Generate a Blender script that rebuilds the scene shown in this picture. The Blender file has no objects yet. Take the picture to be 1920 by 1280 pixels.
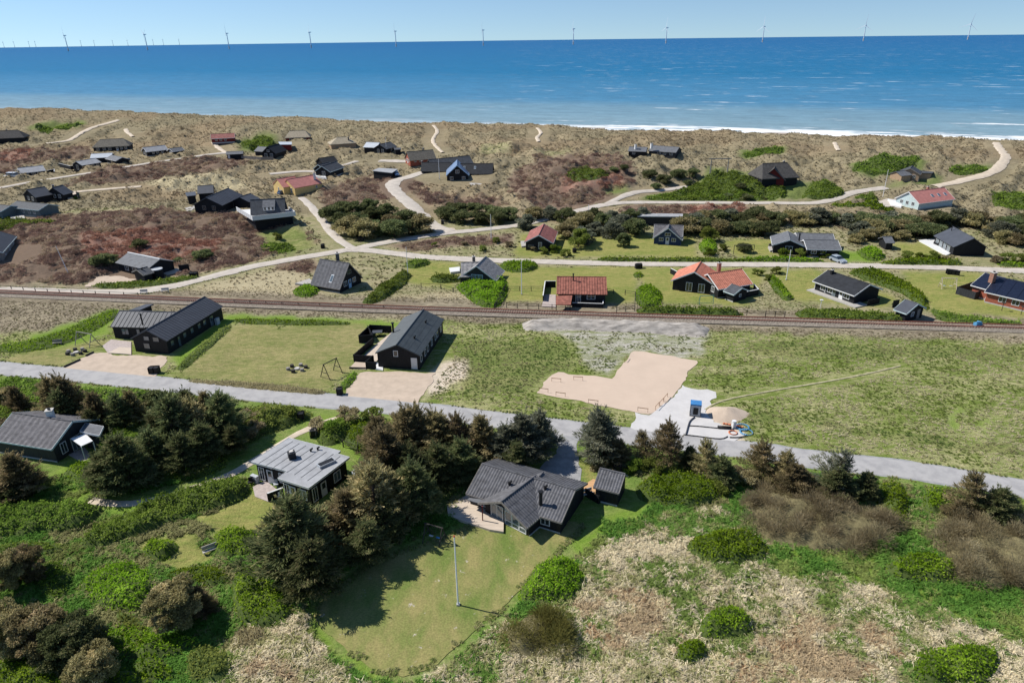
import bpy, math, random
import numpy as np
from mathutils import Matrix, Vector
from mathutils.geometry import delaunay_2d_cdt

random.seed(5)
rng = np.random.default_rng(11)
scn = bpy.context.scene
COL = scn.collection

# ------------------------------------------------------------------ camera
CAM_H = 52.0
PITCH, ROLL, FPX = math.radians(24.0), math.radians(0.73), 1280.0
_F = np.array([0, math.cos(PITCH), -math.sin(PITCH)])
_R0 = np.array([1.0, 0, 0]); _U0 = np.array([0, math.sin(PITCH), math.cos(PITCH)])
_R = math.cos(ROLL) * _R0 - math.sin(ROLL) * _U0
_U = math.cos(ROLL) * _U0 + math.sin(ROLL) * _R0
cam_d = bpy.data.cameras.new('camera'); cam = bpy.data.objects.new('camera', cam_d); COL.objects.link(cam)
cam_d.sensor_fit = 'HORIZONTAL'; cam_d.sensor_width = 36; cam_d.lens = 24
cam_d.clip_start = 0.5; cam_d.clip_end = 120000
M = Matrix(((_R[0], _U[0], -_F[0], 0), (_R[1], _U[1], -_F[1], 0), (_R[2], _U[2], -_F[2], CAM_H), (0, 0, 0, 1)))
cam.matrix_world = M
scn.camera = cam
# ------------------------------------------------------------------ light
SUN_EL, SUN_AZ = math.radians(47), math.radians(-72)      # azimuth from +Y, clockwise positive: sun far left
wd = bpy.data.worlds.new('World'); scn.world = wd; wd.use_nodes = True
nt = wd.node_tree; nt.nodes.clear()
sky = nt.nodes.new('ShaderNodeTexSky'); sky.sky_type = 'NISHITA'; sky.sun_disc = False
sky.sun_elevation = SUN_EL; sky.sun_rotation = SUN_AZ
sky.altitude = 0; sky.air_density = 1.0; sky.dust_density = 0.0; sky.ozone_density = 5.5
bg = nt.nodes.new('ShaderNodeBackground'); bg.inputs[1].default_value = 0.098
wo = nt.nodes.new('ShaderNodeOutputWorld')
_tc = nt.nodes.new('ShaderNodeTexCoord'); _up = nt.nodes.new('ShaderNodeVectorMath'); _up.operation = 'ADD'; _up.inputs[1].default_value = (0, 0, .075)   # clear sea air: a bluer horizon
_no = nt.nodes.new('ShaderNodeVectorMath'); _no.operation = 'NORMALIZE'
nt.links.new(_tc.outputs['Generated'], _up.inputs[0]); nt.links.new(_up.outputs[0], _no.inputs[0]); nt.links.new(_no.outputs[0], sky.inputs[0])
nt.links.new(sky.outputs[0], bg.inputs[0]); nt.links.new(bg.outputs[0], wo.inputs[0])
sl = bpy.data.lights.new('sun', 'SUN'); sl.energy = 5.0; sl.angle = math.radians(0.53); sl.color = (1.0, 0.955, 0.88)
so = bpy.data.objects.new('sun', sl); COL.objects.link(so)
sd = Vector((math.sin(SUN_AZ) * math.cos(SUN_EL), math.cos(SUN_AZ) * math.cos(SUN_EL), math.sin(SUN_EL)))
so.rotation_euler = sd.to_track_quat('Z', 'Y').to_euler(); so.location = (-100, 60, 150)
vs = scn.view_settings
scn.display_settings.display_device = 'sRGB'
vs.view_transform = 'Standard'; vs.look = 'None'; vs.gamma = 1.0; vs.exposure = 0.3; vs.use_curve_mapping = False
scn.cycles.max_bounces = 5; scn.cycles.diffuse_bounces = 2; scn.cycles.glossy_bounces = 2
scn.cycles.transparent_max_bounces = 6; scn.cycles.transmission_bounces = 2

# ------------------------------------------------------------------ noise and placing
_T = rng.random((256, 256))
def vnoise(x, y):
    x = np.asarray(x, float); y = np.asarray(y, float)
    xi = np.floor(x).astype(int); yi = np.floor(y).astype(int)
    fx = x - xi; fy = y - yi
    fx = fx * fx * (3 - 2 * fx); fy = fy * fy * (3 - 2 * fy)
    a = _T[xi & 255, yi & 255]; b = _T[(xi + 1) & 255, yi & 255]
    c = _T[xi & 255, (yi + 1) & 255]; d = _T[(xi + 1) & 255, (yi + 1) & 255]
    return (a * (1 - fx) + b * fx) * (1 - fy) + (c * (1 - fx) + d * fx) * fy
def fbm(x, y, o=4):
    s = 0; a = .5; n = 0
    for i in range(o):
        s = s + a * vnoise(x + 17.3 * i, y + 9.1 * i); n += a; a *= .5; x = x * 2.03; y = y * 2.03
    return s / n
def sstep(a, b, x):
    t = np.clip((x - a) / (b - a), 0, 1); return t * t * (3 - 2 * t)
def ray(px, py):
    return _F * FPX + _R * (px - 960) + _U * (640 - py)
def P(px, py, z=0.0):
    d = ray(px, py); t = (z - CAM_H) / d[2]
    return np.array([d[0] * t, d[1] * t, z])
def pix(p):
    v = np.array([p[0], p[1], p[2] - CAM_H]); k = v @ _F
    return 960 + FPX * (v @ _R) / k, 640 - FPX * (v @ _U) / k

SEA = -5.5
_A = P(0, 209, 6)[:2]; _B = P(1920, 264, 6)[:2]
_t = (_B - _A) / np.linalg.norm(_B - _A); CN = np.array([-_t[1], _t[0]]);
if CN[1] < 0: CN = -CN
CC = -(_A @ CN)
def coast(x, y): return x * CN[0] + y * CN[1] + CC
_ra = P(0, 552)[:2]; _rb = P(1920, 618)[:2]
_rt = (_rb - _ra) / np.linalg.norm(_rb - _ra); RN = np.array([-_rt[1], _rt[0]])
if RN[1] < 0: RN = -RN
def railside(x, y): return (x - _ra[0]) * RN[0] + (y - _ra[1]) * RN[1]
# broad hills: pixel of the centre, height, radii in metres
_H = [(1070, 345, 6.0, 26, 22), (860, 335, 3.5, 26, 18), (700, 395, 2.2, 22, 16), (1290, 335, 4.5, 30, 18),
      (1460, 340, 3.0, 26, 20), (1680, 320, 3.5, 30, 22), (250, 410, 2.8, 30, 20), (100, 470, 2.2, 24, 18),
      (520, 390, 1.6, 18, 14), (330, 330, 2.0, 50, 26), (100, 235, 5.0, 40, 30), (500, 265, 3.5, 26, 20), (60, 290, 3, 40, 26),
      (620, 360, 2.0, 26, 18), (1800, 330, 3.0, 40, 26), (310, 240, 3.5, 40, 20)]
HILLS = [(P(a, b)[0], P(a, b)[1], h, sx, sy) for a, b, h, sx, sy in _H]
def hlow(x, y):
    x = np.asarray(x, float); y = np.asarray(y, float)
    z = np.zeros(np.broadcast(x, y).shape)
    for cx, cy, h, sx, sy in HILLS:
        z = z + h * np.exp(-((x - cx) / sx) ** 2 - ((y - cy) / sy) ** 2)
    c = coast(x, y)
    z = z * (1 - sstep(-40, 0, c))
    crest = 6.0 + 2.0 * sstep(60, -300, x) + 2.6 * (fbm(x * .03, y * .03, 3) - .5)
    up = crest * sstep(-120, -4, c)
    dn = sstep(0, 30, c)
    z = z + up * (1 - dn) + dn * (-3.2) + sstep(28, 95, c) * (SEA + 3.2) - sstep(95, 190, c) * 4
    # the rail bank
    r = railside(x, y)
    z = z + 0.35 * np.exp(-(r / 2.6) ** 4)
    return z
def G(px, py):
    """ground point seen at a photograph pixel"""
    d = ray(px, py)
    if d[2] >= -1e-6: d = np.array([d[0], d[1], -1e-6])
    t0 = (11 - CAM_H) / d[2]; t1 = (-7 - CAM_H) / d[2]
    ts = np.linspace(t0, t1, 260)
    zz = CAM_H + d[2] * ts - hlow(d[0] * ts, d[1] * ts)
    k = int(np.argmax(zz <= 0)) if (zz <= 0).any() else 259
    k = max(k, 1)
    f = zz[k - 1] / (zz[k - 1] - zz[k] + 1e-9); t = ts[k - 1] + (ts[k] - ts[k - 1]) * f
    return np.array([d[0] * t, d[1] * t, CAM_H + d[2] * t])
def inpoly(x, y, poly):
    r = np.zeros(x.shape, bool); n = len(poly)
    for i in range(n):
        x1, y1 = poly[i][0], poly[i][1]; x2, y2 = poly[(i + 1) % n][0], poly[(i + 1) % n][1]
        if y1 == y2: continue
        c = ((y1 > y) != (y2 > y)) & (x < (x2 - x1) * (y - y1) / (y2 - y1) + x1); r ^= c
    return r
def segdist(x, y, pts, closed=False):
    d = np.full(x.shape, 1e9); n = len(pts)
    for i in range(n if closed else n - 1):
        a = pts[i]; b = pts[(i + 1) % n]; vx, vy = b[0] - a[0], b[1] - a[1]; l2 = vx * vx + vy * vy + 1e-9
        t = np.clip(((x - a[0]) * vx + (y - a[1]) * vy) / l2, 0, 1)
        d = np.minimum(d, np.hypot(x - a[0] - t * vx, y - a[1] - t * vy))
    return d

# ------------------------------------------------------------------ materials
MATS = {}
def _new(name):
    m = bpy.data.materials.new(name); m.use_nodes = True; MATS[name] = m
    n = m.node_tree; b = n.nodes['Principled BSDF']; b.inputs['Specular IOR Level'].default_value = .25
    return m, n, b
def _nd(n, t, **k):
    o = n.nodes.new(t)
    for a, v in k.items(): setattr(o, a, v)
    return o
def mat(name, col, rough=.8, var=.2, scale=2.0, bump=0.0, spec=.25, col2=None, metal=0.0, stretch=None, lo=.35, hi=.65, detail=4):
    m, n, b = _new(name)
    b.inputs['Roughness'].default_value = rough; b.inputs['Specular IOR Level'].default_value = spec
    b.inputs['Metallic'].default_value = metal
    c2 = col2 if col2 else tuple(c * (1 - var) for c in col)
    c1 = col if col2 else tuple(min(1, c * (1 + var)) for c in col)
    tc = _nd(n, 'ShaderNodeTexCoord'); nz = _nd(n, 'ShaderNodeTexNoise')
    mp = _nd(n, 'ShaderNodeMapping'); n.links.new(tc.outputs['Object'], mp.inputs[0]); n.links.new(mp.outputs[0], nz.inputs['Vector'])
    if stretch: mp.inputs['Scale'].default_value = stretch
    nz.inputs['Scale'].default_value = scale; nz.inputs['Detail'].default_value = detail; nz.inputs['Roughness'].default_value = .65
    rp = _nd(n, 'ShaderNodeValToRGB'); rp.color_ramp.elements[0].position = lo; rp.color_ramp.elements[1].position = hi
    rp.color_ramp.elements[0].color = (*c2, 1); rp.color_ramp.elements[1].color = (*c1, 1)
    n.links.new(nz.outputs[0], rp.inputs[0]); n.links.new(rp.outputs[0], b.inputs['Base Color'])
    if bump:
        bp = _nd(n, 'ShaderNodeBump'); bp.inputs['Strength'].default_value = bump; bp.inputs['Distance'].default_value = .1
        n.links.new(nz.outputs[0], bp.inputs['Height']); n.links.new(bp.outputs[0], b.inputs['Normal'])
    return m
def leafmat(name, c1, c2, c3=None, rough=.7):
    """leaf colour: varies from leaf to leaf (tint attribute) and from plant to plant (object random)"""
    m, n, b = _new(name)
    b.inputs['Roughness'].default_value = rough; b.inputs['Specular IOR Level'].default_value = .02
    at = _nd(n, 'ShaderNodeAttribute', attribute_name='tint')
    rp = _nd(n, 'ShaderNodeValToRGB'); e = rp.color_ramp.elements
    e[0].position = 0; e[0].color = (*c1, 1); e[1].position = .7 if c3 else 1; e[1].color = (*c2, 1)
    if c3: q = e.new(1.0); q.color = (*c3, 1)
    n.links.new(at.outputs['Fac'], rp.inputs[0])
    oi = _nd(n, 'ShaderNodeObjectInfo'); hs = _nd(n, 'ShaderNodeHueSaturation')
    mr = _nd(n, 'ShaderNodeMapRange'); mr.inputs[3].default_value = .68; mr.inputs[4].default_value = 1.4
    mh = _nd(n, 'ShaderNodeMapRange'); mh.inputs[3].default_value = .485; mh.inputs[4].default_value = .515
    n.links.new(oi.outputs['Random'], mr.inputs[0]); n.links.new(oi.outputs['Random'], mh.inputs[0])
    n.links.new(mr.outputs[0], hs.inputs['Value']); n.links.new(mh.outputs[0], hs.inputs['Hue'])
    n.links.new(rp.outputs[0], hs.inputs['Color']); n.links.new(hs.outputs[0], b.inputs['Base Color'])
    tl = _nd(n, 'ShaderNodeBsdfTranslucent'); ms = _nd(n, 'ShaderNodeMixShader'); ms.inputs[0].default_value = .5; n.links.new(hs.outputs[0], tl.inputs[0])
    n.links.new(b.outputs[0], ms.inputs[1]); n.links.new(tl.outputs[0], ms.inputs[2]); n.links.new(ms.outputs[0], n.nodes['Material Output'].inputs[0])
    return m
def instmat(name, rough=.8):
    """colour carried by each scattered tuft"""
    m, n, b = _new(name); b.inputs['Roughness'].default_value = rough; b.inputs['Specular IOR Level'].default_value = .02
    at = _nd(n, 'ShaderNodeAttribute', attribute_name='tcol'); at.attribute_type = 'INSTANCER'
    t2 = _nd(n, 'ShaderNodeAttribute', attribute_name='tint')
    mr = _nd(n, 'ShaderNodeMapRange'); mr.inputs[3].default_value = .65; mr.inputs[4].default_value = 1.35
    vm = _nd(n, 'ShaderNodeVectorMath', operation='SCALE')
    n.links.new(t2.outputs['Fac'], mr.inputs[0]); n.links.new(at.outputs['Color'], vm.inputs[0]); n.links.new(mr.outputs[0], vm.inputs['Scale'])
    n.links.new(vm.outputs[0], b.inputs['Base Color'])
    tl = _nd(n, 'ShaderNodeBsdfTranslucent'); ms = _nd(n, 'ShaderNodeMixShader'); ms.inputs[0].default_value = .3; n.links.new(vm.outputs[0], tl.inputs[0])
    n.links.new(b.outputs[0], ms.inputs[1]); n.links.new(tl.outputs[0], ms.inputs[2]); n.links.new(ms.outputs[0], n.nodes['Material Output'].inputs[0])
    return m
mat('black_wood', (.011, .0115, .014), .7, .3, 6, stretch=(1, 1, .15))
mat('charcoal_wood', (.03, .032, .036), .7, .3, 6, stretch=(1, 1, .15))
mat('grey_wood', (.22, .2, .18), .85, .2, 5, stretch=(1, 1, .15))
mat('grey_green_wood', (.13, .155, .155), .8, .15, 4, stretch=(1, 1, .15))
mat('pale_teal', (0.465, 0.558, 0.558), .8, .08, 2)
mat('yellow_render', (.66, .47, .19), .85, .1, 1.5) #(0.614, 0.456, 0.223), .85, .1, 1.5)
mat('red_brick', (.30, .09, .055), .85, .25, 5)
mat('red_wood', (.16, .022, .018), .8, .2, 4)
mat('tan_brick', (.36, .25, .16), .85, .2, 4)
mat('blue_wood', (.03, .05, .1), .8, .2, 4)
mat('white_paint', (0.647, 0.647, 0.639), .55, .05, 3)
mat('pale_blue_paint', (.42, .6, .8), .5, .05, 3)
mat('glass', (.02, .028, .035), .06, .3, .5, spec=.9)
mat('glass_sky', (.10, .13, .15), .05, .3, .5, spec=1.0)
mat('felt_dark', (.065, .07, .078), .75, .25, 1.2, bump=.1)
mat('felt_black', (.022, .024, .028), .75, .25, 1.2)
mat('felt_grey', (0.307, 0.312, 0.321), .8, .14, .8)
mat('felt_mid', (.125, .13, .14), .75, .2, 1.2)
mat('metal_grey', (.062, .068, .082), .6, .12, .6, spec=.3)
mat('metal_light', (.42, .45, .48), .45, .08, .7, spec=.5)
mat('steel_green', (.055, .066, .072), .55, .15, .8, spec=.35)
mat('fibre_cement', (0.101, 0.101, 0.108), .8, .28, 1.6)
mat('fibre_cement_mid', (.12, .115, .12), .85, .3, 1.8)
mat('fibre_pale', (.24, .232, .23), .85, .3, 1.8)
mat('rut_grass', (.40, .36, .22), .95, .3, 1.2, bump=.2)
mat('asphalt_patch', (.26, .255, .25), .9, .15, .8)
mat('tile_red', (.25, .095, .068), .85, .35, 1.3)
mat('tile_orange', (0.465, 0.177, 0.116), .85, .22, 1.5)
mat('tile_pink', (0.465, 0.191, 0.163), .85, .12, 1.0)
mat('tile_maroon', (.26, .1, .085), .8, .3, 1.3)
mat('thatch_grey', (.15, .135, .11), .95, .25, 1.5, bump=.4)
mat('thatch_dark', (.07, .066, .062), .95, .3, 1.5, bump=.4)
mat('thatch_straw', (.34, .29, .21), .95, .2, 1.5, bump=.4)
mat('solar_blue', (.012, .016, .032), .25, .15, 2, spec=.5)
mat('roof_blue', (.12, .18, .29), .5, .12, 1, spec=.5)
mat('brick_chimney', (.28, .15, .11), .9, .25, 4)
mat('stone_chimney', (.12, .11, .1), .9, .25, 4)
mat('deck_pale', (0.501, 0.42, 0.339), .8, .12, 3, stretch=(0.162, 1.62, 0.809))
mat('deck_warm', (.5, .3, .15), .8, .15, 3, stretch=(.2, 2, 1))
mat('deck_grey', (.38, .36, .33), .85, .12, 3)
mat('paving', (.4, .34, .31), .9, .15, 3)
mat('concrete', (.4, .4, .39), .9, .12, 2)
mat('plastic_black', (.015, .015, .016), .5, .1, 2)
mat('rail_steel', (.19, .065, .04), .6, .3, 2, stretch=(.3, .3, 1))
mat('sleeper', (.2, .15, .12), .9, .3, 2)
mat('ballast', (.235, .2, .16), .95, .35, 3, bump=.5)
mat('asphalt', (0.363, 0.353, 0.344), .9, .10, .5, bump=.08, col2=(0.293, 0.286, 0.284), lo=.38, hi=.56, detail=8)
mat('gravel_road', (0.453, 0.405, 0.348), .95, .12, .5, bump=.15)
mat('grey_gravel', (0.275, 0.275, 0.275), .95, .2, .8, bump=.2)
mat('pad_sand', (0.51, 0.401, 0.312), .95, .04, .25, bump=.05)
mat('yard_sand', (0.453, 0.365, 0.283), .95, .1, .6, bump=.1)
mat('white_gravel', (0.501, 0.485, 0.47), .95, .06, .6, bump=.1)
mat('path_sand', (0.518, 0.437, 0.339), .95, .12, .6, bump=.2)
mat('soil_bank', (.33, .30, .265), .95, .4, .8, bump=.6, stretch=(.5, 1.5, 1))
mat('raw_timber', (.36, .2, .11), .85, .2, 3)
mat('grey_timber', (.26, .24, .22), .9, .2, 3)
mat('dark_timber', (.05, .045, .04), .9, .2, 3)
mat('white_metal', (.78, .78, .78), .4, .04, 2)
mat('turbine_white', (.62, .65, .68), .5, .03, .05)
mat('turbine_base', (.62, .5, .4), .6, .05, .05)
mat('car_white', (.75, .75, .75), .25, .03, 1, spec=.6)
mat('car_blue', (.05, .09, .17), .25, .05, 1, spec=.6)
mat('car_silver', (.3, .34, .38), .25, .05, 1, spec=.6)
mat('tyre', (.012, .012, .012), .8, .1, 2)
mat('blue_plastic', (.05, .19, .42), .5, .15, 2)
mat('pale_plastic', (.42, .44, .46), .5, .15, 2)
mat('hose_blue', (.09, .27, .45), .6, .2, 2)
mat('hose_orange', (.5, .15, .06), .6, .2, 2)
mat('green_metal', (.10, .26, .21), .5, .1, 2)
mat('red_cap', (.5, .05, .04), .5, .05, 2)
mat('bark', (.10, .07, .05), .95, .3, 3)
mat('bark_grey', (.16, .14, .12), .95, .3, 3)
mat('stone', (.45, .43, .4), .9, .2, 3)
leafmat('needle_dark', (.06, .078, .03), (.205, .23, .10), (.4, .35, .18))
leafmat('needle_brown', (.11, .10, .042), (.37, .31, .16), (.6, .47, .27))
leafmat('needle_grey', (.075, .085, .058), (.26, .27, .185), (.42, .4, .3))
leafmat('rose_green', (.095, .175, .008), (.27, .41, .03), (.45, .57, .09))
leafmat('rose_dull', (.08, .125, .015), (.22, .30, .05), (.38, .42, .115))
leafmat('olive_leaf', (.09, .115, .022), (.28, .32, .075), (.45, .45, .15))
leafmat('twig_brown', (.19, .155, .085), (.44, .37, .22), (.6, .52, .34))
leafmat('willow', (.16, .16, .04), (.44, .43, .12), (.62, .56, .22))
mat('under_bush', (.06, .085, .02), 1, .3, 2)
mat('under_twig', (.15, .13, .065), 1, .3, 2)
instmat('grass_tuft')

# ------------------------------------------------------------------ mesh helpers
class MB:
    def __init__(s): s.v = []; s.f = []
    def add(s, vs, fs):
        k = len(s.v); s.v += [tuple(map(float, v)) for v in vs]; s.f += [tuple(i + k for i in f) for f in fs]; return s
    def hexa(s, b):      # 8 points: bottom ring 4, top ring 4
        return s.add(b, [(3, 2, 1, 0), (4, 5, 6, 7), (0, 1, 5, 4), (1, 2, 6, 5), (2, 3, 7, 6), (3, 0, 4, 7)])
    def box(s, c, sx, sy, sz, rz=0.0):   # c = centre of the bottom face
        ca, sa = math.cos(rz), math.sin(rz); o = []
        for z in (0, sz):
            for dx, dy in ((-1, -1), (1, -1), (1, 1), (-1, 1)):
                x, y = dx * sx / 2, dy * sy / 2; o.append((c[0] + x * ca - y * sa, c[1] + x * sa + y * ca, c[2] + z))
        return s.hexa(o)
    def prism(s, poly, z0, z1):          # poly of xy; z scalars or lists
        n = len(poly)
        a0 = sum(poly[i][0] * poly[(i + 1) % n][1] - poly[(i + 1) % n][0] * poly[i][1] for i in range(n))
        if a0 < 0: poly = poly[::-1]
        f0 = z0 if hasattr(z0, '__len__') else [z0] * n; f1 = z1 if hasattr(z1, '__len__') else [z1] * n
        vs = [(p[0], p[1], f0[i]) for i, p in enumerate(poly)] + [(p[0], p[1], f1[i]) for i, p in enumerate(poly)]
        return s.add(vs, [tuple(range(n - 1, -1, -1)), tuple(range(n, 2 * n))] + [(i, (i + 1) % n, (i + 1) % n + n, i + n) for i in range(n)])
    def bar(s, a, b, r, r2=None, n=6):
        a = Vector(a); b = Vector(b); d = (b - a); r2 = r if r2 is None else r2
        if d.length < 1e-6: return s
        q = d.to_track_quat('Z', 'Y'); vs = []
        for p, rr in ((a, r), (b, r2)):
            for i in range(n):
                w = 2 * math.pi * i / n; vs.append(tuple(p + q @ Vector((rr * math.cos(w), rr * math.sin(w), 0))))
        return s.add(vs, [tuple(range(n - 1, -1, -1)), tuple(range(n, 2 * n))] + [(i, (i + 1) % n, (i + 1) % n + n, i + n) for i in range(n)])
    def slab(s, q, th):                  # quad q (4 points, top face, any winding) thickened downwards along its normal
        q = [Vector(p) for p in q]; nn = (q[1] - q[0]).cross(q[2] - q[0]).normalized()
        if nn.z < 0: q = q[::-1]; nn = -nn
        return s.hexa([tuple(p - nn * th) for p in q] + [tuple(p) for p in q])
    def build(s, name, m, parent=None, smooth=False, o=None):
        me = bpy.data.meshes.new(name); off = Vector(parent_loc(parent)) if parent is not None else Vector(o or (0, 0, 0))
        me.from_pydata([(x - off.x, y - off.y, z - off.z) for x, y, z in s.v], [], s.f)
        return link(name, me, m, parent, smooth, tuple(off) if parent is None else (0, 0, 0))
def parent_loc(p):
    l = Vector((0, 0, 0))
    while p is not None: l += p.location; p = p.parent
    return l
def link(name, me, m, parent=None, smooth=False, loc=(0, 0, 0)):
    ob = bpy.data.objects.new(name, me); COL.objects.link(ob)
    if m is not None and not me.materials: me.materials.append(MATS[m] if isinstance(m, str) else m)
    if smooth: me.polygons.foreach_set('use_smooth', [True] * len(me.polygons))
    ob.parent = parent; ob.location = loc
    return ob
def npmesh(name, v, f, tint=None):
    """mesh from numpy arrays: v (N,3), f (M,k) with one k"""
    me = bpy.data.meshes.new(name); k = f.shape[1]
    me.vertices.add(len(v)); me.vertices.foreach_set('co', np.ascontiguousarray(v, np.float32).ravel())
    me.loops.add(f.size); me.loops.foreach_set('vertex_index', np.ascontiguousarray(f, np.int32).ravel())
    me.polygons.add(len(f)); me.polygons.foreach_set('loop_start', np.arange(0, f.size, k, dtype=np.int32))
    me.update(calc_edges=True)
    if tint is not None:
        a = me.attributes.new('tint', 'FLOAT', 'POINT'); a.data.foreach_set('value', np.ascontiguousarray(tint, np.float32))
    return me
LANDMARKS = []
def thing(name, label, cat, loc, group=None):
    o = bpy.data.objects.new(name, None); COL.objects.link(o); o.location = tuple(map(float, loc)); o.empty_display_size = .3
    tag(o, label, cat, group); return o
def tag(o, label, cat, group=None):
    o['label'] = label; o['category'] = cat
    if group: o['group'] = group
    return o
def struct(o, kind='structure', label=None):
    o['kind'] = kind
    if label: o['label'] = label
    return o
def copytree(o, parent=None):
    c = o.copy(); COL.objects.link(c); c.parent = parent
    for ch in list(o.children): copytree(ch, c)
    return c
# ================================================================== SETTING
# ---- road and path lines (photograph pixels turned into ground points), width in metres
ROADS = [
 ('asphalt_road', 'asphalt', 4.1, [(-260, 661), (-100, 679), (0, 690), (150, 704), (330, 722), (500, 741), (680, 757), (850, 776), (1000, 795), (1200, 819), (1400, 843), (1560, 865), (1700, 880), (1920, 916), (2150, 955)], .05),
 ('gravel_road', 'gravel_road', 4.0, [(-260, 538), (-60, 541), (60, 545), (160, 548), (250, 547), (320, 537), (400, 518), (480, 499), (560, 484), (620, 474), (665, 468), (720, 473), (800, 482), (900, 487), (1060, 492), (1250, 495), (1450, 496), (1700, 500), (1920, 508), (2150, 518)], .25),
 ('gravel_road', 'gravel_road', 3.7, [(655, 470), (700, 459), (770, 447), (840, 437), (910, 430), (975, 422), (1040, 407), (1090, 394), (1130, 385), (1180, 380), (1300, 380), (1450, 381), (1520, 381), (1560, 375), (1600, 361), (1660, 352)], .25),
 ('gravel_path', 'gravel_road', 3.0, [(1135, 384), (1170, 368), (1200, 360), (1250, 356), (1290, 350)], .3),
 ('gravel_driveway', 'gravel_road', 5.2, [(845, 436), (812, 424), (790, 405), (768, 382), (745, 362), (735, 348), (745, 338), (770, 331), (795, 322)], .3),
 ('gravel_track', 'gravel_road', 2.6, [(660, 466), (630, 445), (608, 418), (588, 393), (565, 371)], .25),
 ('gravel_road', 'gravel_road', 3.2, [(-200, 385), (0, 353), (60, 342), (130, 331), (200, 320), (290, 305), (380, 292), (425, 287)], .25),
 ('gravel_path', 'path_sand', 2.4, [(60, 368), (145, 360), (200, 355), (265, 350)], .4),
 ('sand_path', 'path_sand', 1.9, [(813, 236), (820, 247), (812, 262), (815, 272), (830, 287)], .5),
 ('sand_path', 'path_sand', 1.9, [(1007, 241), (1014, 250), (1007, 258), (1010, 267)], .5),
 ('sand_path', 'path_sand', 3.4, [(1868, 268), (1876, 282), (1884, 296), (1874, 314), (1850, 327), (1800, 340), (1752, 350)], .5),
 ('sand_path', 'path_sand', 3.6, [(85, 270), (125, 265), (145, 255), (160, 246), (180, 238), (222, 226)], .6),
 ('sand_path', 'path_sand', 2.2, [(236, 243), (240, 250), (250, 257)], .5),
 ('sand_path', 'path_sand', 2.4, [(400, 268), (412, 280), (425, 287)], .5),
 ('gravel_path', 'gravel_road', 3.4, [(505, 327), (560, 322), (600, 322)], .4),
 ('gravel_path', 'gravel_road', 3.0, [(640, 312), (668, 303)], .4),
 ('gravel_path', 'gravel_road', 5.0, [(712, 302), (760, 303), (800, 304)], .4),
 ('sand_path', 'path_sand', 1.8, [(1565, 268), (1568, 276), (1572, 283)], .5),
 ('dirt_track', 'path_sand', 1.3, [(640, 782), (600, 795), (560, 812), (530, 830), (480, 862), (430, 890), (330, 925), (240, 945), (170, 938)], .3),
 ('sand_rut', 'rut_grass', .34, [(1322, 768), (1340, 757), (1372, 747), (1430, 736), (1480, 727), (1540, 717), (1600, 706), (1660, 693), (1688, 686)], .15),
]
PADS = [
 ('sand_yard', 'yard_sand', [(118, 691), (172, 661), (246, 667), (312, 669), (304, 690), (290, 707), (190, 702)]),
 ('sand_yard', 'yard_sand', [(640, 748), (648, 733), (672, 697), (740, 697), (818, 699), (802, 725), (785, 759)]),
 ('sand_foundation', 'pad_sand', [(1008, 737), (1022, 718), (1034, 703), (1048, 699), (1146, 709), (1165, 688), (1187, 659), (1212, 660), (1308, 676), (1278, 720), (1258, 746), (1225, 775), (1192, 774), (1135, 762), (1060, 748)]),
 ('white_gravel_yard', 'white_gravel', [(1277, 723), (1341, 734), (1320, 771), (1335, 790), (1400, 815), (1382, 826), (1300, 822), (1235, 812), (1183, 803), (1194, 775), (1226, 776), (1259, 747)]),
 ('gravel_driveway', 'grey_gravel', [(1038, 806), (1091, 813), (1085, 855), (1083, 872), (1089, 903), (1100, 916), (1060, 912), (1022, 894), (1012, 876), (1050, 845)]),
 ('sand_yard', 'yard_sand', [(158, 540), (180, 520), (225, 517), (256, 524), (240, 532), (180, 538)]),
 ('gravel_yard', 'yard_sand', [(838, 437), (862, 434), (850, 428), (828, 430)]),
 ('gravel_yard', 'gravel_road', [(1637, 383), (1665, 373), (1700, 378), (1690, 388), (1660, 388)]),
]
LAWN = [(592, 1150), (602, 1176), (640, 1216), (700, 1256), (760, 1268), (812, 1250), (850, 1216), (910, 1168), (945, 1142), (1000, 1080), (1062, 1022), (1100, 985), (1050, 975), (880, 985), (835, 1005), (760, 1030), (690, 1060), (620, 1110)]
ROADW = [(w, [G(*q)[:2] for q in pts]) for _, _, w, pts, _ in ROADS]
PADW = [[G(*q)[:2] for q in pts] for _, _, pts in PADS]
LAWNW = [G(*q)[:2] for q in LAWN]
FLAT = [(15, 262, 12), (210, 278, 14), (170, 308, 12), (205, 298, 12), (290, 290, 9), (328, 288, 7), (55, 328, 11), (85, 368, 12), (55, 402, 11), (5, 480, 12), (420, 264, 9), (552, 270, 9), (640, 272, 9), (715, 283, 9),
        (785, 296, 11), (505, 293, 8), (440, 292, 6), (610, 320, 8), (550, 358, 11), (420, 385, 11), (505, 412, 9), (722, 328, 7), (830, 330, 14), (880, 335, 13), (1228, 283, 12), (1455, 338, 10), (1710, 334, 8), (1725, 383, 12),
        (1015, 460, 8), (1250, 445, 8), (1515, 470, 12), (1800, 474, 11), (1660, 455, 5), (635, 535, 8), (895, 515, 9), (1085, 572, 9), (1340, 545, 12), (1590, 560, 11), (1705, 590, 6), (1880, 570, 12), (270, 515, 11), (300, 640, 14), (745, 670, 13), (70, 835, 10), (565, 900, 10), (990, 970, 11), (1140, 925, 7)]
FLATW = [(*G(a, b)[:2], r * .75) for a, b, r in FLAT]
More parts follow.
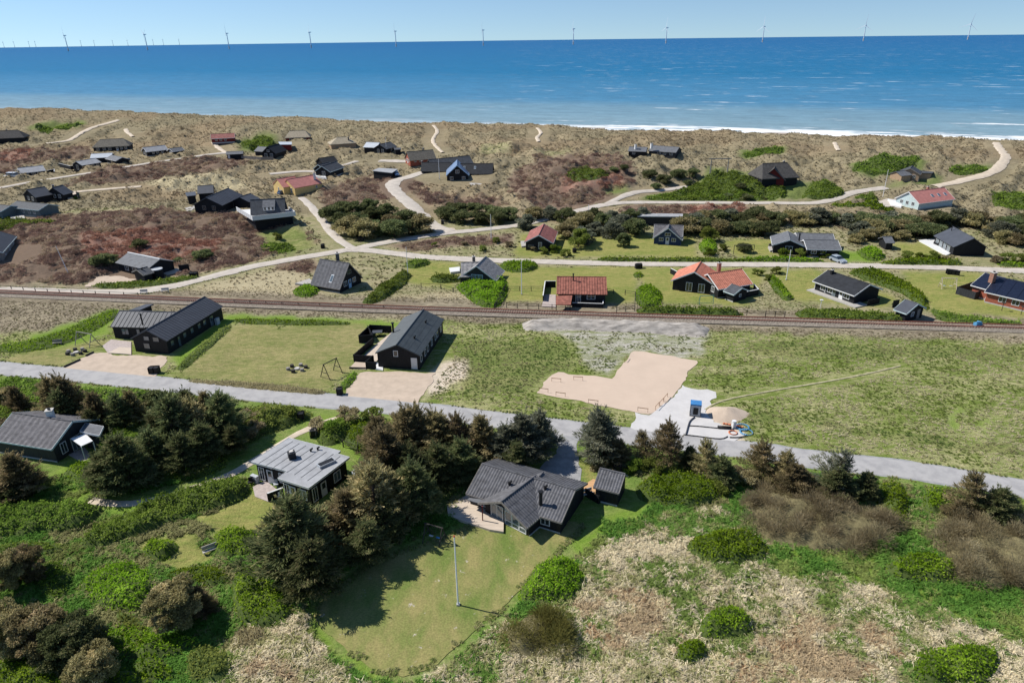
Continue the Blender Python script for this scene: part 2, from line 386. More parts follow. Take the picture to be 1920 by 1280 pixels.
def calm(x, y):
    """0 on roads, yards and house plots, 1 on open ground"""
    m = np.ones(np.shape(x))
    for w, pts in ROADW:
        far = max(0.0, float(np.mean([q[1] for q in pts])) - 140) * .012
        m = np.minimum(m, sstep(w / 2 + .2 + far, w / 2 + 4 + 2 * far, segdist(x, y, pts)))
    for poly in PADW + [LAWNW]:
        xs = [q[0] for q in poly]; ys = [q[1] for q in poly]
        bb = (x > min(xs) - 4) & (x < max(xs) + 4) & (y > min(ys) - 4) & (y < max(ys) + 4)
        if bb.any():
            xx, yy = x[bb], y[bb]; d = segdist(xx, yy, poly, True); d[inpoly(xx, yy, poly)] = 0
            m[bb] = np.minimum(m[bb], sstep(0, 3, d))
    for cx, cy, r in FLATW: m = np.minimum(m, sstep(r * .8, r * 1.5, np.hypot(x - cx, y - cy)))
    m = np.minimum(m, sstep(2.5, 6, np.abs(railside(x, y))))
    return m
HEATHS = [[(-160, 420), (0, 412), (120, 400), (200, 395), (440, 398), (560, 425), (600, 455), (480, 488), (350, 515), (230, 532), (-160, 534)],
          [(-160, 290), (0, 283), (90, 278), (160, 275), (175, 288), (110, 305), (60, 310), (0, 325), (-160, 340)], [(180, 322), (300, 307), (420, 296), (470, 300), (450, 318), (330, 325), (200, 345), (120, 350)],
          [(955, 330), (1010, 300), (1060, 288), (1165, 298), (1195, 340), (1130, 385), (1040, 400), (985, 385), (955, 365)], [(600, 360), (690, 335), (760, 330), (800, 345), (730, 372), (640, 400), (600, 385)],
          [(1190, 385), (1380, 385), (1440, 398), (1250, 407), (1150, 400)], [(520, 487), (595, 485), (590, 512), (510, 520)], [(690, 330), (700, 320), (750, 330), (730, 345)], [(760, 350), (850, 365), (930, 370), (950, 385), (800, 385)],
          [(640, 556), (700, 556), (690, 566), (630, 566)], [(720, 458), (830, 445), (960, 440), (960, 455), (760, 470)]]
HEATHW = [[G(*q)[:2] for q in p] for p in HEATHS]
def humm(x, y, m=None):
    """small relief on top of the broad hills"""
    x = np.atleast_1d(np.asarray(x, float)); y = np.atleast_1d(np.asarray(y, float))
    if m is None: m = calm(x, y)
    r = railside(x, y); c = coast(x, y)
    amp = .10 + .25 * sstep(-10, -55, r) + 2.0 * sstep(60, 110, r)
    for w in HEATHW[:1] + HEATHW[3:4]:
        amp = np.maximum(amp, 1.1 * inpoly(x, y, w))
    amp = amp * (1 - .55 * sstep(-70, -10, c)) * (1 - sstep(5, 30, c))
    n = fbm(x * .16, y * .16, 3) - .5 + .9 * (fbm(x * .055 + 40, y * .055, 2) - .5) + .35 * (fbm(x * .55, y * .55, 2) - .5)
    return n * amp * 2.4 * m
def zat(x, y): return float(hlow(x, y) + humm(x, y)[0])

# ---- ground sheet with colour zones: pair of dry/green tones for each kind of cover
ZC = {  # tone A, tone B, share of B, patch scale (1/m)
 'field': ((.385, .355, .185), (.145, .19, .042), .54, 1.2), 'fieldgreen': ((.28, .265, .115), (.14, .175, .05), .55, 1.0),
 'under': ((.26, .28, .10), (.14, .21, .045), .55, .8), 'straw': ((.42, .365, .21), (.17, .21, .06), .5, 1.0), 'mixed': ((.40, .34, .2), (.15, .24, .05), .55, .9),
 'vivid': ((.15, .24, .035), (.215, .285, .06), .45, .7), 'lawn': ((.30, .275, .095), (.185, .22, .055), .5, .5), 'lawndry': ((.315, .275, .125), (.18, .2, .065), .5, .6),
 'heath': ((.19, .138, .10), (.32, .265, .18), .32, .35), 'heathred': ((.28, .155, .115), (.21, .15, .115), .5, .35), 'dune': ((.325, .265, .17), (.215, .18, .11), .5, .55),
 'dunegreen': ((.17, .205, .065), (.13, .165, .055), .5, .5), 'meadow': ((.36, .31, .19), (.19, .2, .085), .5, .6), 'verge': ((.34, .29, .2), (.17, .14, .1), .5, 1.0),
 'bare': ((.45, .42, .37), (.2, .22, .09), .5, .9), 'sandy': ((.60, .51, .40), (.36, .32, .2), .4, 1.2), 'beach': ((.62, .52, .42), (.55, .46, .37), .5, .1), 'wet': ((.36, .30, .24), (.40, .34, .28), .5, .1),
 'dryfield': ((.43, .37, .235), (.32, .275, .165), .45, .8), 'rust': ((.37, .285, .17), (.44, .36, .215), .5, .8), 'shade_soil': ((.16, .15, .08), (.10, .12, .04), .5, .8)}
ZONES = [('heath', p) for p in HEATHS] + [
 ('heathred', [(150, 440), (300, 430), (420, 455), (400, 480), (230, 500), (160, 480)]), ('heathred', [(1060, 330), (1170, 330), (1170, 350), (1050, 360)]), ('heathred', [(0, 285), (70, 283), (50, 300), (0, 303)]), ('heathred', [(1290, 387), (1400, 388), (1390, 398), (1290, 398)]),
 ('dunegreen', [(1190, 375), (1300, 352), (1330, 312), (1420, 332), (1560, 352), (1530, 374), (1300, 378)]), ('dunegreen', [(1585, 312), (1650, 297), (1735, 300), (1725, 330), (1620, 338)]),
 ('dunegreen', [(58, 236), (165, 227), (152, 240), (60, 246)]), ('dunegreen', [(446, 264), (480, 252), (518, 256), (522, 274), (450, 282)]), ('dunegreen', [(1384, 283), (1475, 277), (1470, 292), (1390, 299)]),
 ('dunegreen', [(1850, 362), (1925, 352), (1990, 380), (1925, 398)]), ('dunegreen', [(1640, 348), (1770, 332), (1765, 345), (1680, 352)]), ('meadow', [(900, 270), (960, 272), (950, 285), (900, 287)]), ('dunegreen', [(1800, 308), (1870, 310), (1860, 322), (1800, 320)]),
 ('meadow', [(1000, 285), (1070, 283), (1060, 292), (1010, 292)]), ('dunegreen', [(1135, 350), (1180, 348), (1175, 362), (1140, 366)]), ('dunegreen', [(1290, 345), (1330, 320), (1350, 325), (1300, 352)]),
 ('lawn', [(930, 500), (1190, 500), (1192, 578), (930, 576)]), ('lawn', [(1190, 500), (1440, 502), (1405, 575), (1240, 568), (1200, 530)]), ('lawn', [(1450, 505), (1530, 505), (1690, 560), (1660, 578), (1470, 562)]),
 ('lawn', [(1690, 510), (1830, 510), (1990, 540), (1990, 606), (1760, 592), (1700, 540)]), ('lawn', [(765, 490), (860, 490), (850, 540), (750, 530)]), ('lawn', [(975, 440), (1300, 440), (1310, 482), (960, 482)]),
 ('lawn', [(1350, 450), (1465, 448), (1455, 482), (1380, 482)]), ('vivid', [(1555, 468), (1640, 475), (1640, 492), (1575, 492)]), ('lawn', [(1675, 455), (1755, 455), (1765, 482), (1690, 480)]), ('fieldgreen', [(480, 430), (560, 425), (600, 460), (540, 478), (500, 460)]),
 ('dryfield', [(335, 546), (480, 512), (560, 505), (600, 545), (580, 565), (340, 562)]), ('dryfield', [(740, 556), (890, 545), (930, 588), (720, 582)]), ('dryfield', [(270, 338), (440, 330), (470, 350), (300, 358)]),
 ('verge', [(-160, 558), (0, 560), (210, 575), (170, 610), (60, 622), (-160, 640)]), ('vivid', [(230, 570), (255, 568), (215, 600), (205, 622), (130, 652), (20, 658), (60, 628), (150, 600)]), ('vivid', [(318, 672), (400, 610), (420, 590), (455, 592), (370, 660), (335, 690)]),
 ('vivid', [(430, 588), (560, 590), (690, 602), (830, 606), (830, 618), (690, 614), (540, 606), (440, 605)]), ('lawndry', [(440, 612), (690, 608), (672, 660), (640, 715), (600, 735), (330, 705)]), ('lawndry', [(40, 660), (170, 640), (210, 640), (170, 660), (110, 690), (0, 680)]),
 ('bare', [(975, 612), (1010, 603), (1140, 606), (1310, 612), (1330, 630), (1320, 655), (1290, 672), (1185, 662), (1135, 705), (1095, 682), (1080, 645), (1050, 628)]), ('sandy', [(815, 690), (850, 677), (905, 675), (890, 700), (830, 735), (800, 742), (800, 715)]), ('sandy', [(1240, 800), (1330, 785), (1400, 800), (1400, 830), (1290, 830)]),
 ('fieldgreen', [(1400, 640), (1920, 655), (1920, 675), (1420, 665)]), ('fieldgreen', [(1410, 770), (1600, 800), (1800, 825), (1925, 845), (1925, 858), (1780, 838), (1560, 806), (1400, 782)]), ('vivid', [(1776, 800), (1795, 760), (1808, 764), (1790, 802)]), ('vivid', [(1845, 815), (1857, 775), (1862, 790), (1852, 820)]),
 ('fieldgreen', [(850, 640), (1060, 640), (1080, 690), (1020, 700), (990, 740), (860, 740), (880, 690)]),
 ('mixed', [(880, 1400), (950, 1240), (1080, 1060), (1180, 985), (1290, 950), (1500, 1000), (1700, 1060), (2100, 1150), (2100, 1400)]),
 ('vivid', [(1070, 1020), (1110, 985), (1200, 945), (1260, 940), (1240, 985), (1150, 1010), (1090, 1050)]), ('vivid', [(1420, 1050), (1500, 1005), (1700, 1030), (2000, 1080), (2050, 1270), (1900, 1210), (1760, 1140), (1650, 1100), (1560, 1075), (1480, 1085)]),
 ('straw', [(1060, 1130), (1180, 1060), (1330, 1050), (1500, 1080), (1700, 1150), (1760, 1220), (1600, 1280), (1000, 1290), (980, 1230)]), ('rust', [(1075, 1120), (1180, 1100), (1265, 1130), (1280, 1215), (1110, 1230)]), ('rust', [(1350, 1195), (1500, 1150), (1680, 1165), (1700, 1290), (1370, 1290)]),
 ('straw', [(380, 1300), (450, 1200), (520, 1150), (565, 1150), (620, 1210), (720, 1290)]), ('rust', [(450, 1300), (490, 1230), (540, 1235), (560, 1300)]), ('vivid', [(560, 1130), (585, 1140), (640, 1225), (720, 1275), (690, 1280), (600, 1215)]), ('mixed', [(800, 1268), (900, 1180), (950, 1150), (960, 1200), (930, 1290), (760, 1290)]),
 ('vivid', [(45, 905), (140, 862), (190, 905), (175, 952), (60, 945)]), ('vivid', [(170, 955), (330, 925), (300, 948), (200, 1000), (170, 985)]), ('lawn', [(360, 965), (470, 930), (600, 950), (560, 1005), (480, 1015), (400, 990)]), ('vivid', [(600, 775), (700, 800), (710, 875), (640, 855), (590, 815)]), ('lawn', [(240, 1030), (320, 1010), (395, 1015), (400, 1045), (330, 1075), (260, 1050)]), ('fieldgreen', [(60, 1010), (160, 1020), (150, 1070), (60, 1060)]),
 ('lawn', [(1078, 875), (1092, 905), (1120, 900), (1110, 872)]), ('vivid', [(560, 790), (640, 775), (650, 790), (590, 830)])]
def build_ground():
    NX, NY = 640, 620
    ys = 14 * (760 / 14) ** (np.linspace(0, 1, NY)); u = np.linspace(-1, 1, NX)
    Y = np.repeat(ys[:, None], NX, 1); X = u[None, :] * (Y * .98 + 30)
    x = X.ravel(); y = Y.ravel()
    m = calm(x, y); z = hlow(x, y) + humm(x, y, m)
    z -= .04 * (m < .02) * sstep(60, 160, y)      # the bed of roads and yards lies a little lower
    # zone look-up with a wandering edge
    w = np.clip(y / 160, 1.1, 2.5)
    xq = x + w * (2.4 * (fbm(x * .35, y * .35, 3) - .5)); yq = y + w * (3.2 * (fbm(x * .35 + 50, y * .35 + 9, 3) - .5))
    r = railside(xq, yq); c = coast(xq, yq)
    names = list(ZC); idx = {k: i for i, k in enumerate(names)}
    road_y = np.interp(xq, [p[0] for p in ROADW[0][1]], [p[1] for p in ROADW[0][1]])
    kind = np.full(x.shape, idx['field'])
    kind[yq < road_y] = idx['under']
    kind[r > 0] = idx['meadow']
    kind[r > 75] = idx['dune']
    for k, poly in ZONES:
        wp = [G(*q)[:2] for q in poly]
        xs = [q[0] for q in wp]; yy = [q[1] for q in wp]
        bb = (xq > min(xs)) & (xq < max(xs)) & (yq > min(yy)) & (yq < max(yy))
        if bb.any():
            ii = np.nonzero(bb)[0]; ins = inpoly(xq[ii], yq[ii], wp)
            if k == 'rust': ins &= fbm(x[ii] * .45, y[ii] * .45, 3) > .5       # broken into scattered clumps
            kind[ii[ins]] = idx[k]
    kind[np.abs(r) < 6.5] = idx['verge']
    kind[c > 20 + 10 * (vnoise(x * .05, y * .05) - .5)] = idx['beach']; kind[c > 76] = idx['wet']
    A = np.array([ZC[k][0] for k in names])[kind]; B = np.array([ZC[k][1] for k in names])[kind]
    T = np.array([ZC[k][2] for k in names])[kind]; S = np.array([ZC[k][3] for k in names])[kind]
    # the dunes shift between bleached, grey-green and brown cover
    dn = (kind == idx['dune'])[:, None]; f1 = sstep(.46, .62, fbm(x * .018, y * .03, 3))[:, None]; f2 = sstep(.5, .66, fbm(x * .022 + 70, y * .035 + 30, 3))[:, None]
    A = np.where(dn, A * (1 - .55 * f1) + .55 * f1 * np.array([.25, .225, .145]), A); A = np.where(dn, A * (1 - .5 * f2) + .5 * f2 * np.array([.3, .215, .13]), A); B = np.where(dn, B * (1 - .4 * f2) + .4 * f2 * np.array([.17, .125, .08]), B)
    # soften: average tones over neighbouring vertices
    def soft(a, n):
        a = a.reshape(NY, NX, -1)
        for _ in range(n):
            a = a.copy(); a[1:-1] = (a[:-2] + 2 * a[1:-1] + a[2:]) / 4; a[:, 1:-1] = (a[:, :-2] + 2 * a[:, 1:-1] + a[:, 2:]) / 4
        return a.reshape(NY * NX, -1)
    A = soft(A, 2); B = soft(B, 2); T = soft(T, 2)[:, 0]
    i = np.arange(NX * NY).reshape(NY, NX)
    f = np.stack([i[:-1, :-1], i[:-1, 1:], i[1:, 1:], i[1:, :-1]], -1).reshape(-1, 4)
    me = npmesh('ground', np.stack([x, y, z], 1), f)
    for nm, a in (('tone_a', A), ('tone_b', B)):
        at = me.attributes.new(nm, 'FLOAT_COLOR', 'POINT'); at.data.foreach_set('color', np.concatenate([a, np.ones((len(a), 1))], 1).astype(np.float32).ravel())
    at = me.attributes.new('share', 'FLOAT', 'POINT'); at.data.foreach_set('value', T.astype(np.float32))
    g = link('ground', me, 'ground', None, True); struct(g)
    return dict(x=x, y=y, kind=kind, names=names, idx=idx, NX=NX, NY=NY, ys=ys)
def ground_material():
    m, n, b = _new('ground'); b.inputs['Roughness'].default_value = .95; b.inputs['Specular IOR Level'].default_value = .02
    L = n.links.new
    geo = _nd(n, 'ShaderNodeNewGeometry')
    a = _nd(n, 'ShaderNodeAttribute', attribute_name='tone_a'); bb = _nd(n, 'ShaderNodeAttribute', attribute_name='tone_b'); sh = _nd(n, 'ShaderNodeAttribute', attribute_name='share')
    def noise(sc, det, rough=.6, st=(1, 1, 1)):
        mp = _nd(n, 'ShaderNodeMapping'); mp.inputs['Scale'].default_value = st
        q = _nd(n, 'ShaderNodeTexNoise'); q.inputs['Scale'].default_value = sc; q.inputs['Detail'].default_value = det; q.inputs['Roughness'].default_value = rough
        L(geo.outputs['Position'], mp.inputs[0]); L(mp.outputs[0], q.inputs['Vector']); return q.outputs[0]
    n1 = noise(.9, 5, .7, (.6, 1.4, 1)); n2 = noise(.13, 4, .6, (.45, 1.5, 1)); n3 = noise(4.5, 4, .7)
    def math_(op, p, q):
        o = _nd(n, 'ShaderNodeMath', operation=op)
        for k, v in ((0, p), (1, q)):
            if isinstance(v, (int, float)): o.inputs[k].default_value = v
            else: L(v, o.inputs[k])
        return o.outputs[0]
    s = math_('ADD', math_('MULTIPLY', n1, .62), math_('MULTIPLY', n2, .38))
    s = math_('ADD', math_('SUBTRACT', s, .5), math_('SUBTRACT', sh.outputs['Fac'], .5))
    s = math_('ADD', math_('MULTIPLY', s, 5.5), .5)
    cl = _nd(n, 'ShaderNodeClamp'); L(s, cl.inputs[0])
    mx = _nd(n, 'ShaderNodeMix', data_type='RGBA'); L(cl.outputs[0], mx.inputs[0]); L(a.outputs['Color'], mx.inputs[6]); L(bb.outputs['Color'], mx.inputs[7])
    hs = _nd(n, 'ShaderNodeHueSaturation'); mr = _nd(n, 'ShaderNodeMapRange'); mr.inputs[1].default_value = .3; mr.inputs[2].default_value = .7; mr.inputs[3].default_value = .72; mr.inputs[4].default_value = 1.22
    L(n3, mr.inputs[0]); L(mr.outputs[0], hs.inputs['Value']); L(mx.outputs[2], hs.inputs['Color']); L(hs.outputs[0], b.inputs['Base Color'])
    bp = _nd(n, 'ShaderNodeBump'); bp.inputs['Strength'].default_value = .75; bp.inputs['Distance'].default_value = .5
    L(math_('ADD', math_('MULTIPLY', n1, 1.0), math_('MULTIPLY', n3, .35)), bp.inputs['Height']); L(bp.outputs[0], b.inputs['Normal'])
def lawn_material():
    m = mat('lawn', (.255, .225, .085), .95, .2, .2, bump=.15, col2=(.125, .17, .036), lo=.36, hi=.62, detail=8, stretch=(1.6, .7, 1)); n = m.node_tree; b = n.nodes['Principled BSDF']; L = n.links.new
    src = b.inputs['Base Color'].links[0].from_socket
    geo = _nd(n, 'ShaderNodeNewGeometry'); q = _nd(n, 'ShaderNodeTexNoise'); q.inputs['Scale'].default_value = .8; q.inputs['Detail'].default_value = 8; q.inputs['Roughness'].default_value = .7
    L(geo.outputs['Position'], q.inputs['Vector']); rp = _nd(n, 'ShaderNodeValToRGB'); rp.color_ramp.elements[0].position = .63; rp.color_ramp.elements[1].position = .68; L(q.outputs[0], rp.inputs[0])
    mx = _nd(n, 'ShaderNodeMix', data_type='RGBA'); L(rp.outputs[0], mx.inputs[0]); L(src, mx.inputs[6]); mx.inputs[7].default_value = (.42, .375, .3, 1)
    q2 = _nd(n, 'ShaderNodeTexNoise'); q2.inputs['Scale'].default_value = 6; q2.inputs['Detail'].default_value = 4; L(geo.outputs['Position'], q2.inputs['Vector'])
    hs = _nd(n, 'ShaderNodeHueSaturation'); mr = _nd(n, 'ShaderNodeMapRange'); mr.inputs[1].default_value = .3; mr.inputs[2].default_value = .7; mr.inputs[3].default_value = .75; mr.inputs[4].default_value = 1.2
    L(q2.outputs[0], mr.inputs[0]); L(mr.outputs[0], hs.inputs['Value']); L(mx.outputs[2], hs.inputs['Color']); L(hs.outputs[0], b.inputs['Base Color'])
ground_material(); lawn_material()
GD = build_ground()

def resample(pts, step):
    pts = [np.asarray(p, float) for p in pts]; n = len(pts); out = []
    for i in range(n - 1):      # Catmull-Rom
        p0, p1, p2, p3 = pts[max(i - 1, 0)], pts[i], pts[i + 1], pts[min(i + 2, n - 1)]
        k = max(2, int(np.linalg.norm(p2 - p1) / step))
        for j in range(k):
            t = j / k; out.append(.5 * ((2 * p1) + (p2 - p0) * t + (2 * p0 - 5 * p1 + 4 * p2 - p3) * t * t + (3 * p1 - p0 - 3 * p2 + p3) * t ** 3))
    out.append(pts[-1]); return np.array(out)
def ribbon(name, m, pts2, width, lift, rag=0.0, cols=6, step=1.2):
    c = resample(pts2, step); d = np.gradient(c, axis=0); d /= np.linalg.norm(d, axis=1)[:, None] + 1e-9; nn = np.stack([-d[:, 1], d[:, 0]], 1)
    k = np.linspace(-1, 1, cols); n = len(c); V = []
    for j, q in enumerate(k):
        e = width / 2 * q
        off = e + (rag * 2 * (fbm(np.arange(n) * .35 + j * 31 + width, np.zeros(n) + pts2[0][0], 3) - .5) * width * .5 if abs(q) == 1 else 0)
        V.append(c + nn * np.reshape(off + np.zeros(n), (-1, 1)))
    V = np.stack(V, 1).reshape(-1, 2); z = hlow(V[:, 0], V[:, 1]) + lift * np.tile(np.where(np.abs(k) == 1, .35, 1.0), n)
    i = np.arange(n * cols).reshape(n, cols); f = np.stack([i[:-1, :-1], i[1:, :-1], i[1:, 1:], i[:-1, 1:]], -1).reshape(-1, 4)
    me = npmesh(name, np.column_stack([V, z]), f[:, ::-1]); return struct(link(name, me, m, None, True))
def sheet(name, m, poly, lift, rag=.35, step=1.5):
    """irregular-edged sheet over the ground inside a polygon"""
    p = []
    for i in range(len(poly)):
        a = np.array(poly[i]); b = np.array(poly[(i + 1) % len(poly)]); k = max(1, int(np.linalg.norm(b - a) / .8))
        for j in range(k):
            q = a + (b - a) * j / k
            p.append(q + rag * 2 * np.array([fbm(q[0] * .6, q[1] * .6, 3) - .5, fbm(q[0] * .6 + 40, q[1] * .6, 3) - .5]))
    p = np.array(p); n = len(p); lo = p.min(0); hi = p.max(0)
    gx, gy = np.meshgrid(np.arange(lo[0], hi[0], step), np.arange(lo[1], hi[1], step)); gx = gx.ravel(); gy = gy.ravel()
    ins = inpoly(gx, gy, p) & (segdist(gx, gy, p, True) > .4)
    allp = [Vector(q) for q in p] + [Vector((a, b)) for a, b in zip(gx[ins], gy[ins])]
    vs, es, fs, *_ = delaunay_2d_cdt(allp, [], [list(range(n))], 1, 1e-4)
    x = np.array([v.x for v in vs]); y = np.array([v.y for v in vs]); z = hlow(x, y) + lift
    f = np.array([list(t) for t in fs if len(t) == 3]); q = np.stack([x, y, z], 1)
    a = np.cross(q[f[:, 1]] - q[f[:, 0]], q[f[:, 2]] - q[f[:, 0]])[:, 2]; f[a < 0] = f[a < 0][:, ::-1]
    return struct(link(name, npmesh(name, q, f), m, None, True))
for i, ((name, m, w, pts, rag), (_, wp)) in enumerate(zip(ROADS, ROADW)):
    dist = float(np.mean([p[1] for p in wp])); ribbon(name, m, wp, w, .05 + .0012 * max(0, dist - 60) + .004 * (i % 7), rag, step=.8 if w < 1 else 1.2)
for i, ((name, m, pts), wp) in enumerate(zip(PADS, PADW)):
    sheet(name, m, wp, .036 + .004 * (i % 4) + (.10 if wp[0][1] > 130 else 0), .9 if m != 'pad_sand' else .5)
sheet('asphalt_patch', 'asphalt_patch', [G(*q)[:2] for q in ((766, 774), (782, 760), (800, 762), (786, 778))], .075, .1, .8)
sheet('lawn', 'lawn', LAWNW, .05, .6, 1.0)
ribbon('gravel_shoulder', 'grey_gravel', ROADW[0][1], 4.7, .03, .12, step=.9)
# ---- sea, curved with the earth
def sea_material():
    m, n, b = _new('sea_water'); L = n.links.new
    geo = _nd(n, 'ShaderNodeNewGeometry')
    def math_(op, p, q=0.0):
        o = _nd(n, 'ShaderNodeMath', operation=op)
        for k, v in ((0, p), (1, q)):
            if isinstance(v, (int, float)): o.inputs[k].default_value = v
            else: L(v, o.inputs[k])
        return o.outputs[0]
    dot = _nd(n, 'ShaderNodeVectorMath', operation='DOT_PRODUCT'); dot.inputs[1].default_value = (CN[0], CN[1], 0); L(geo.outputs['Position'], dot.inputs[0])
    c = math_('ADD', dot.outputs['Value'], float(CC))           # metres from the dune crest, seawards
    rot = _nd(n, 'ShaderNodeMapping'); rot.inputs['Rotation'].default_value = (0, 0, -math.atan2(-CN[0], CN[1])); L(geo.outputs['Position'], rot.inputs[0])
    def noise(sc, st, det=4, rough=.6):
        mp = _nd(n, 'ShaderNodeMapping'); mp.inputs['Scale'].default_value = st; L(rot.outputs[0], mp.inputs[0])
        q = _nd(n, 'ShaderNodeTexNoise'); q.inputs['Scale'].default_value = sc; q.inputs['Detail'].default_value = det; q.inputs['Roughness'].default_value = rough; L(mp.outputs[0], q.inputs['Vector']); return q.outputs[0]
    lg = math_('LOGARITHM', math_('MAXIMUM', math_('ADD', c, math_('MULTIPLY', math_('SUBTRACT', noise(.004, (.25, 1, 1)), .5), 120)), 60.0), 10.0)
    rp = _nd(n, 'ShaderNodeValToRGB'); e = rp.color_ramp.elements
    t = math_('DIVIDE', math_('SUBTRACT', lg, 1.9), 2.6); L(t, rp.inputs[0])
    e[0].position = 0; e[0].color = (.22, .30, .34, 1); e[1].position = 1; e[1].color = (.002, .088, .235, 1)
    for p_, cc in ((.10, (.18, .28, .33, 1)), (.19, (.14, .25, .32, 1)), (.23, (.06, .19, .31, 1)), (.32, (.04, .17, .30, 1)), (.40, (.008, .13, .265, 1)), (.7, (.003, .10, .25, 1))):
        q = e.new(p_); q.color = cc
    # surf along the shore and scattered whitecaps
    fn = noise(.11, (.22, 1, 1), 6, .7); fw = noise(.05, (.2, 1, 1), 2)
    s0 = _nd(n, 'ShaderNodeMapRange'); s0.inputs[1].default_value = 138; s0.inputs[2].default_value = 88; L(c, s0.inputs[0])
    surf = math_('ADD', fn, math_('MULTIPLY', s0.outputs[0], .36)); surf = math_('ADD', surf, math_('MULTIPLY', math_('SUBTRACT', fw, .5), .35))
    rs = _nd(n, 'ShaderNodeMapRange'); rs.inputs[1].default_value = .63; rs.inputs[2].default_value = .73; L(surf, rs.inputs[0])
    wn = noise(.16, (.32, 1, 1), 3, .6); wb = noise(.02, (.5, 1, 1), 2)
    wc = _nd(n, 'ShaderNodeMapRange'); wc.inputs[1].default_value = .8; wc.inputs[2].default_value = .95; L(math_('ADD', wn, math_('MULTIPLY', math_('SUBTRACT', wb, .5), .3)), wc.inputs[0])
    sx = _nd(n, 'ShaderNodeSeparateXYZ'); L(geo.outputs['Position'], sx.inputs[0]); al = _nd(n, 'ShaderNodeMapRange'); al.inputs[1].default_value = -60; al.inputs[2].default_value = 90; al.inputs[3].default_value = .18; L(sx.outputs[0], al.inputs[0])
    foam = math_('MAXIMUM', math_('MULTIPLY', rs.outputs[0], al.outputs[0]), wc.outputs[0])
    mx = _nd(n, 'ShaderNodeMix', data_type='RGBA'); L(foam, mx.inputs[0]); mx.inputs[7].default_value = (.82, .83, .82, 1)
    hs = _nd(n, 'ShaderNodeHueSaturation'); mr = _nd(n, 'ShaderNodeMapRange'); mr.inputs[1].default_value = .3; mr.inputs[2].default_value = .7; mr.inputs[3].default_value = .7; mr.inputs[4].default_value = 1.25
    L(noise(.11, (.4, 1, 1), 8, .8), mr.inputs[0]); L(mr.outputs[0], hs.inputs['Value']); L(rp.outputs[0], hs.inputs['Color']); L(hs.outputs[0], mx.inputs[6])
    L(mx.outputs[2], b.inputs['Base Color'])
    b.inputs['Roughness'].default_value = .35; b.inputs['IOR'].default_value = 1.33; b.inputs['Specular IOR Level'].default_value = .03
    bp = _nd(n, 'ShaderNodeBump'); bp.inputs['Strength'].default_value = .6; bp.inputs['Distance'].default_value = 1.2; L(noise(.12, (.3, 1, 1), 6, .65), bp.inputs['Height']); L(bp.outputs[0], b.inputs['Normal'])
sea_material()
def sea_z(r): return SEA - r * r / (2 * 7.4e6)
def build_sea():
    NR, NA = 260, 200
    rr = 250 * (60000 / 250) ** np.linspace(0, 1, NR); aa = np.linspace(-math.radians(80), math.radians(80), NA)
    R_, A_ = np.meshgrid(rr, aa, indexing='ij'); x = (R_ * np.sin(A_)).ravel(); y = (R_ * np.cos(A_)).ravel(); z = sea_z(R_.ravel())
    c = coast(x, y)       # breakers near the shore
    near = sstep(70, 90, c) * (1 - sstep(120, 260, c))
    z = z + near * .5 * (fbm(x * .03, y * .08, 3) - .4)
    i = np.arange(NR * NA).reshape(NR, NA); f = np.stack([i[:-1, :-1], i[1:, :-1], i[1:, 1:], i[:-1, 1:]], -1).reshape(-1, 4)
    struct(link('sea', npmesh('sea', np.stack([x, y, z], 1), f[:, ::-1]), 'sea_water', None, True))
build_sea()

# ---- railway
def railway():
    px = [(-200, 543), (0, 552), (250, 562), (500, 572.5), (750, 582), (1000, 590.5), (1250, 598.5), (1500, 606), (1700, 612), (1920, 618.5), (2100, 624)]
    c = resample([P(*q)[:2] for q in px], 1.0); d = np.gradient(c, axis=0); d /= np.linalg.norm(d, axis=1)[:, None]; nn = np.stack([-d[:, 1], d[:, 0]], 1)
    t = thing('railway_track', 'single rusty railway line on a gravel bed crossing the whole picture', 'railway', (c[len(c) // 2][0], c[len(c) // 2][1], 0))
    def strip(prof, name, m):
        k = len(prof); V = np.concatenate([np.column_stack([c + nn * o, hlow(c[:, 0], c[:, 1]) + z]) for o, z in prof]).reshape(k, -1, 3).transpose(1, 0, 2).reshape(-1, 3)
        i = np.arange(len(c) * k).reshape(len(c), k); f = np.stack([i[:-1, :-1], i[1:, :-1], i[1:, 1:], i[:-1, 1:]], -1).reshape(-1, 4)
        V = V - np.array(t.location); return link(name, npmesh(name, V, f[:, ::-1]), m, t)
    strip([(-2.1, -.1), (-1.4, .24), (1.4, .24), (2.1, -.1)], 'ballast', 'ballast')
    for s in (-.78, .78): strip([(s - .06, .3), (s - .055, .5), (s + .055, .5), (s + .06, .3)], 'rail', 'rail_steel')
    b = MB(); L = 0; q = resample([p for p in c], .65)
    dd = np.gradient(q, axis=0)
    for p, v in zip(q, dd): b.box((p[0], p[1], hlow(p[0], p[1]) + .22), .26, 2.5, .12, math.atan2(v[1], v[0]))
    o = b.build('sleepers', 'sleeper', t); o['kind'] = 'stuff'
railway()
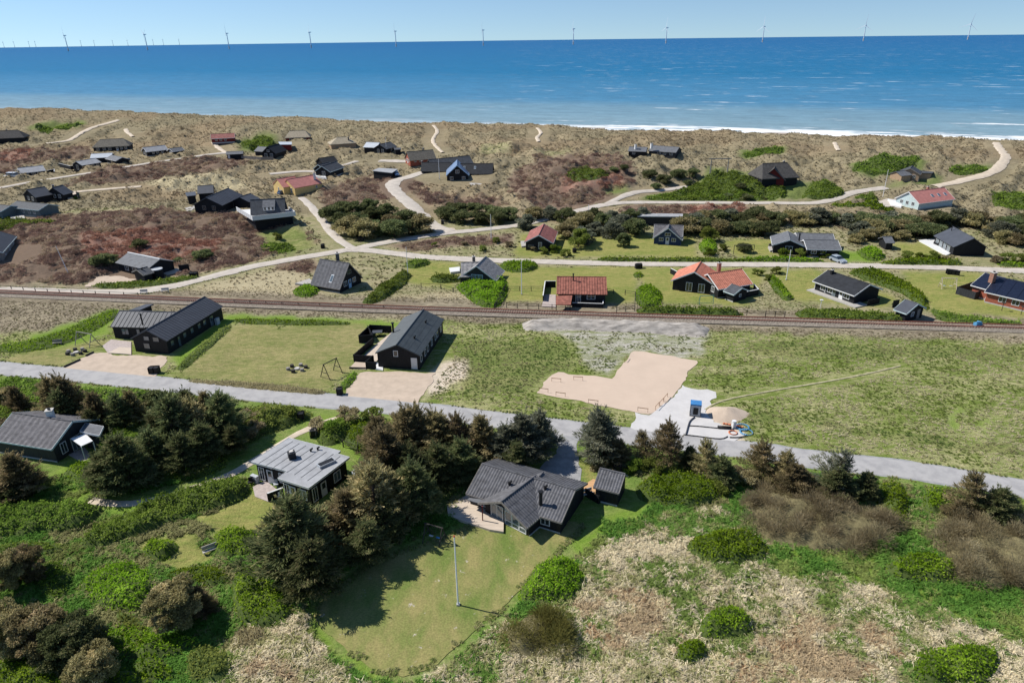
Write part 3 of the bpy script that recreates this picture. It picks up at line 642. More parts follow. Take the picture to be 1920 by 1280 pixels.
# ================================================================== HOUSES
class House:
    def __init__(s, label, base_px, cat='house', name='house', tagname=None, dz=0.0, group=None):
        g = G(*base_px); s.z0 = float(hlow(g[0], g[1])) + dz; s.c = g
        s.t = thing(name, label, cat, (g[0], g[1], s.z0), group); s.w = []
        if tagname: LANDMARKS.append((base_px[0], base_px[1], tagname, g))
    def pt(s, px, h): return P(px[0], px[1], s.z0 + h)
    # -------- a gabled (or hipped) wing: ridge end pixels, width, ridge and eave height
    def wing(s, R1, R2, W, rh=4.2, eh=2.4, roof='felt_dark', wall='black_wood', trim=None, oh=.4, gov=.35, hip=0, th=.16, seam=0, corr=0, W2=None, L=None, found=True, walls=True):
        a = s.pt(R1, rh)[:2]; b = s.pt(R2, rh)[:2]; u = (b - a); Ln = float(np.hypot(*u)); u = u / Ln
        if L: mid = (a + b) / 2; a = mid - u * L / 2; b = mid + u * L / 2; Ln = L
        n = np.array([-u[1], u[0]])
        if n @ a > 0: n = -n                     # towards the camera
        W2 = W if W2 is None else W2
        hf, hb = W / 2, W2 / 2                   # half width in front of and behind the ridge
        z0 = s.z0
        def at(q, o, z): return (a[0] + u[0] * q + n[0] * o, a[1] + u[1] * q + n[1] * o, z0 + z)
        w = dict(at=at, L=Ln, hf=hf, hb=hb, eh=eh, rh=rh, u=u, n=n, gov=gov, hip=hip); s.w.append(w)
        sf = (rh - eh) / hf; sb = (rh - eh) / hb
        s0, s1 = (gov, Ln - gov) if not hip else (-hip + .4, Ln + hip - .4)
        zb = -.8
        if walls:
            m = MB()
            if hip:
                m.prism([at(s0, hf, 0)[:2], at(s1, hf, 0)[:2], at(s1, -hb, 0)[:2], at(s0, -hb, 0)[:2]], z0 + zb, z0 + eh)
            else:
                ring = [(hf, zb), (hf, eh), (0, rh - .05), (-hb, eh), (-hb, zb)]
                vs = [at(s0, o, z) for o, z in ring] + [at(s1, o, z) for o, z in ring]
                m.add(vs, [(0, 1, 2, 3, 4), (9, 8, 7, 6, 5)] + [(i, i + 5, (i + 1) % 5 + 5, (i + 1) % 5) for i in range(5)])
            m.build('wall', wall, s.t)
            if found and trim is not None:
                for o, sg in ((hf, 1), (-hb, -1)):
                    f = MB(); f.hexa([at(s0, o, -.5), at(s1, o, -.5), at(s1, o + sg * .04, -.5), at(s0, o + sg * .04, -.5), at(s0, o, .22), at(s1, o, .22), at(s1, o + sg * .04, .22), at(s0, o + sg * .04, .22)])
                    f.build('plinth', 'concrete', s.t)
        lift = .06
        def top(q, o): return at(q, o, rh + lift - (sf * o if o > 0 else -sb * o))
        if hip:
            e = eh + lift - .05
            A, B = at(0, 0, rh + lift), at(Ln, 0, rh + lift)
            c = [at(-hip, hf + oh, e), at(Ln + hip, hf + oh, e), at(Ln + hip, -hb - oh, e), at(-hip, -hb - oh, e)]
            m = MB(); vs = [A, B] + c + [(x, y, z - .3) for x, y, z in c]
            m.add(vs, [(2, 3, 1, 0), (3, 4, 1), (4, 5, 0, 1), (5, 2, 0), (6, 7, 3, 2), (7, 8, 4, 3), (8, 9, 5, 4), (9, 6, 2, 5), (9, 8, 7, 6)])
            m.build('roof', roof, s.t)
            MB().bar(A, B, .14).build('ridge_cap', roof, s.t)
        else:
            for sg, o1 in ((1, hf + oh), (-1, -hb - oh)):
                m = MB()
                if corr:
                    k = max(4, int(Ln / corr)); rows = 4 if sg > 0 else 1; amp = .035
                    for rI in range(rows):
                        oa, ob = o1 * rI / rows, o1 * (rI + 1) / rows + sg * .03
                        drop = .03 * (rI % 2 == 0)
                        V = []; K = 4 * k
                        for i in range(K + 1):
                            q = Ln * i / K; zz = amp * math.sin(2 * math.pi * i / 4) * (1 if rI < 99 else 0)
                            for oo in (oa, ob):
                                x, y, z = top(q, oo); V.append((x, y, z + zz + (.035 if oo == oa and rI else .0) * 0 + (.02 if oo == ob else 0)))
                        m.add(V, [((2 * i, 2 * i + 2, 2 * i + 3, 2 * i + 1) if sg < 0 else (2 * i, 2 * i + 1, 2 * i + 3, 2 * i + 2)) for i in range(K)])
                    m.slab([tuple(np.array(top(0, 0)) - (0, 0, .07)), tuple(np.array(top(Ln, 0)) - (0, 0, .07)), tuple(np.array(top(Ln, o1)) - (0, 0, .07)), tuple(np.array(top(0, o1)) - (0, 0, .07))], .1)
                else:
                    m.slab([top(0, 0), top(Ln, 0), top(Ln, o1), top(0, o1)], th)
                m.build('roof_slope', roof, s.t)
            cap = MB().bar(np.array(at(-.02, 0, rh + lift + .02)), np.array(at(Ln + .02, 0, rh + lift + .02)), .11); cap.build('ridge_cap', roof, s.t)
            if seam:
                k = int(Ln / seam); proto = None
                for sg, o1 in ((1, hf + oh), (-1, -hb - oh)):
                    me = None
                    for i in range(k + 1):
                        q = Ln * i / k; q = min(max(q, .04), Ln - .04)
                        if me is None:
                            p0 = np.array(top(q, 0)); q0 = q; p1 = np.array(top(q, o1)); mm = MB(); nz = .07
                            us = u * .035
                            pts = []
                            for z_ in (0, nz):
                                for p_, sgn in ((p0, -1), (p0, 1), (p1, 1), (p1, -1)): pts.append((p_[0] + sgn * us[0] - p0[0], p_[1] + sgn * us[1] - p0[1], p_[2] + z_ - p0[2]))
                            mm.hexa(pts); me = bpy.data.meshes.new('roof_seam'); me.from_pydata(mm.v, [], mm.f)
                        p = np.array(top(q, 0)); link('roof_seam', me, roof, s.t, False, tuple(p - np.array(s.t.location)))
            if trim:
                for q in (0, Ln):
                    m = MB(); e = .05 if q else -.05
                    for o1 in (hf + oh, -hb - oh):
                        p0, p1 = np.array(top(q, 0)), np.array(top(q, o1)); d = np.array([u[0] * e, u[1] * e, 0])
                        m.hexa([tuple(p0 + (0, 0, -.24)), tuple(p0 + d + (0, 0, -.24)), tuple(p1 + d + (0, 0, -.24)), tuple(p1 + (0, 0, -.24)), tuple(p0 + (0, 0, .05)), tuple(p0 + d + (0, 0, .05)), tuple(p1 + d + (0, 0, .05)), tuple(p1 + (0, 0, .05))])
                    m.build('bargeboard', trim, s.t)
                m = MB(); o1 = hf + oh; p0, p1 = np.array(top(0, o1)), np.array(top(Ln, o1)); d = np.array([n[0] * .06, n[1] * .06, 0])
                m.hexa([tuple(p0 + (0, 0, -.2)), tuple(p0 + d + (0, 0, -.2)), tuple(p1 + d + (0, 0, -.2)), tuple(p1 + (0, 0, -.2)), tuple(p0), tuple(p0 + d), tuple(p1 + d), tuple(p1)]); m.build('gutter', trim, s.t)
        w['top'] = top; w['s0'], w['s1'] = s0, s1
        return w
    # -------- openings: side f/b/l/r, position along the wall (0..1), sill height, width, height
    def _side(s, w, side):
        at = w['at']
        if side == 'f': return lambda q, e: at(w['s0'] + (w['s1'] - w['s0']) * q, w['hf'] + e, 0), np.array([*w['u'], 0]), np.array([*w['n'], 0])
        if side == 'b': return lambda q, e: at(w['s0'] + (w['s1'] - w['s0']) * q, -w['hb'] - e, 0), np.array([*w['u'], 0]), -np.array([*w['n'], 0])
        if side == 'l': return lambda q, e: at(w['s0'] - e, w['hf'] + (-w['hb'] - w['hf']) * q, 0), np.array([*w['n'], 0]), -np.array([*w['u'], 0])
        return lambda q, e: at(w['s1'] + e, w['hf'] + (-w['hb'] - w['hf']) * q, 0), np.array([*w['n'], 0]), np.array([*w['u'], 0])
    def win(s, w, side, q, sill=.95, ww=1.0, h=1.15, trim='white_paint', bars=1, glass='glass', name='window', fw=.09, tri=None):
        f, d, nn = s._side(w, side); c = np.array(f(q, 0)); c[2] = s.z0
        def p(x, z, e): return tuple(c + d * x + nn * e + np.array([0, 0, z]))
        def rect(m, x0, x1, z0, z1, e0, e1): m.hexa([p(x0, z0, e0), p(x1, z0, e0), p(x1, z0, e1), p(x0, z0, e1), p(x0, z1, e0), p(x1, z1, e0), p(x1, z1, e1), p(x0, z1, e1)])
        m = MB(); x0, x1, z0, z1 = -ww / 2, ww / 2, sill, sill + h
        rect(m, x0 - fw, x1 + fw, z1, z1 + fw, -.05, .07); rect(m, x0 - fw, x1 + fw, z0 - fw, z0, -.05, .07); rect(m, x0 - fw, x0, z0, z1, -.05, .065); rect(m, x1, x1 + fw, z0, z1, -.05, .065)
        for i in range(1, bars + 1):
            xb = x0 + ww * i / (bars + 1); rect(m, xb - .035, xb + .035, z0, z1, -.05, .055)
        o = m.build(name, trim, s.t)
        m = MB(); rect(m, x0, x1, z0, z1, -.04, .03); m.build('pane', glass, o)
    def door(s, w, side, q, col='white_paint', ww=.95, h=2.05, trim='white_paint', pane=True):
        f, d, nn = s._side(w, side); c = np.array(f(q, 0)); c[2] = s.z0
        def p(x, z, e): return tuple(c + d * x + nn * e + np.array([0, 0, z]))
        def rect(m, x0, x1, z0, z1, e0, e1): m.hexa([p(x0, z0, e0), p(x1, z0, e0), p(x1, z0, e1), p(x0, z0, e1), p(x0, z1, e0), p(x1, z1, e0), p(x1, z1, e1), p(x0, z1, e1)])
        m = MB(); rect(m, -ww / 2, ww / 2, .05, h, -.05, .05); o = m.build('door', col, s.t)
        m = MB(); rect(m, ww / 2 - .16, ww / 2 - .05, 1.0, 1.06, .05, .1); m.build('handle', 'metal_grey', o)
        if pane: m = MB(); rect(m, -ww * .3, ww * .3, 1.1, h - .15, .03, .06); m.build('pane', 'glass', o)
    def wins(s, w, side, qs, *a, **k):
        for q in qs: s.win(w, side, q, *a, **k)
    def skylight(s, w, q, o, ww=.8, hh=1.1):
        top = w['top']; n = MB(); a = [np.array(top(q - ww / 2, o - hh / 2)), np.array(top(q + ww / 2, o - hh / 2)), np.array(top(q + ww / 2, o + hh / 2)), np.array(top(q - ww / 2, o + hh / 2))]
        n.slab([tuple(p + (0, 0, .1)) for p in a], .14); f = n.build('skylight', 'metal_light', s.t)
        c = sum(a) / 4; n = MB(); n.slab([tuple(c + (p - c) * .8 + (0, 0, .12)) for p in a], .05); n.build('pane', 'glass_sky', f)
    def chimney(s, px, top, m='brick_chimney', sx=.6, cap='stone', name='chimney', pot=True):
        p = s.pt(px, top); b = MB().box((p[0], p[1], p[2] - 2.2), sx, sx, 2.2, .3); o = b.build(name, m, s.t)
        MB().box((p[0], p[1], p[2]), sx * 1.25, sx * 1.25, .1, .3).build('chimney_cap', cap, o)
        if pot: MB().bar((p[0], p[1], p[2] + .1), (p[0], p[1], p[2] + .32), sx * .22, n=8).build('flue', 'plastic_black', o)
    def pipe(s, px, top, r=.11, m='plastic_black', down=1.8):
        p = s.pt(px, top); o = MB().bar((p[0], p[1], p[2] - down), p, r, n=8).build('flue_pipe', m, s.t); MB().bar(p, (p[0], p[1], p[2] + .12), r * 1.6, n=8).build('flue_cap', m, o)
    def vent(s, w, q, o):
        x, y, z = w['top'](q, o); v = MB().box((x, y, z - .1), .28, .28, .5, .4); v.bar((x, y, z + .3), (x + .25, y - .1, z + .55), .13); v.build('roof_vent', 'plastic_black', s.t)
    def deck(s, poly, h=.25, m='deck_pale', name='terrace', rel=None):
        z = s.z0 + h; w = [s.pt(q, h)[:2] for q in poly]; return MB().prism([tuple(q) for q in w], z - (.3 if h > 1.2 else max(.35, h + .3)), z).build(name, m, s.t)
    def fence(s, line, h=1.2, m='black_wood', cap=None, th=.09, base=0.0, name='terrace_fence', gap=0):
        """screen along a line of ground pixels; panels are pieces, with a post between"""
        pts = [s.pt(q, base) for q in line]
        for a, b in zip(pts[:-1], pts[1:]):
            L = float(np.hypot(*(b - a)[:2])); k = max(1, int(round(L / 1.9))); rz = math.atan2(b[1] - a[1], b[0] - a[0])
            for i in range(k):
                c = a + (b - a) * (i + .5) / k; o = MB().box((c[0], c[1], s.z0 + base - .3), L / k - .04, th, h + .3, rz).build(name, m, s.t)
                if cap: MB().box((c[0], c[1], s.z0 + base + h), L / k, th * 2.2, .07, rz).build('cap_rail', cap, o)
                e = a + (b - a) * i / k; MB().box((e[0], e[1], s.z0 + base - .3), .13, .13, h + .36, rz).build('fence_post', m, o)
    def flat(s, poly, h=2.5, roof='felt_dark', wall='black_wood', trim=None, inset=.3, th=.22, hs=None, name='roof'):
        """flat-roofed block from roof corner pixels"""
        hs = hs or [h] * len(poly); pts = [s.pt(q, hh) for q, hh in zip(poly, hs)]; c = sum(pts) / len(pts)
        xy = [tuple(p[:2]) for p in pts]; n = len(xy)
        a0 = sum(xy[i][0] * xy[(i + 1) % n][1] - xy[(i + 1) % n][0] * xy[i][1] for i in range(n))
        if a0 < 0: pts = pts[::-1]
        zt = [p[2] for p in pts]
        r = MB().prism([tuple(p[:2]) for p in pts], [z - th for z in zt], zt).build(name, roof, s.t)
        # wall ring set in under the roof
        N = len(pts); inn = []
        for i in range(N):
            p, q, o = pts[i - 1][:2], pts[i][:2], pts[(i + 1) % N][:2]
            d1 = (q - p) / np.linalg.norm(q - p); d2 = (o - q) / np.linalg.norm(o - q); n1 = np.array([-d1[1], d1[0]]); n2 = np.array([-d2[1], d2[0]])
            k = (n1 + n2); inn.append(q + k * inset / max(.3, 1 + n1 @ n2))
        MB().prism([tuple(q) for q in inn], s.z0 - .6, [z - th for z in zt]).build('wall', wall, s.t)
        if trim:
            for i in range(N):
                a, b = pts[i], pts[(i + 1) % N]; dd = (b - a)[:2] / np.linalg.norm((b - a)[:2]); o = np.array([dd[1], -dd[0]]) * .04
                m = MB(); m.hexa([(a[0], a[1], a[2] - .26), (b[0], b[1], b[2] - .26), (b[0] + o[0], b[1] + o[1], b[2] - .26), (a[0] + o[0], a[1] + o[1], a[2] - .26), (a[0], a[1], a[2] + .03), (b[0], b[1], b[2] + .03), (b[0] + o[0], b[1] + o[1], b[2] + .03), (a[0] + o[0], a[1] + o[1], a[2] + .03)])
                m.build('fascia', trim, s.t)
        # edges for openings
        s.edges = [(inn[i], inn[(i + 1) % N]) for i in range(N)]
        return s.edges
    def edge_w(s, i):
        a, b = s.edges[i]; u = (b - a); L = float(np.linalg.norm(u)); u = u / L; n = np.array([u[1], -u[0]])
        return dict(at=lambda q, o, z: (a[0] + u[0] * q + n[0] * o, a[1] + u[1] * q + n[1] * o, s.z0 + z), L=L, hf=0, hb=0, u=u, n=n, s0=0, s1=L)
WP = 'white_paint'
# ---- far dune rows, left
h = House('big black hip-roofed house cut off by the left edge, below the dune crest', (14, 268), tagname='the black hip-roofed house at the left edge')
h.wing((-12, 246), (34, 244), 10, 6.2, 2.6, 'thatch_dark', 'black_wood', hip=3.5); h.chimney((12, 243), 6.6)
h = House('wide thatched house with grey-brown hip roof and pale ridge strip', (210, 285), tagname='the wide grey thatched house'); 
w = h.wing((187, 262), (231, 260), 9, 5.6, 2.5, 'thatch_grey', hip=3.2); h.wins(w, 'f', (.12, .3, .45), ww=1.2); h.door(w, 'f', .66); h.wins(w, 'f', (.78, .9), ww=1.0); h.pipe((245, 268), 5, .1)
h = House('long low black house with pale grey metal roof behind another, right of the heath', (206, 304), tagname='the pale metal-roofed house')
w = h.wing((171, 289), (211, 287), 7, 3.6, 2.3, 'metal_light'); w = h.wing((209, 291), (229, 295), 5.5, 3.3, 2.2, 'felt_mid', trim=WP); h.win(w, 'f', .5); h.fence([(236, 303), (244, 300)], 1.2)
h = House('small black house with light grey roof and two white windows beside the far track', (165, 318), tagname='the black cottage beside the far track')
w = h.wing((142, 303), (179, 297), 6.5, 3.7, 2.3, 'felt_grey'); h.wins(w, 'f', (.55, .82), ww=1.1, h=1.0); h.win(w, 'l', .55, .2, 1.4, 1.9); h.fence([(112, 312), (133, 317), (142, 316)], 1.3, cap=WP)
h = House('black house with blue-grey roof and white-trimmed gable, third from left in back row', (285, 293), tagname='the blue-grey gabled house')
w = h.wing((268, 277), (309, 272.5), 6, 4.0, 2.4, 'felt_grey', trim=WP); h.win(w, 'l', .35, .3, 1.5, 1.8); h.win(w, 'l', .7); h.wins(w, 'f', (.3, .5, .75), ww=.9)
h = House('small black garage with pale door next to blue-grey gabled house', (326, 291), cat='garage', name='garage'); w = h.wing((317, 279), (340, 276), 5, 3.2, 2.1, 'felt_mid', trim=WP); h.door(w, 'l', .5, WP, 2.2, 1.9, pane=False)
h = House('black house with pale roof and two white windows above the white van', (62, 333), tagname='the house above the white van')
w = h.wing((33, 315.6), (80, 310.5), 6.5, 3.8, 2.3, 'felt_grey', trim=WP); h.wins(w, 'f', (.5, .75), ww=1.1, h=1.0); h.win(w, 'f', .25, 1.2, .4, .4); h.win(w, 'l', .5, .2, 1.6, 1.9); h.deck([(6, 329), (27, 325), (28, 331), (10, 334)], .5, 'deck_grey'); h.fence([(89, 325), (103, 322), (103, 327)], 1.1, cap=WP)
h = House('black house with two gables and pale-lit roof valleys on the left', (84, 376), tagname='the two-gabled black house')
w = h.wing((50, 356), (84, 350), 7.5, 4.6, 2.4, 'metal_grey'); h.wins(w, 'l', (.3, .65), ww=1.0); w = h.wing((98, 352), (118, 347), 7, 4.6, 2.3, 'metal_grey'); h.wins(w, 'l', (.25, .55, .8), ww=.9); h.deck([(120, 366), (140, 359), (145, 366), (128, 373)], .6, 'deck_pale'); h.fence([(126, 375), (145, 371), (144, 362)], 1.4); h.chimney((99, 347), 5.2, 'stone_chimney')
h = House('grey-green low house with dark roof on green bank, left edge', (68, 407), tagname='the grey-green low house')
w = h.wing((32, 377.5), (90, 383), 6.5, 3.5, 2.4, 'felt_dark', 'grey_green_wood', trim='pale_teal'); h.wins(w, 'f', (.45, .65, .82), ww=.8); w = h.wing((-14, 383), (20, 386), 6.5, 3.3, 2.3, 'felt_dark', 'grey_green_wood', trim='pale_teal'); h.win(w, 'f', .6, .8, 1.2, .8); h.deck([(18, 405), (45, 404), (47, 409), (20, 410)], .3, 'deck_grey')
h = House('grey timber house with dark blue roof cut off by the left edge', (2, 498), tagname='the grey timber house at the left edge')
w = h.wing((-34, 463), (-4, 433), 7, 4.4, 2.6, 'metal_grey', 'grey_wood', trim='pale_teal', seam=.9); h.wins(w, 'f', (.2, .5, .8), ww=.9, h=1.3)
# ---- far dune rows, middle
h = House('low red house with faded red roof on the dune, left of green mound', (418, 264), tagname='the low red house'); w = h.wing((395, 252), (440, 250), 6.5, 4.0, 2.3, 'tile_maroon', 'red_wood', trim=WP); h.wins(w, 'f', (.2, .4, .6), ww=.9)
h = House('small black shed with white door at the end of the far track', (438, 297), cat='shed', name='shed'); w = h.wing((424, 285), (456, 283.5), 4.5, 2.9, 2.1, 'felt_mid'); h.door(w, 'f', .12, pane=False)
h = House('dark red house with straw-thatched hip roof below the sea', (556, 275), tagname='the straw-thatched red house'); w = h.wing((543, 246), (572, 245), 8, 5.4, 2.5, 'thatch_straw', 'red_wood', hip=2.6); h.wins(w, 'f', (.2, .5, .8), ww=1.0); h.flat([(522, 266), (547, 266), (547, 271), (524, 271)], 2.3, 'metal_light', 'red_wood')
h = House('house with tan pyramid thatch roof and small chimney on the dune', (642, 277), tagname='the tan thatched house'); w = h.wing((632, 258), (648, 257), 8.5, 4.8, 2.2, 'thatch_straw', 'tan_brick', hip=4.4); h.chimney((653, 257), 5.0, 'stone_chimney')
h = House('black steep-roofed house with grey side roof behind low fence', (502, 298), tagname='the steep black house'); w = h.wing((501, 276), (523, 269.5), 7, 5.0, 2.2, 'felt_black'); h.wins(w, 'l', (.3, .7), .2, 1.2, 1.7); h.win(w, 'l', .5, 2.8, 1.2, .8); w = h.wing((484, 275), (500, 276), 6, 3.8, 2.2, 'felt_mid'); h.fence([(452, 296), (490, 299), (513, 299)], 1.1, 'grey_wood')
h = House('black house with light metal roof on one wing, below the sand path', (716, 287), tagname='the black house with a light metal wing'); w = h.wing((687, 267), (712, 268), 6.5, 4.0, 2.3, 'metal_light'); w = h.wing((711, 271), (732, 266), 7, 4.2, 2.3, 'felt_dark'); h.wins(w, 'l', (.3, .65), .3, 1.1, 1.6); h.win(w, 'f', .5); h.flat([(738, 277), (752, 277), (752, 280), (740, 281)], 2.2)
h = House('red brick cottage with long grey thatched roof and white windows', (780, 300), tagname='the thatched brick cottage'); w = h.wing((762, 285), (812, 281), 7, 5.0, 2.1, 'thatch_grey', 'red_brick', oh=.6); h.wins(w, 'l', (.25, .75), ww=.9, h=.9); h.door(w, 'l', .5); h.wins(w, 'f', (.2, .4, .75), ww=.9, h=.8); h.chimney((793, 278), 5.6, 'stone_chimney')
h = House('black house cluster with white balcony, right of the yellow house', (612, 331), tagname='the black cluster with white balcony'); w = h.wing((597, 297), (626, 293), 6, 4.0, 2.3, 'felt_black'); w = h.wing((596, 309), (618, 304), 5.5, 4.0, 2.3, 'felt_dark', trim='pale_teal'); h.win(w, 'l', .5); w = h.wing((603, 312), (630, 303), 6.5, 4.6, 2.6, 'felt_dark', trim='pale_teal'); h.win(w, 'l', .45, .9, 1.2, 1.6); h.deck([(591, 326), (610, 330), (612, 333), (590, 330)], .8, WP, 'balcony'); h.flat([(608, 314), (628, 315), (628, 317), (610, 317)], 2.3, 'white_paint')
h = House('yellow rendered house with bright salmon-red roof and white chimney', (552, 366), tagname='the yellow house')
w = h.wing((537, 337), (589, 328), 8.5, 4.8, 2.4, 'tile_pink', 'yellow_render', oh=.25, gov=.15); h.win(w, 'l', .5, 1.0, .9, 1.1); h.win(w, 'l', .25, .4, .8, 1.6); h.win(w, 'f', .8, 1.1, .5, .7); w = h.wing((519, 336), (553, 331), 8.0, 4.9, 2.6, 'tile_pink', 'yellow_render', oh=.25, gov=.15); h.win(w, 'l', .5, .9, .6, 1.0); h.chimney((589, 325), 5.8, WP, .9)
h = House('cluster of dark joined houses with seamed roof in the heath', (410, 393), tagname='the dark cluster in the heath')
w = h.wing((386, 371), (428, 353), 9.2, 4.8, 2.5, 'metal_grey', seam=1.1); h.wins(w, 'l', (.3, .65), ww=1.0, trim='grey_wood'); h.wins(w, 'f', (.55, .75), .3, .9, 1.9, trim='grey_wood'); w = h.wing((370, 349), (400, 347), 7, 4.2, 2.4, 'metal_grey'); w = h.wing((449, 370), (470, 363), 6, 3.6, 2.3, 'metal_grey'); h.flat([(347, 361), (366, 359), (368, 366), (350, 368)], 2.3, 'metal_grey'); h.deck([(346, 390), (364, 386), (368, 393), (350, 396)], .3, 'deck_grey')
h = House('dark A-frame house on black base with white balcony all round', (505, 424), tagname='the white-balconied A-frame', dz=.3)
w = h.wing((469, 375), (534, 372), 6.4, 7.2, 3.2, 'felt_dark', WP, oh=.1, gov=.9); h.win(w, 'l', .5, 3.3, 1.6, 1.6, glass='glass_sky')
db = [(444, 394), (474, 412), (554, 403), (534, 388)]; h.deck(db, 2.9, WP, 'balcony_floor'); h.fence([db[0], db[1], db[2], (542, 394)], 1.0, WP, WP, .06, 2.9, 'balcony_railing')
pb = [h.pt(q, 2.6)[:2] for q in [(462, 402), (478, 411), (548, 403), (530, 391)]]; MB().prism([tuple(q) for q in pb], h.z0 - .8, h.z0 + 2.55).build('base_storey', 'black_wood', h.t)
x = w['L']; m = MB(); tp = w['top']; zc = np.array([0, 0, .75]); m.slab([tuple(np.array(tp(x * .36, .3)) + (0, 0, .12)), tuple(np.array(tp(x * .72, .3)) + (0, 0, .12)), tuple(np.array(tp(x * .72, 2.6)) + (0, 0, 1.3)), tuple(np.array(tp(x * .36, 2.6)) + (0, 0, 1.3))], .15); m.build('dormer_roof', 'felt_mid', h.t)
q0 = [np.array(tp(x * k, 2.4)) for k in (.38, .70)]; m = MB(); m.hexa([tuple(q0[0] + (0, 0, -.3)), tuple(q0[1] + (0, 0, -.3)), tuple(q0[1] - (*w['n'] * 1.4, .2)), tuple(q0[0] - (*w['n'] * 1.4, .2)), tuple(q0[0] + (0, 0, 1.05)), tuple(q0[1] + (0, 0, 1.05)), tuple(q0[1] + (-w['n'][0] * 1.4, -w['n'][1] * 1.4, 1.5)), tuple(q0[0] + (-w['n'][0] * 1.4, -w['n'][1] * 1.4, 1.5))]); d = m.build('dormer', WP, h.t)
for k in (.43, .54, .65): p = np.array(tp(x * k, 2.4)); MB().box((p[0] + w['n'][0] * .02, p[1] + w['n'][1] * .02, p[2] + .12), .62, .1, .75, math.atan2(w['u'][1], w['u'][0])).build('pane', 'glass', d)
h = House('flat-roofed black carport with two cars parked in front', (722, 332), cat='carport', name='carport', tagname='the black carport'); h.flat([(698, 320), (735, 324), (746, 317), (710, 315)], 2.6, 'felt_grey'); m = h.edge_w(0)
h = House('large black house on the dune with bright blue front gable and white windows', (865, 347), tagname='the big black house with blue gable')
w = h.wing((857, 310), (857, 300), 8.2, 6.4, 2.8, 'roof_blue', 'black_wood', trim='pale_blue_paint', oh=.3); h.win(w, 'l', .5, 3.4, 1.3, 1.1, bars=2); h.wins(w, 'l', (.22, .78), .9, 1.1, 1.1)
w = h.wing((791, 305), (846, 305), 7, 5.0, 2.4, 'felt_black'); h.win(w, 'f', .45, .2, 1.5, 1.7); w = h.wing((858, 307), (925, 307), 7.5, 5.4, 2.4, 'felt_black'); h.skylight(w, w['L'] * .2, 1.7); h.skylight(w, w['L'] * .5, 1.7); h.wins(w, 'f', (.3, .5, .7), .3, 1.3, 1.7, glass='glass_sky'); w = h.wing((803, 300), (880, 292), 8, 5.2, 2.5, 'felt_dark'); h.deck([(880, 343), (925, 340), (925, 345), (885, 348)], .4, 'deck_grey'); h.chimney((791, 302), 5.4, 'stone_chimney', .5)
# ---- far dune rows, right
h = House('two low dark roofs with white chimneys hidden in the dune', (1232, 285), tagname='the dune house with white chimneys')
w = h.wing((1180, 275.5), (1214, 276.5), 8, 3.4, 2.2, 'felt_mid'); h.win(w, 'f', .3); w = h.wing((1222, 273), (1274, 276.5), 8, 3.8, 2.2, 'felt_mid', 'charcoal_wood'); h.wins(w, 'f', (.4, .6, .85), ww=1.2); h.chimney((1192, 271), 4.8, WP, .8); h.chimney((1222, 269), 5.4, WP, .9)
h = House('dark thatched house with steep front gable among green mounds', (1452, 340), tagname='the dark thatched house')
w = h.wing((1430, 307), (1476, 305), 9.5, 6.6, 2.2, 'thatch_dark', 'black_wood', hip=2.4, oh=.7); w = h.wing((1452, 316), (1454, 308), 7.5, 5.6, 2.0, 'thatch_dark', 'red_wood', oh=.6, gov=.7); h.win(w, 'l', .5, .4, 2.2, 1.6, 'black_wood', 2); h.chimney((1470, 302), 7.0, 'stone_chimney')
h = House('small tan brick cottage with dark roof and flat annex on the right dune', (1703, 336), tagname='the small tan cottage')
w = h.wing((1707, 316), (1711, 311), 6.5, 4.2, 2.5, 'felt_dark', 'tan_brick', trim='grey_wood'); h.wins(w, 'l', (.25, .78), ww=.8, h=.9); h.flat([(1718, 319), (1751, 322), (1748, 325), (1719, 324)], 2.3, 'felt_dark', 'tan_brick'); w = h.wing((1680, 322), (1700, 320), 5, 3.2, 2.2, 'felt_mid', 'tan_brick')
h = House('pale teal house with red roof, white trim and three skylights', (1732, 388), tagname='the red-roofed teal house')
w = h.wing((1704, 360), (1771, 352), 8.5, 4.9, 2.2, 'tile_pink', 'pale_teal', trim=WP); h.wins(w, 'l', (.25, .5, .75), ww=.9, h=1.0)
for k in (.5, .68, .86): h.skylight(w, w['L'] * k, 2.4, 1.0, 1.0)
h.chimney((1740, 350), 5.4); h.deck([(1666, 374), (1690, 376), (1690, 388), (1670, 384)], .4, WP); h.fence([(1664, 378), (1690, 389)], 1.0, WP)
# ---- middle rows
h = House('black cabin with maroon tiled roof and white window, beside dark trees', (1016, 465), tagname='the maroon-roofed cabin')
w = h.wing((1010, 441), (1020, 420), 7, 4.3, 2.4, 'tile_maroon', trim=WP, corr=.9); h.win(w, 'l', .45, .5, .8, 1.7, bars=1); h.win(w, 'l', .8, .9, 1.4, .5, 'grey_wood'); h.deck([(976, 452), (988, 451), (990, 460), (978, 462)], .4, 'deck_grey')
h = House('small cabin with grey roof and pale blue white-trimmed gable', (1246, 448), tagname='the pale blue gabled cabin')
w = h.wing((1227, 421), (1281, 423), 5.6, 4.4, 2.4, 'fibre_cement_mid', 'black_wood', trim=WP); w = h.wing((1253, 428), (1255, 421), 7.2, 4.7, 1.9, 'fibre_cement_mid', 'blue_wood', trim=WP, gov=.6); h.door(w, 'l', .5, WP); h.wins(w, 'l', (.27, .73), 1.0, 1.0, .8); h.win(w, 'l', .5, 2.5, 1.4, .7)
h = House('long flat pale grey roof half hidden behind the pines', (1235, 415), tagname='the long pale roof'); h.flat([(1184, 405), (1280, 406), (1280, 401), (1188, 400)], 2.7, 'felt_grey', 'charcoal_wood', trim=WP)
h = House('black U-shaped house with blue-grey roofs and white edges', (1510, 474), tagname='the U-shaped black house')
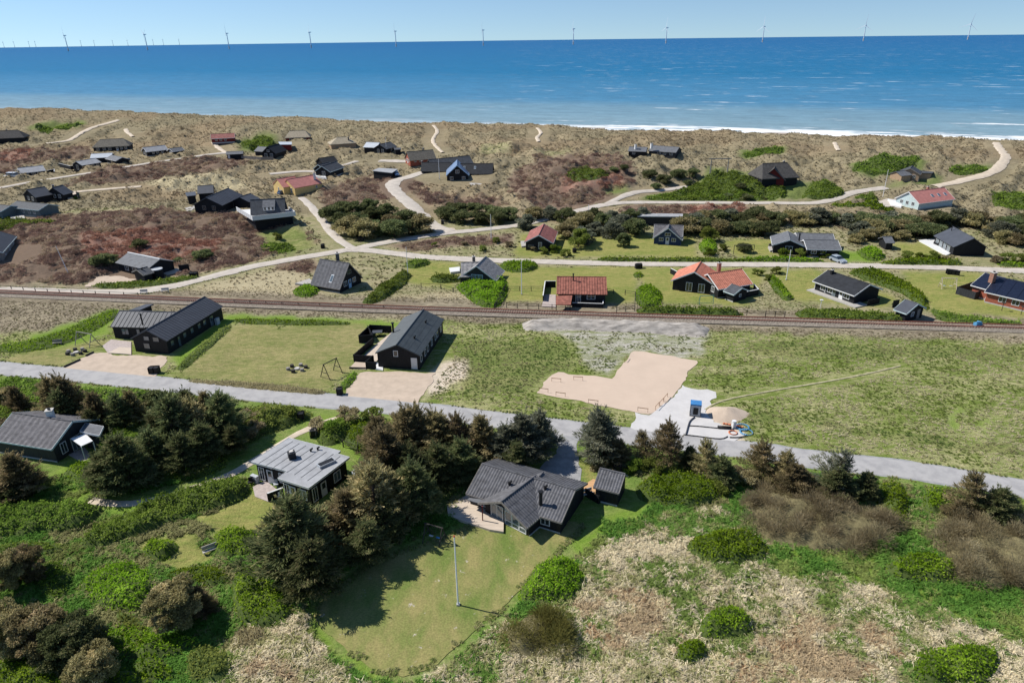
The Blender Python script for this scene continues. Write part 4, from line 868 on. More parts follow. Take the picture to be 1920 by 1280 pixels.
w = h.wing((1482, 450), (1477, 434), 7.5, 3.8, 2.3, 'felt_mid', trim=WP); h.win(w, 'l', .5, .2, 1.6, 1.8); w = h.wing((1492, 437), (1562, 439), 6, 3.4, 2.3, 'felt_mid', trim=WP); w = h.wing((1507, 450), (1571, 451), 6.5, 3.5, 2.2, 'felt_mid', trim=WP); h.wins(w, 'f', (.2, .5), ww=1.2); h.pipe((1500, 439), 4.6, .2); h.deck([(1440, 462), (1458, 457), (1462, 466), (1444, 470)], .4, 'deck_grey'); h.fence([(1441, 464), (1458, 460)], 1.0, 'grey_wood')
h = House('black house with single dark blue-grey roof slope and white terrace', (1795, 474), tagname='the house with white terrace')
w = h.wing((1787, 426), (1827, 447), 8, 4.6, 2.4, 'metal_grey', 'black_wood', trim=None, W2=7); h.wins(w, 'f', (.15, .35, .55, .75), .2, 1.2, 1.9, glass='glass_sky'); h.deck([(1722, 450), (1752, 447), (1792, 470), (1775, 478)], .3, WP); h.fence([(1750, 459), (1764, 465), (1768, 460)], .8); h.pipe((1786, 424), 5.3, .1)
h = House('tiny black shed under the pines beside the path', (1663, 457), cat='shed', name='shed'); w = h.wing((1655, 444), (1672, 444), 4, 2.9, 2.0, 'felt_mid')
h = House('steep dark tiled cabin with stone chimney beside the junction of gravel roads', (640, 540), tagname='the steep dark cabin')
w = h.wing((600, 486), (655, 494), 8, 5.8, 1.3, 'fibre_cement', trim='grey_wood', corr=1.0, oh=.3); h.wins(w, 'r', (.28, .68), 1.0, 1.0, 1.0); h.door(w, 'r', .48, 'pale_blue_paint'); h.win(w, 'r', .5, 3.4, 1.2, .8, 'grey_wood'); h.skylight(w, w['L'] * .62, 2.9, .8, 1.3); h.chimney((632, 475), 6.8, 'stone_chimney', .8); h.deck([(553, 531), (580, 522), (590, 530), (570, 533)], .4, 'deck_grey')
h = House('grey-roofed cottage with pale blue gable behind green bushes', (892, 522), tagname='the blue-gabled cottage behind bushes')
w = h.wing((864, 493), (906, 492), 7, 3.9, 1.9, 'fibre_pale', 'charcoal_wood', corr=1.0); w = h.wing((893, 499), (911, 481), 8.2, 4.4, 1.5, 'fibre_pale', 'charcoal_wood', trim=WP, oh=.5, corr=1.0); h.win(w, 'l', .5, 1.2, 2.6, 1.0, 'pale_blue_paint', 2, 'glass_sky'); h.chimney((888, 481), 5.2, 'stone_chimney', .6); h.deck([(842, 502), (862, 500), (862, 508), (845, 510)], .5, WP)
h = House('black cabin with weathered red tile roof and black flue, beside the railway', (1085, 577), tagname='the red-tiled cabin by the railway')
w = h.wing((1044, 519), (1137, 520), 8.5, 4.6, 2.6, 'tile_red', 'black_wood', corr=.55, oh=.5); h.wins(w, 'f', (.43,), .3, .9, 1.9, bars=2); h.win(w, 'f', .7, 1.2, 1.6, 1.0, bars=1); h.pipe((1075, 514), 5.6, .13)
h.fence([(1018, 566), (1022, 538), (1042, 538)], 1.4, cap=WP); h.deck([(1016, 574), (1020, 552), (1042, 552), (1042, 576)], .2, 'paving'); h.fence([(1073, 575), (1130, 577), (1131, 570)], .9, cap=WP)
p0 = [h.pt(q, z) for q, z in (((1043, 554), 2.3), ((1073, 554), 2.3), ((1070, 571), 1.9), ((1042, 571), 1.9))]; m = MB(); m.slab([tuple(q) for q in p0], .15); m.build('porch_roof', 'tile_red', h.t)
for q in ((1043, 571), (1069, 571)): p = h.pt(q, 1.8); MB().box((p[0], p[1], h.z0 - .3), .14, .14, 2.05).build('porch_post', 'black_wood', h.t)
h = House('black house with orange-red tiled roofs, white edges and fenced terraces', (1340, 548), tagname='the orange-roofed house')
w = h.wing((1302, 510), (1314, 491), 9, 4.8, 2.4, 'tile_orange', trim=WP, corr=.5); h.wins(w, 'l', (.3, .6), .3, 1.2, 1.8); w = h.wing((1327, 514), (1391, 504.5), 7.5, 4.4, 2.4, 'tile_orange', trim=WP, corr=.5); h.door(w, 'l', .55); h.wins(w, 'l', (.25, .8), ww=.9); h.wins(w, 'f', (.25, .6), ww=1.1); h.chimney((1349, 493), 5.4, 'brick_chimney', .7)
h.fence([(1257, 513), (1296, 533), (1317, 528)], 1.3, cap=WP); h.fence([(1357, 552), (1386, 560), (1421, 553), (1412, 543)], 1.3, cap=WP); h.deck([(1318, 544), (1330, 541), (1337, 546), (1325, 549)], .2, 'paving')
h = House('small black annex shed with dark roof beside the orange-roofed house', (1385, 556), cat='shed', name='shed'); w = h.wing((1372, 533), (1392, 540), 4, 2.9, 2.0, 'felt_dark', trim='pale_teal'); h.win(w, 'r', .5, .9, .5, .5)
h = House('long black house with white windows and pale grey terrace along its front', (1590, 564), tagname='the long black house with grey terrace')
w = h.wing((1552, 507), (1632, 533.5), 7.5, 3.9, 2.35, 'felt_black', trim=WP, oh=.6); h.wins(w, 'f', (.22, .4, .82), .8, 1.2, 1.2); h.door(w, 'f', .68); h.door(w, 'f', .5, 'glass_sky'); h.deck([(1512, 543), (1530, 539), (1628, 571), (1604, 576)], .2, 'deck_grey'); h.chimney((1561, 506), 4.6, 'plastic_black', .5); h.fence([(1626, 573), (1648, 568)], 1.2); p = h.pt((1527, 543), .2); MB().bar((p[0], p[1], h.z0), (p[0], p[1], h.z0 + 2.3), .08).build('porch_post', WP, h.t)
h = House('small black shed with dark blue roof and white window beside the railway hedge', (1706, 595), cat='shed', name='shed', tagname='the black shed by the railway'); w = h.wing((1697, 562), (1722, 570), 5.5, 3.5, 2.2, 'metal_grey', trim='pale_teal'); h.win(w, 'r', .4, 1.0, .7, .8); h.door(w, 'r', .75, 'grey_wood', pane=False); h.fence([(1673, 577), (1684, 575)], 1.6)
h = House('red brick house with dark blue solar-covered roof cut off by the right edge', (1890, 578), tagname='the brick house with solar roof')
w = h.wing((1868, 519), (1990, 545), 9, 4.5, 2.5, 'solar_blue', 'red_brick', trim=WP, oh=.5, seam=1.65); h.wins(w, 'f', (.28, .5), .9, 1.2, 1.0); w = h.wing((1847, 512), (1885, 522), 8, 4.3, 2.5, 'solar_blue', 'red_brick', trim=WP); h.chimney((1864, 511), 5.8, 'brick_chimney', .9); h.fence([(1792, 551), (1826, 561), (1840, 557)], 1.6, 'charcoal_wood'); h.fence([(1792, 551), (1824, 540)], 1.6, 'charcoal_wood'); p = h.pt((1850, 565), 0); MB().box((p[0], p[1], p[2]), .9, .4, .8, -.6).build('heat_pump', WP, h.t)
h = House('black house with dark felt roof and white ridge on the heath edge', (285, 518), tagname='the black house on the heath edge')
w = h.wing((240, 474), (300, 486.5), 7, 3.7, 2.3, 'felt_mid', trim=None); MB().bar(np.array(w['at'](0, 0, 3.82)), np.array(w['at'](w['L'], 0, 3.82)), .16).build('ridge_strip', WP, h.t); h.wins(w, 'f', (.3, .55), .8, 1.2, 1.2); h.win(w, 'r', .35, .9, 1.0, 1.0); h.deck([(305, 512), (322, 503), (342, 503), (338, 510), (312, 515)], .15, 'deck_pale'); h.fence([(337, 508), (356, 506)], 1.5)
h = House('small black outbuilding with white-edged roof in front of the heath-edge house', (262, 524), cat='shed', name='shed'); w = h.wing((256, 506), (276, 500.5), 4.2, 2.9, 2.1, 'felt_dark', trim='grey_wood'); h.vent(w, 1, .5)
# ---- big new houses between railway and asphalt road
h = House('large black new house with seamed dark metal roof, left of the field', (300, 660), tagname='the big seamed black house')
w = h.wing((274, 619.5), (384, 556.5), 6.9, 4.5, 2.75, 'metal_grey', 'black_wood', seam=.72, oh=.3, gov=.2)
h.win(w, 'l', .62, .8, 1.15, 1.0, 'charcoal_wood', 0, 'glass_sky'); h.win(w, 'l', .30, 2.35, 1.15, .8, 'charcoal_wood', 0, 'glass_sky'); h.win(w, 'l', .58, 2.45, 1.05, .75, 'charcoal_wood', 0, 'glass_sky')
for k in (.08, .29, .42, .55, .65): h.win(w, 'f', k, 1.2, .8, .9, 'charcoal_wood', 0, 'glass_sky')
h.win(w, 'f', .19, .2, .6, 1.9, 'charcoal_wood', 0, 'glass_sky'); h.door(w, 'f', .78, 'glass_sky'); p = np.array(w['at'](w['L'] * .83, w['hf'] + .5, 0)); o = MB().box(p, 1.0, .5, 1.3, math.atan2(w['u'][1], w['u'][0])).build('heat_pump', 'pale_plastic', h.t)
w = h.wing((224, 583), (338, 586), 6.6, 4.3, 2.6, 'metal_grey', 'black_wood', seam=.82, oh=.3, gov=.2); h.win(w, 'f', .2, .9, 1.3, 1.1, 'charcoal_wood', 1, 'glass_sky'); h.win(w, 'f', .42, .9, .6, 1.1, 'charcoal_wood', 0, 'glass_sky'); h.win(w, 'f', .62, .9, .9, .6, 'charcoal_wood', 0, 'glass_sky'); h.pipe((263, 589), 5.2, .14, down=2.2)
h.flat([(242, 581), (262, 581), (288, 570), (273, 570)], 3.0, 'metal_grey'); 
h.deck([(192, 648), (208, 636), (246, 640), (246, 662), (203, 662)], .12, 'paving'); h.deck([(203, 661), (224, 650), (246, 652), (246, 664)], .16, 'deck_pale', 'terrace')
h = House('large black new house with dark corrugated roof and walled terraces, mid-picture', (745, 690), tagname='the big black house with walled terraces')
w = h.wing((743.5, 646.5), (794, 580.5), 7.4, 4.55, 2.85, 'steel_green', 'black_wood', corr=.42, oh=.3, gov=.2)
h.win(w, 'l', .55, 2.35, .65, .95, WP, 0); h.wins(w, 'f', (.08, .23, .34, .5, .66, .74, .9), 1.05, .75, 1.05, WP, bars=0); h.win(w, 'l', .12, .2, .9, 1.9, WP, 0, 'white_paint'); h.vent(w, w['L'] * .28, 1.7); h.vent(w, w['L'] * .72, 1.7); h.pipe((736, 606), 4.8, .18, down=2.6)
h.fence([(674, 643), (700, 641), (690, 623)], 1.5); h.fence([(674, 642), (695, 622), (735, 624)], 1.5); h.fence([(664, 677), (700, 645)], 1.3); h.fence([(664, 678), (702, 679)], 1.3); h.fence([(687, 691), (706, 692)], 1.3); h.fence([(687, 690), (700, 678)], 1.3)
h.deck([(672, 676), (703, 647), (735, 622), (738, 640), (705, 678)], .15, 'deck_pale'); h.deck([(655, 690), (666, 678), (690, 680), (686, 692)], .12, 'yard_sand'); h.deck([(704, 692), (706, 679), (718, 680), (718, 694)], .12, WP)
tb = thing('garden_table', 'black square table on the walled terrace of big black house', 'table', h.pt((708, 628), .15)); p = h.pt((708, 628), .15); b = MB().box((p[0], p[1], p[2] + .7), 1.9, 1.4, .06, .1); b.build('tabletop', 'metal_grey', tb)
for sx in (-.8, .8):
    for sy in (-.55, .55): MB().box((p[0] + sx, p[1] + sy, p[2]), .08, .08, .7).build('leg', 'plastic_black', tb)
# ---- foreground houses
h = House('house with grey slate-like roof and white chimney among trees, left edge', (75, 845), tagname='the slate-roofed house at the left edge')
w = h.wing((24, 774), (136, 790), 7.4, 4.3, 2.5, 'fibre_cement_mid', 'charcoal_wood', trim='pale_teal', oh=.4, gov=.2, corr=.9); h.win(w, 'r', .2, .7, .8, 1.5); h.wins(w, 'r', (.45, .6), .1, 1.1, 1.9, glass='glass_sky'); h.chimney((92, 769), 5.2, WP, .8)
h.flat([(160, 793), (194, 799), (186, 816), (150, 808)], 2.9, 'felt_mid', 'charcoal_wood', trim=WP); h.deck([(128, 852), (158, 838), (170, 852), (158, 868)], .1, 'paving')
p0 = [h.pt(q, z) for q, z in (((132, 822), 2.5), ((160, 812), 2.6), ((174, 826), 2.3), ((152, 836), 2.2))]; m = MB(); m.slab([tuple(q) for q in p0], .1); m.build('terrace_awning', WP, h.t)
for i in (2, 3): MB().box((p0[i][0], p0[i][1], h.z0), .1, .1, 2.1).build('awning_post', WP, h.t)
h = House('flat light grey felt-roofed house with black chimney block and patio', (560, 905), tagname='the flat-roofed house')
ed = h.flat([(471, 865), (521, 833.5), (541, 820.5), (638, 845), (632, 850), (655, 856.5), (579, 914), (521, 896), (539, 882.5)], 3.0, 'felt_grey', 'black_wood', trim=WP, inset=.35)
for i in range(len(ed)):
    w = h.edge_w(i)
    mid = np.array(w['at'](w['L'] / 2, 0, 0)); facing = w['n'] @ -mid[:2]
    if facing > 0 and w['L'] > 3.2 and w['L'] < 12:
        h.win(w, 'f', .72, .7, 1.1, 1.3, glass='glass_sky')
        if w['L'] > 4: h.door(w, 'f', .35, WP); h.win(w, 'f', .12, .3, .7, 1.8)
p = h.pt((548, 858), 3.0); o = MB().box((p[0], p[1], p[2] - .05), .9, .9, .95, .5).build('chimney', 'charcoal_wood', h.t); MB().box((p[0], p[1], p[2] + .9), .5, .5, .15, .5).build('chimney_cap', 'stone', o)
p = h.pt((612, 870), 3.0); o = MB().box((p[0], p[1], p[2] - .05), 2.2, .9, .4, .75).build('skylight', 'metal_light', h.t); MB().box((p[0], p[1], p[2] + .33), 2.0, .7, .06, .75).build('pane', 'plastic_black', o)
for q in ((583, 846), (596, 843)): p = h.pt(q, 3.0); v = MB().box((p[0], p[1], p[2] - .05), .2, .2, .4); v.bar((p[0], p[1], p[2] + .3), (p[0] + .25, p[1], p[2] + .45), .12); v.build('roof_vent', 'plastic_black', h.t)
r0 = [h.pt(q, 3.0) for q in ((471, 865), (541, 820.5), (655, 856.5), (579, 914))]
for k in range(1, 9):                      # welded seams of the felt strips
    a = r0[0] + (r0[3] - r0[0]) * k / 9; b = r0[1] + (r0[2] - r0[1]) * k / 9
    if k < 6: a = a + (b - a) * (.0 if k < 4 else .08)
    else: a = a + (b - a) * .10
    m = MB(); d = (b - a)[:2]; d /= np.linalg.norm(d); nn = np.array([-d[1], d[0]]) * .05; a = a + (b - a) * .03; b = b - (b - a) * .06
    m.hexa([(a[0] - nn[0], a[1] - nn[1], a[2] - .02), (b[0] - nn[0], b[1] - nn[1], b[2] - .02), (b[0] + nn[0], b[1] + nn[1], b[2] - .02), (a[0] + nn[0], a[1] + nn[1], a[2] - .02), (a[0] - nn[0], a[1] - nn[1], a[2] + .025), (b[0] - nn[0], b[1] - nn[1], b[2] + .025), (b[0] + nn[0], b[1] + nn[1], b[2] + .025), (a[0] + nn[0], a[1] + nn[1], a[2] + .025)]); m.build('felt_seam', 'felt_mid', h.t)
h.deck([(474, 912), (498, 900), (530, 926), (504, 940), (478, 930)], .08, 'paving'); h.fence([(504, 940), (533, 929)], 1.2, cap=WP)
h = House('small grey-roofed shed beside the flat-roofed house, half hidden by trees', (690, 900), cat='shed', name='shed'); h.flat([(660, 884), (667, 878), (710, 889), (700, 905)], 2.5, 'felt_mid', trim=WP)
h = House('black cottage with ribbed dark roof and glazed front gable in the foreground', (985, 990), tagname='the glazed-gable cottage')
w = h.wing((904, 869.5), (1079, 918.5), 7.4, 3.75, 2.2, 'fibre_cement', 'black_wood', trim='grey_wood', corr=.36, oh=.45, gov=.3); h.win(w, 'f', .16, .7, .9, 1.1); h.win(w, 'f', .84, .75, 1.0, 1.1); h.vent(w, w['L'] * .37, 1.6); h.vent(w, w['L'] * .72, .9); w0 = w
w = h.wing((1003, 893), (940, 941), 6.6, 3.8, 2.1, 'fibre_cement', 'black_wood', trim='grey_wood', corr=.36, oh=.35, gov=.9); s_ = 'r'
for k, zz in ((.14, .45), (.30, .45), (.46, .45)): h.win(w, s_, k, .85, .85, 1.15, WP, 0, 'glass_sky'); h.win(w, s_, k, .2, .85, .5, WP, 0, 'glass_sky')
h.win(w, s_, .40, 2.25, 1.6, .7, WP, 1, 'glass_sky'); h.win(w, s_, .72, .15, 1.7, 2.0, WP, 1, 'glass_sky')
h.pipe((1014, 922), 4.4, .2); h.deck([(838, 948), (880, 925), (902, 935), (945, 955), (944, 996), (918, 992), (840, 966)], .35, 'deck_pale'); p = h.pt((905, 975), .35); MB().box((p[0], p[1], h.z0 + .2), .12, .12, 2.2).build('porch_post', 'red_wood', h.t)
a = np.array(w['top'](w['L'] - .1, -3.65)); b = np.array(w0['top'](1.0, w0['hf'] + .45))
m = MB(); m.slab([tuple(w['top'](2.0, -3.6)), tuple(w['top'](w['L'], -3.6)), tuple(np.array(w['top'](w['L'], -3.6)) + (*(-w['n'] * 1.8), -.35)), tuple(np.array(w['top'](2.0, -3.6)) + (*(-w['n'] * 1.8), -.35))], .1); m.build('porch_roof', 'felt_mid', h.t)
for q in ((1052, 995),): p = h.pt(q, 0); MB().bar((p[0], p[1], h.z0), (p[0], p[1], h.z0 + 2.1), .06).build('downpipe', 'grey_wood', h.t)
w = h.wing((1018, 886), (1012, 893), 4.4, 3.4, 2.2, 'fibre_cement', 'black_wood')
h2 = House('black shed with ribbed lean roof and warm wooden terrace beside foreground cottage', (1150, 930), cat='shed', name='shed', tagname='the black shed with wooden terrace')
w = h2.wing((1125, 878), (1172, 889), 4.4, 3.3, 2.3, 'fibre_cement', 'black_wood', trim='grey_wood', corr=.34, oh=.3, gov=.2, W2=2.4); h2.deck([(1090, 912), (1112, 897), (1150, 907), (1146, 922), (1122, 938), (1098, 925)], .3, 'deck_warm'); h2.fence([(1098, 930), (1122, 944), (1152, 922)], 1.15)
# ================================================================== THINGS
def gz(px, py):
    g = G(px, py); return np.array([g[0], g[1], zat(g[0], g[1])])
# ---- wind turbines out at sea
def turbine_meshes():
    tw = MB(); n = 14; hub = 112.0
    tw.bar((0, 0, 18), (0, 0, hub), 3.4, 2.2, n)
    tp = MB(); tp.bar((0, 0, -8), (0, 0, 16), 4.0, 4.0, n); tp.bar((0, 0, 16), (0, 0, 18), 6.0, 6.0, n)
    na = MB(); na.hexa([(-2.4, -5, hub - .6), (2.4, -5, hub - .6), (2.4, 12, hub - .6), (-2.4, 12, hub - .6), (-2.2, -5, hub + 4.6), (2.2, -5, hub + 4.6), (2.2, 12, hub + 5), (-2.2, 12, hub + 5)])
    hb = MB(); hb.bar((0, -5, hub + 2), (0, -8, hub + 2), 2.4, 2.2, 10); hb.bar((0, -8, hub + 2), (0, -10, hub + 2), 2.2, .6, 10)
    bl = MB(); L = 81; st = [(0, 1.6, 1.6), (6, 2.0, 1.2), (14, 3.0, .8), (35, 2.2, .5), (60, 1.4, .3), (L, .3, .12)]
    for (r0, c0, t0), (r1, c1, t1) in zip(st[:-1], st[1:]):
        bl.hexa([(-c0 * .4, -t0, r0), (c0, -t0 * .3, r0), (c0, t0 * .3, r0), (-c0 * .4, t0, r0), (-c1 * .4, -t1, r1), (c1, -t1 * .3, r1), (c1, t1 * .3, r1), (-c1 * .4, t1, r1)])
    out = {}
    for k, b in dict(tower=tw, foundation=tp, nacelle=na, hub=hb, blade=bl).items():
        me = bpy.data.meshes.new(k); me.from_pydata(b.v, [], b.f); me.materials.append(MATS['turbine_base' if k == 'foundation' else 'turbine_white']); out[k] = me
    return out
TM = turbine_meshes()
def turbine(px, D, yaw, spin, label, group, k=1.0, parts=True):
    d = ray(px, 75); a = math.atan2(d[0], d[1]); x, y = D * math.tan(a), D
    z = sea_z(math.hypot(x, y)); t = thing('wind_turbine', label, 'wind turbine', (x, y, z), group); t.scale = (k, k, k); t.rotation_euler[2] = yaw
    for nm in ('foundation', 'tower', 'nacelle', 'hub'): link(nm, TM[nm], None, t)
    for i in range(3):
        o = link('blade', TM['blade'], None, t, False, (0, -7, 114)); o.rotation_euler[1] = spin + i * 2.0944
ORD = ['first', 'second', 'third', 'fourth', 'fifth', 'sixth', 'seventh', 'eighth', 'ninth', 'tenth', 'eleventh']
for i, (px, sp) in enumerate([(123, .2), (273, 1.1), (427, .15), (582, .7), (742, .1), (906, .12), (1075, .25), (1249, .18), (1430, .05), (1619, .1), (1814, .2)]):
    turbine(px, 5950, [-1.0, -.9, -1.3, -1.2, -1.45, -1.5, -1.4, -1.3, -1.1, -.8, -.75][i], sp, 'tall white offshore wind turbine, %s from the left of the near row' % ORD[i], 'near row of offshore wind turbines')
for i, px in enumerate([4, 24, 52, 64, 150, 175, 210, 238, 286, 305, 335]):
    turbine(px, 21000, -.9, .3 * i, 'faint tiny wind turbine on the horizon, %s from the left of the far row' % ORD[i], 'far row of wind turbines on the horizon', 1.25)
# ---- flagpoles
def flagpole(px, py, h, label, lean=0):
    p = gz(px, py); t = thing('flagpole', label, 'flagpole', p, 'flagpoles'); b = MB().bar((p[0], p[1], p[2] - .2), (p[0] + lean, p[1], p[2] + h), .1 if py < 900 else .09, .05 if py < 900 else .06, 10); b.build('pole', 'white_metal', t)
    MB().box((p[0] + .02, p[1], p[2]), .34, .34, .22).build('pole_base', 'concrete', t)
    MB().bar((p[0] + lean, p[1], p[2] + h), (p[0] + lean, p[1], p[2] + h + .14), .09, .06, 8).build('finial', 'red_cap' if py > 900 else 'white_metal', t)
flagpole(859, 1134, 8.6, 'tall white flagpole with red top on the mown foreground lawn')
flagpole(978, 552, 7.4, 'white flagpole on lawn left of the red-tiled cabin')
flagpole(765, 514, 6.6, 'white flagpole right of the steep dark cabin with stone chimney')
flagpole(921, 447, 6.6, 'white flagpole between gravel road and maroon-roofed cabin')
flagpole(1474, 525, 7, 'white flagpole left of the long black house with grey terrace')
flagpole(1655, 370, 9.5, 'white flagpole left of the red-roofed teal house')
flagpole(130, 516, 7, 'white leaning flagpole on the heath at left', -1.2)
flagpole(824, 336, 7.5, 'white flagpole left of the bright blue gable'); flagpole(725, 287, 7, 'pale flagpole in front of the black house with metal wing'); flagpole(1103, 413, 4.5, 'short pale pole in front of the pines by the track')
# ---- swing sets
def swing(px, py, L, h, rz, label, m='grey_timber', seats=('white_paint', 'blue_plastic'), frame=False):
    p = gz(px, py); t = thing('swing_set', label, 'swing set', p, 'swing sets'); c, s = math.cos(rz), math.sin(rz); r = .07
    def W(x, y, z): return (p[0] + x * c - y * s, p[1] + x * s + y * c, p[2] + z)
    for e in (-L / 2, L / 2):
        for sy in (-1, 1): MB().bar(W(e, sy * h * .45, -.1), W(e, 0, h), r).build('leg', m, t)
        MB().bar(W(e, -h * .27, h * .4), W(e, h * .27, h * .4), r * .8).build('brace', m, t)
    MB().bar(W(-L / 2 - .15, 0, h), W(L / 2 + .15, 0, h), r * 1.15).build('crossbeam', m, t)
    if frame: MB().bar(W(-L / 2, -h * .45, .08), W(L / 2, -h * .45, .08), r * .8).build('ground_beam', m, t)
    for i, sm in enumerate(seats):
        x = L * (i - .5) * .42; b = MB(); 
        for dx in (-.22, .22): b.bar(W(x + dx, 0, h), W(x + dx, .05, .55), .015, n=4)
        o = b.build('swing_rope', 'dark_timber', t); MB().box(W(x, .05, .5), .5, .2, .06, rz).build('swing_seat', sm, o)
swing(163, 645, 3.6, 2.4, -.35, 'grey timber swing frame left of the big seamed black house', seats=())
swing(622, 703, 2.9, 2.6, 1.0, 'dark timber swing frame beside the field near the asphalt road', 'dark_timber', seats=())
swing(815, 1013, 2.1, 2.1, -.4, 'swing set with white and blue seats at the edge of foreground lawn', 'dark_timber')
swing(1776, 540, 3.0, 2.3, -.15, 'pale timber swing set on lawn left of the brick house', 'deck_pale', ('pale_blue_paint', 'white_paint'))
swing(36, 340, 4.0, 2.6, -.5, 'grey swing frame in front of the white van', 'grey_timber', ())
# ---- goals, frames
def goal(px, py, w, h, rz, m, label, cat='goal', name='football_goal', r=.06, net=True):
    p = gz(px, py); t = thing(name, label, cat, p); c, s = math.cos(rz), math.sin(rz)
    def W(x, y, z): return (p[0] + x * c - y * s, p[1] + x * s + y * c, p[2] + z)
    for e in (-w / 2, w / 2):
        MB().bar(W(e, 0, -.1), W(e, 0, h), r).build('post', m, t)
        if net: MB().bar(W(e, 0, h), W(e, 1.0, 0), r * .6).build('stay', m, t)
    MB().bar(W(-w / 2 - .05, 0, h), W(w / 2 + .05, 0, h), r * 1.1).build('crossbar', m, t)
    if net: MB().bar(W(-w / 2, 1.0, .05), W(w / 2, 1.0, .05), r * .6).build('ground_bar', m, t)
goal(1324, 571, 3.0, 2.0, .1, 'green_metal', 'green metal football goal on lawn below the orange-roofed house')
goal(1394, 475, 5.2, 2.2, 0, 'dark_timber', 'dark timber goal frame left of the U-shaped black house', 'timber frame', 'timber_frame', .08, False)
def pylon(px, py):
    p = gz(px, py); t = thing('timber_frame', 'tall grey double-pole timber frame on the green dune', 'timber frame', p)
    for e in (-3.2, 3.2):
        for d in (-.7, .7): MB().bar((p[0] + e + d * .6, p[1] + d, p[2] - .2), (p[0] + e, p[1], p[2] + 6.0), .14, .1).build('pole', 'grey_timber', t)
    MB().box((p[0], p[1], p[2] + 5.9), 8.4, .25, .3).build('crossbeam', 'grey_timber', t)
pylon(1347, 330)
# ---- refuse bins
def bins(px, py, n, label, rz=.2, m='black_wood'):
    p = gz(px, py); t = thing('bin_enclosure', label, 'bin enclosure', p, 'bin enclosures by the roads'); c, s = math.cos(rz), math.sin(rz); W = n * .8
    for sx in (-1, 1): MB().box((p[0] + sx * W / 2 * c, p[1] + sx * W / 2 * s, p[2] - .05), .07, .9, 1.2, rz).build('side_panel', m, t)
    MB().box((p[0] - .45 * -s, p[1] + .45 * c, p[2] - .05), W, .07, 1.25, rz).build('back_panel', m, t)
    for i in range(n):
        x = (i - (n - 1) / 2) * .78; q = (p[0] + x * c, p[1] + x * s, p[2]); o = MB().box(q, .62, .68, 1.0, rz).build('bin', 'plastic_black', t); MB().box((q[0], q[1], q[2] + 1.0), .66, .74, .07, rz).build('bin_lid', 'plastic_black', o)
bins(290, 699, 2, 'black bin enclosure beside the yard of the big seamed black house', .1); bins(637, 739, 1, 'black bin box beside the yard of the house with walled terraces', .1)
bins(1197, 503, 2, 'black bins beside the gravel road right of the red-tiled cabin'); bins(1787, 515, 3, 'row of black bins beside the gravel road near the brick house', -.5); bins(676, 452, 2, 'black bins at the gravel junction below the pines')
bins(605, 465, 1, 'small dark bin on grass left of the gravel junction'); bins(364, 519, 2, 'round-edged black bins beside the heath-edge house'); bins(565, 786, 1, 'dark bin box in the bushes beside the asphalt road'); bins(587, 818, 1, 'blue-grey bin above the flat-roofed house', .3, 'grey_wood')
bins(1077, 473, 1, 'black bin below the maroon-roofed cabin'); bins(1158, 884, 1, 'small black bin hut behind the shed with wooden terrace', -.4); bins(830, 420, 1, 'small grey bin shelter beside the gravel driveway', 0, 'grey_wood'); bins(336, 294, 1, 'small dark bin beside the far track')
# ---- cars
def car(px, py, rz, m, label, van=False, L=4.3, Wd=1.8):
    p = gz(px, py); t = thing('parked_van' if van else 'parked_car', label, 'van' if van else 'car', p, 'parked cars'); c, s = math.cos(rz), math.sin(rz); hw = Wd / 2
    def W(x, y, z): return (p[0] + x * c - y * s, p[1] + x * s + y * c, p[2] + z)
    prof = [(-L / 2, .3), (-L / 2, .85), (-L / 2 + .25, 1.0), (L / 2 - 1.2, .98), (L / 2 - .1, .75), (L / 2, .3)] if not van else [(-L / 2, .3), (-L / 2, 1.1), (L / 2 - 1.0, 1.1), (L / 2 - .1, .95), (L / 2, .3)]
    n = len(prof); b = MB(); b.add([W(x, -hw, z) for x, z in prof] + [W(x, hw, z) for x, z in prof], [tuple(range(n)), tuple(range(2 * n - 1, n - 1, -1))] + [(i, i + n, (i + 1) % n + n, (i + 1) % n) for i in range(n)]); b.build('body', m, t)
    cab = [(-L / 2 + .15, .98), (-L / 2 + .55, 1.45), (L / 2 - 2.1, 1.48), (L / 2 - 1.25, .98)] if not van else [(-L / 2 + .02, 1.08), (-L / 2 + .08, 1.95), (L / 2 - 1.7, 1.95), (L / 2 - .95, 1.08)]
    tw = .16; n = 4; b = MB(); ws = [0, tw, tw, 0]; b.add([W(x, -hw + .03 + k, z) for (x, z), k in zip(cab, ws)] + [W(x, hw - .03 - k, z) for (x, z), k in zip(cab, ws)], [tuple(range(n)), tuple(range(2 * n - 1, n - 1, -1))] + [(i, i + n, (i + 1) % n + n, (i + 1) % n) for i in range(n)]); b.build('windows', 'glass', t)
    x0, x1, zz = cab[1][0], cab[2][0], cab[1][1]; MB().hexa([W(x0 - .05, -hw + tw, zz - .02), W(x1 + .05, -hw + tw, zz - .02), W(x1 + .05, hw - tw, zz - .02), W(x0 - .05, hw - tw, zz - .02), W(x0, -hw + tw + .05, zz + .06), W(x1, -hw + tw + .05, zz + .06), W(x1, hw - tw - .05, zz + .06), W(x0, hw - tw - .05, zz + .06)]).build('roof', m, t)
    for x in (-L * .31, L * .31):
        for y in (-hw + .08, hw - .08): MB().bar(W(x, y - .12, .32), W(x, y + .12, .32), .33, n=14).build('wheel', 'tyre', t)
    for y in (-hw + .3, hw - .3): MB().box(W(L / 2 - .03, y, .6), .08, .35, .14, rz).build('headlight', 'white_metal', t)
car(29, 337, -.1, 'car_white', 'white van parked below the pale-roofed house at far left', True, 5.6, 2.0); car(1571, 491, -1.25, 'car_silver', 'blue-grey car parked beside the U-shaped black house')
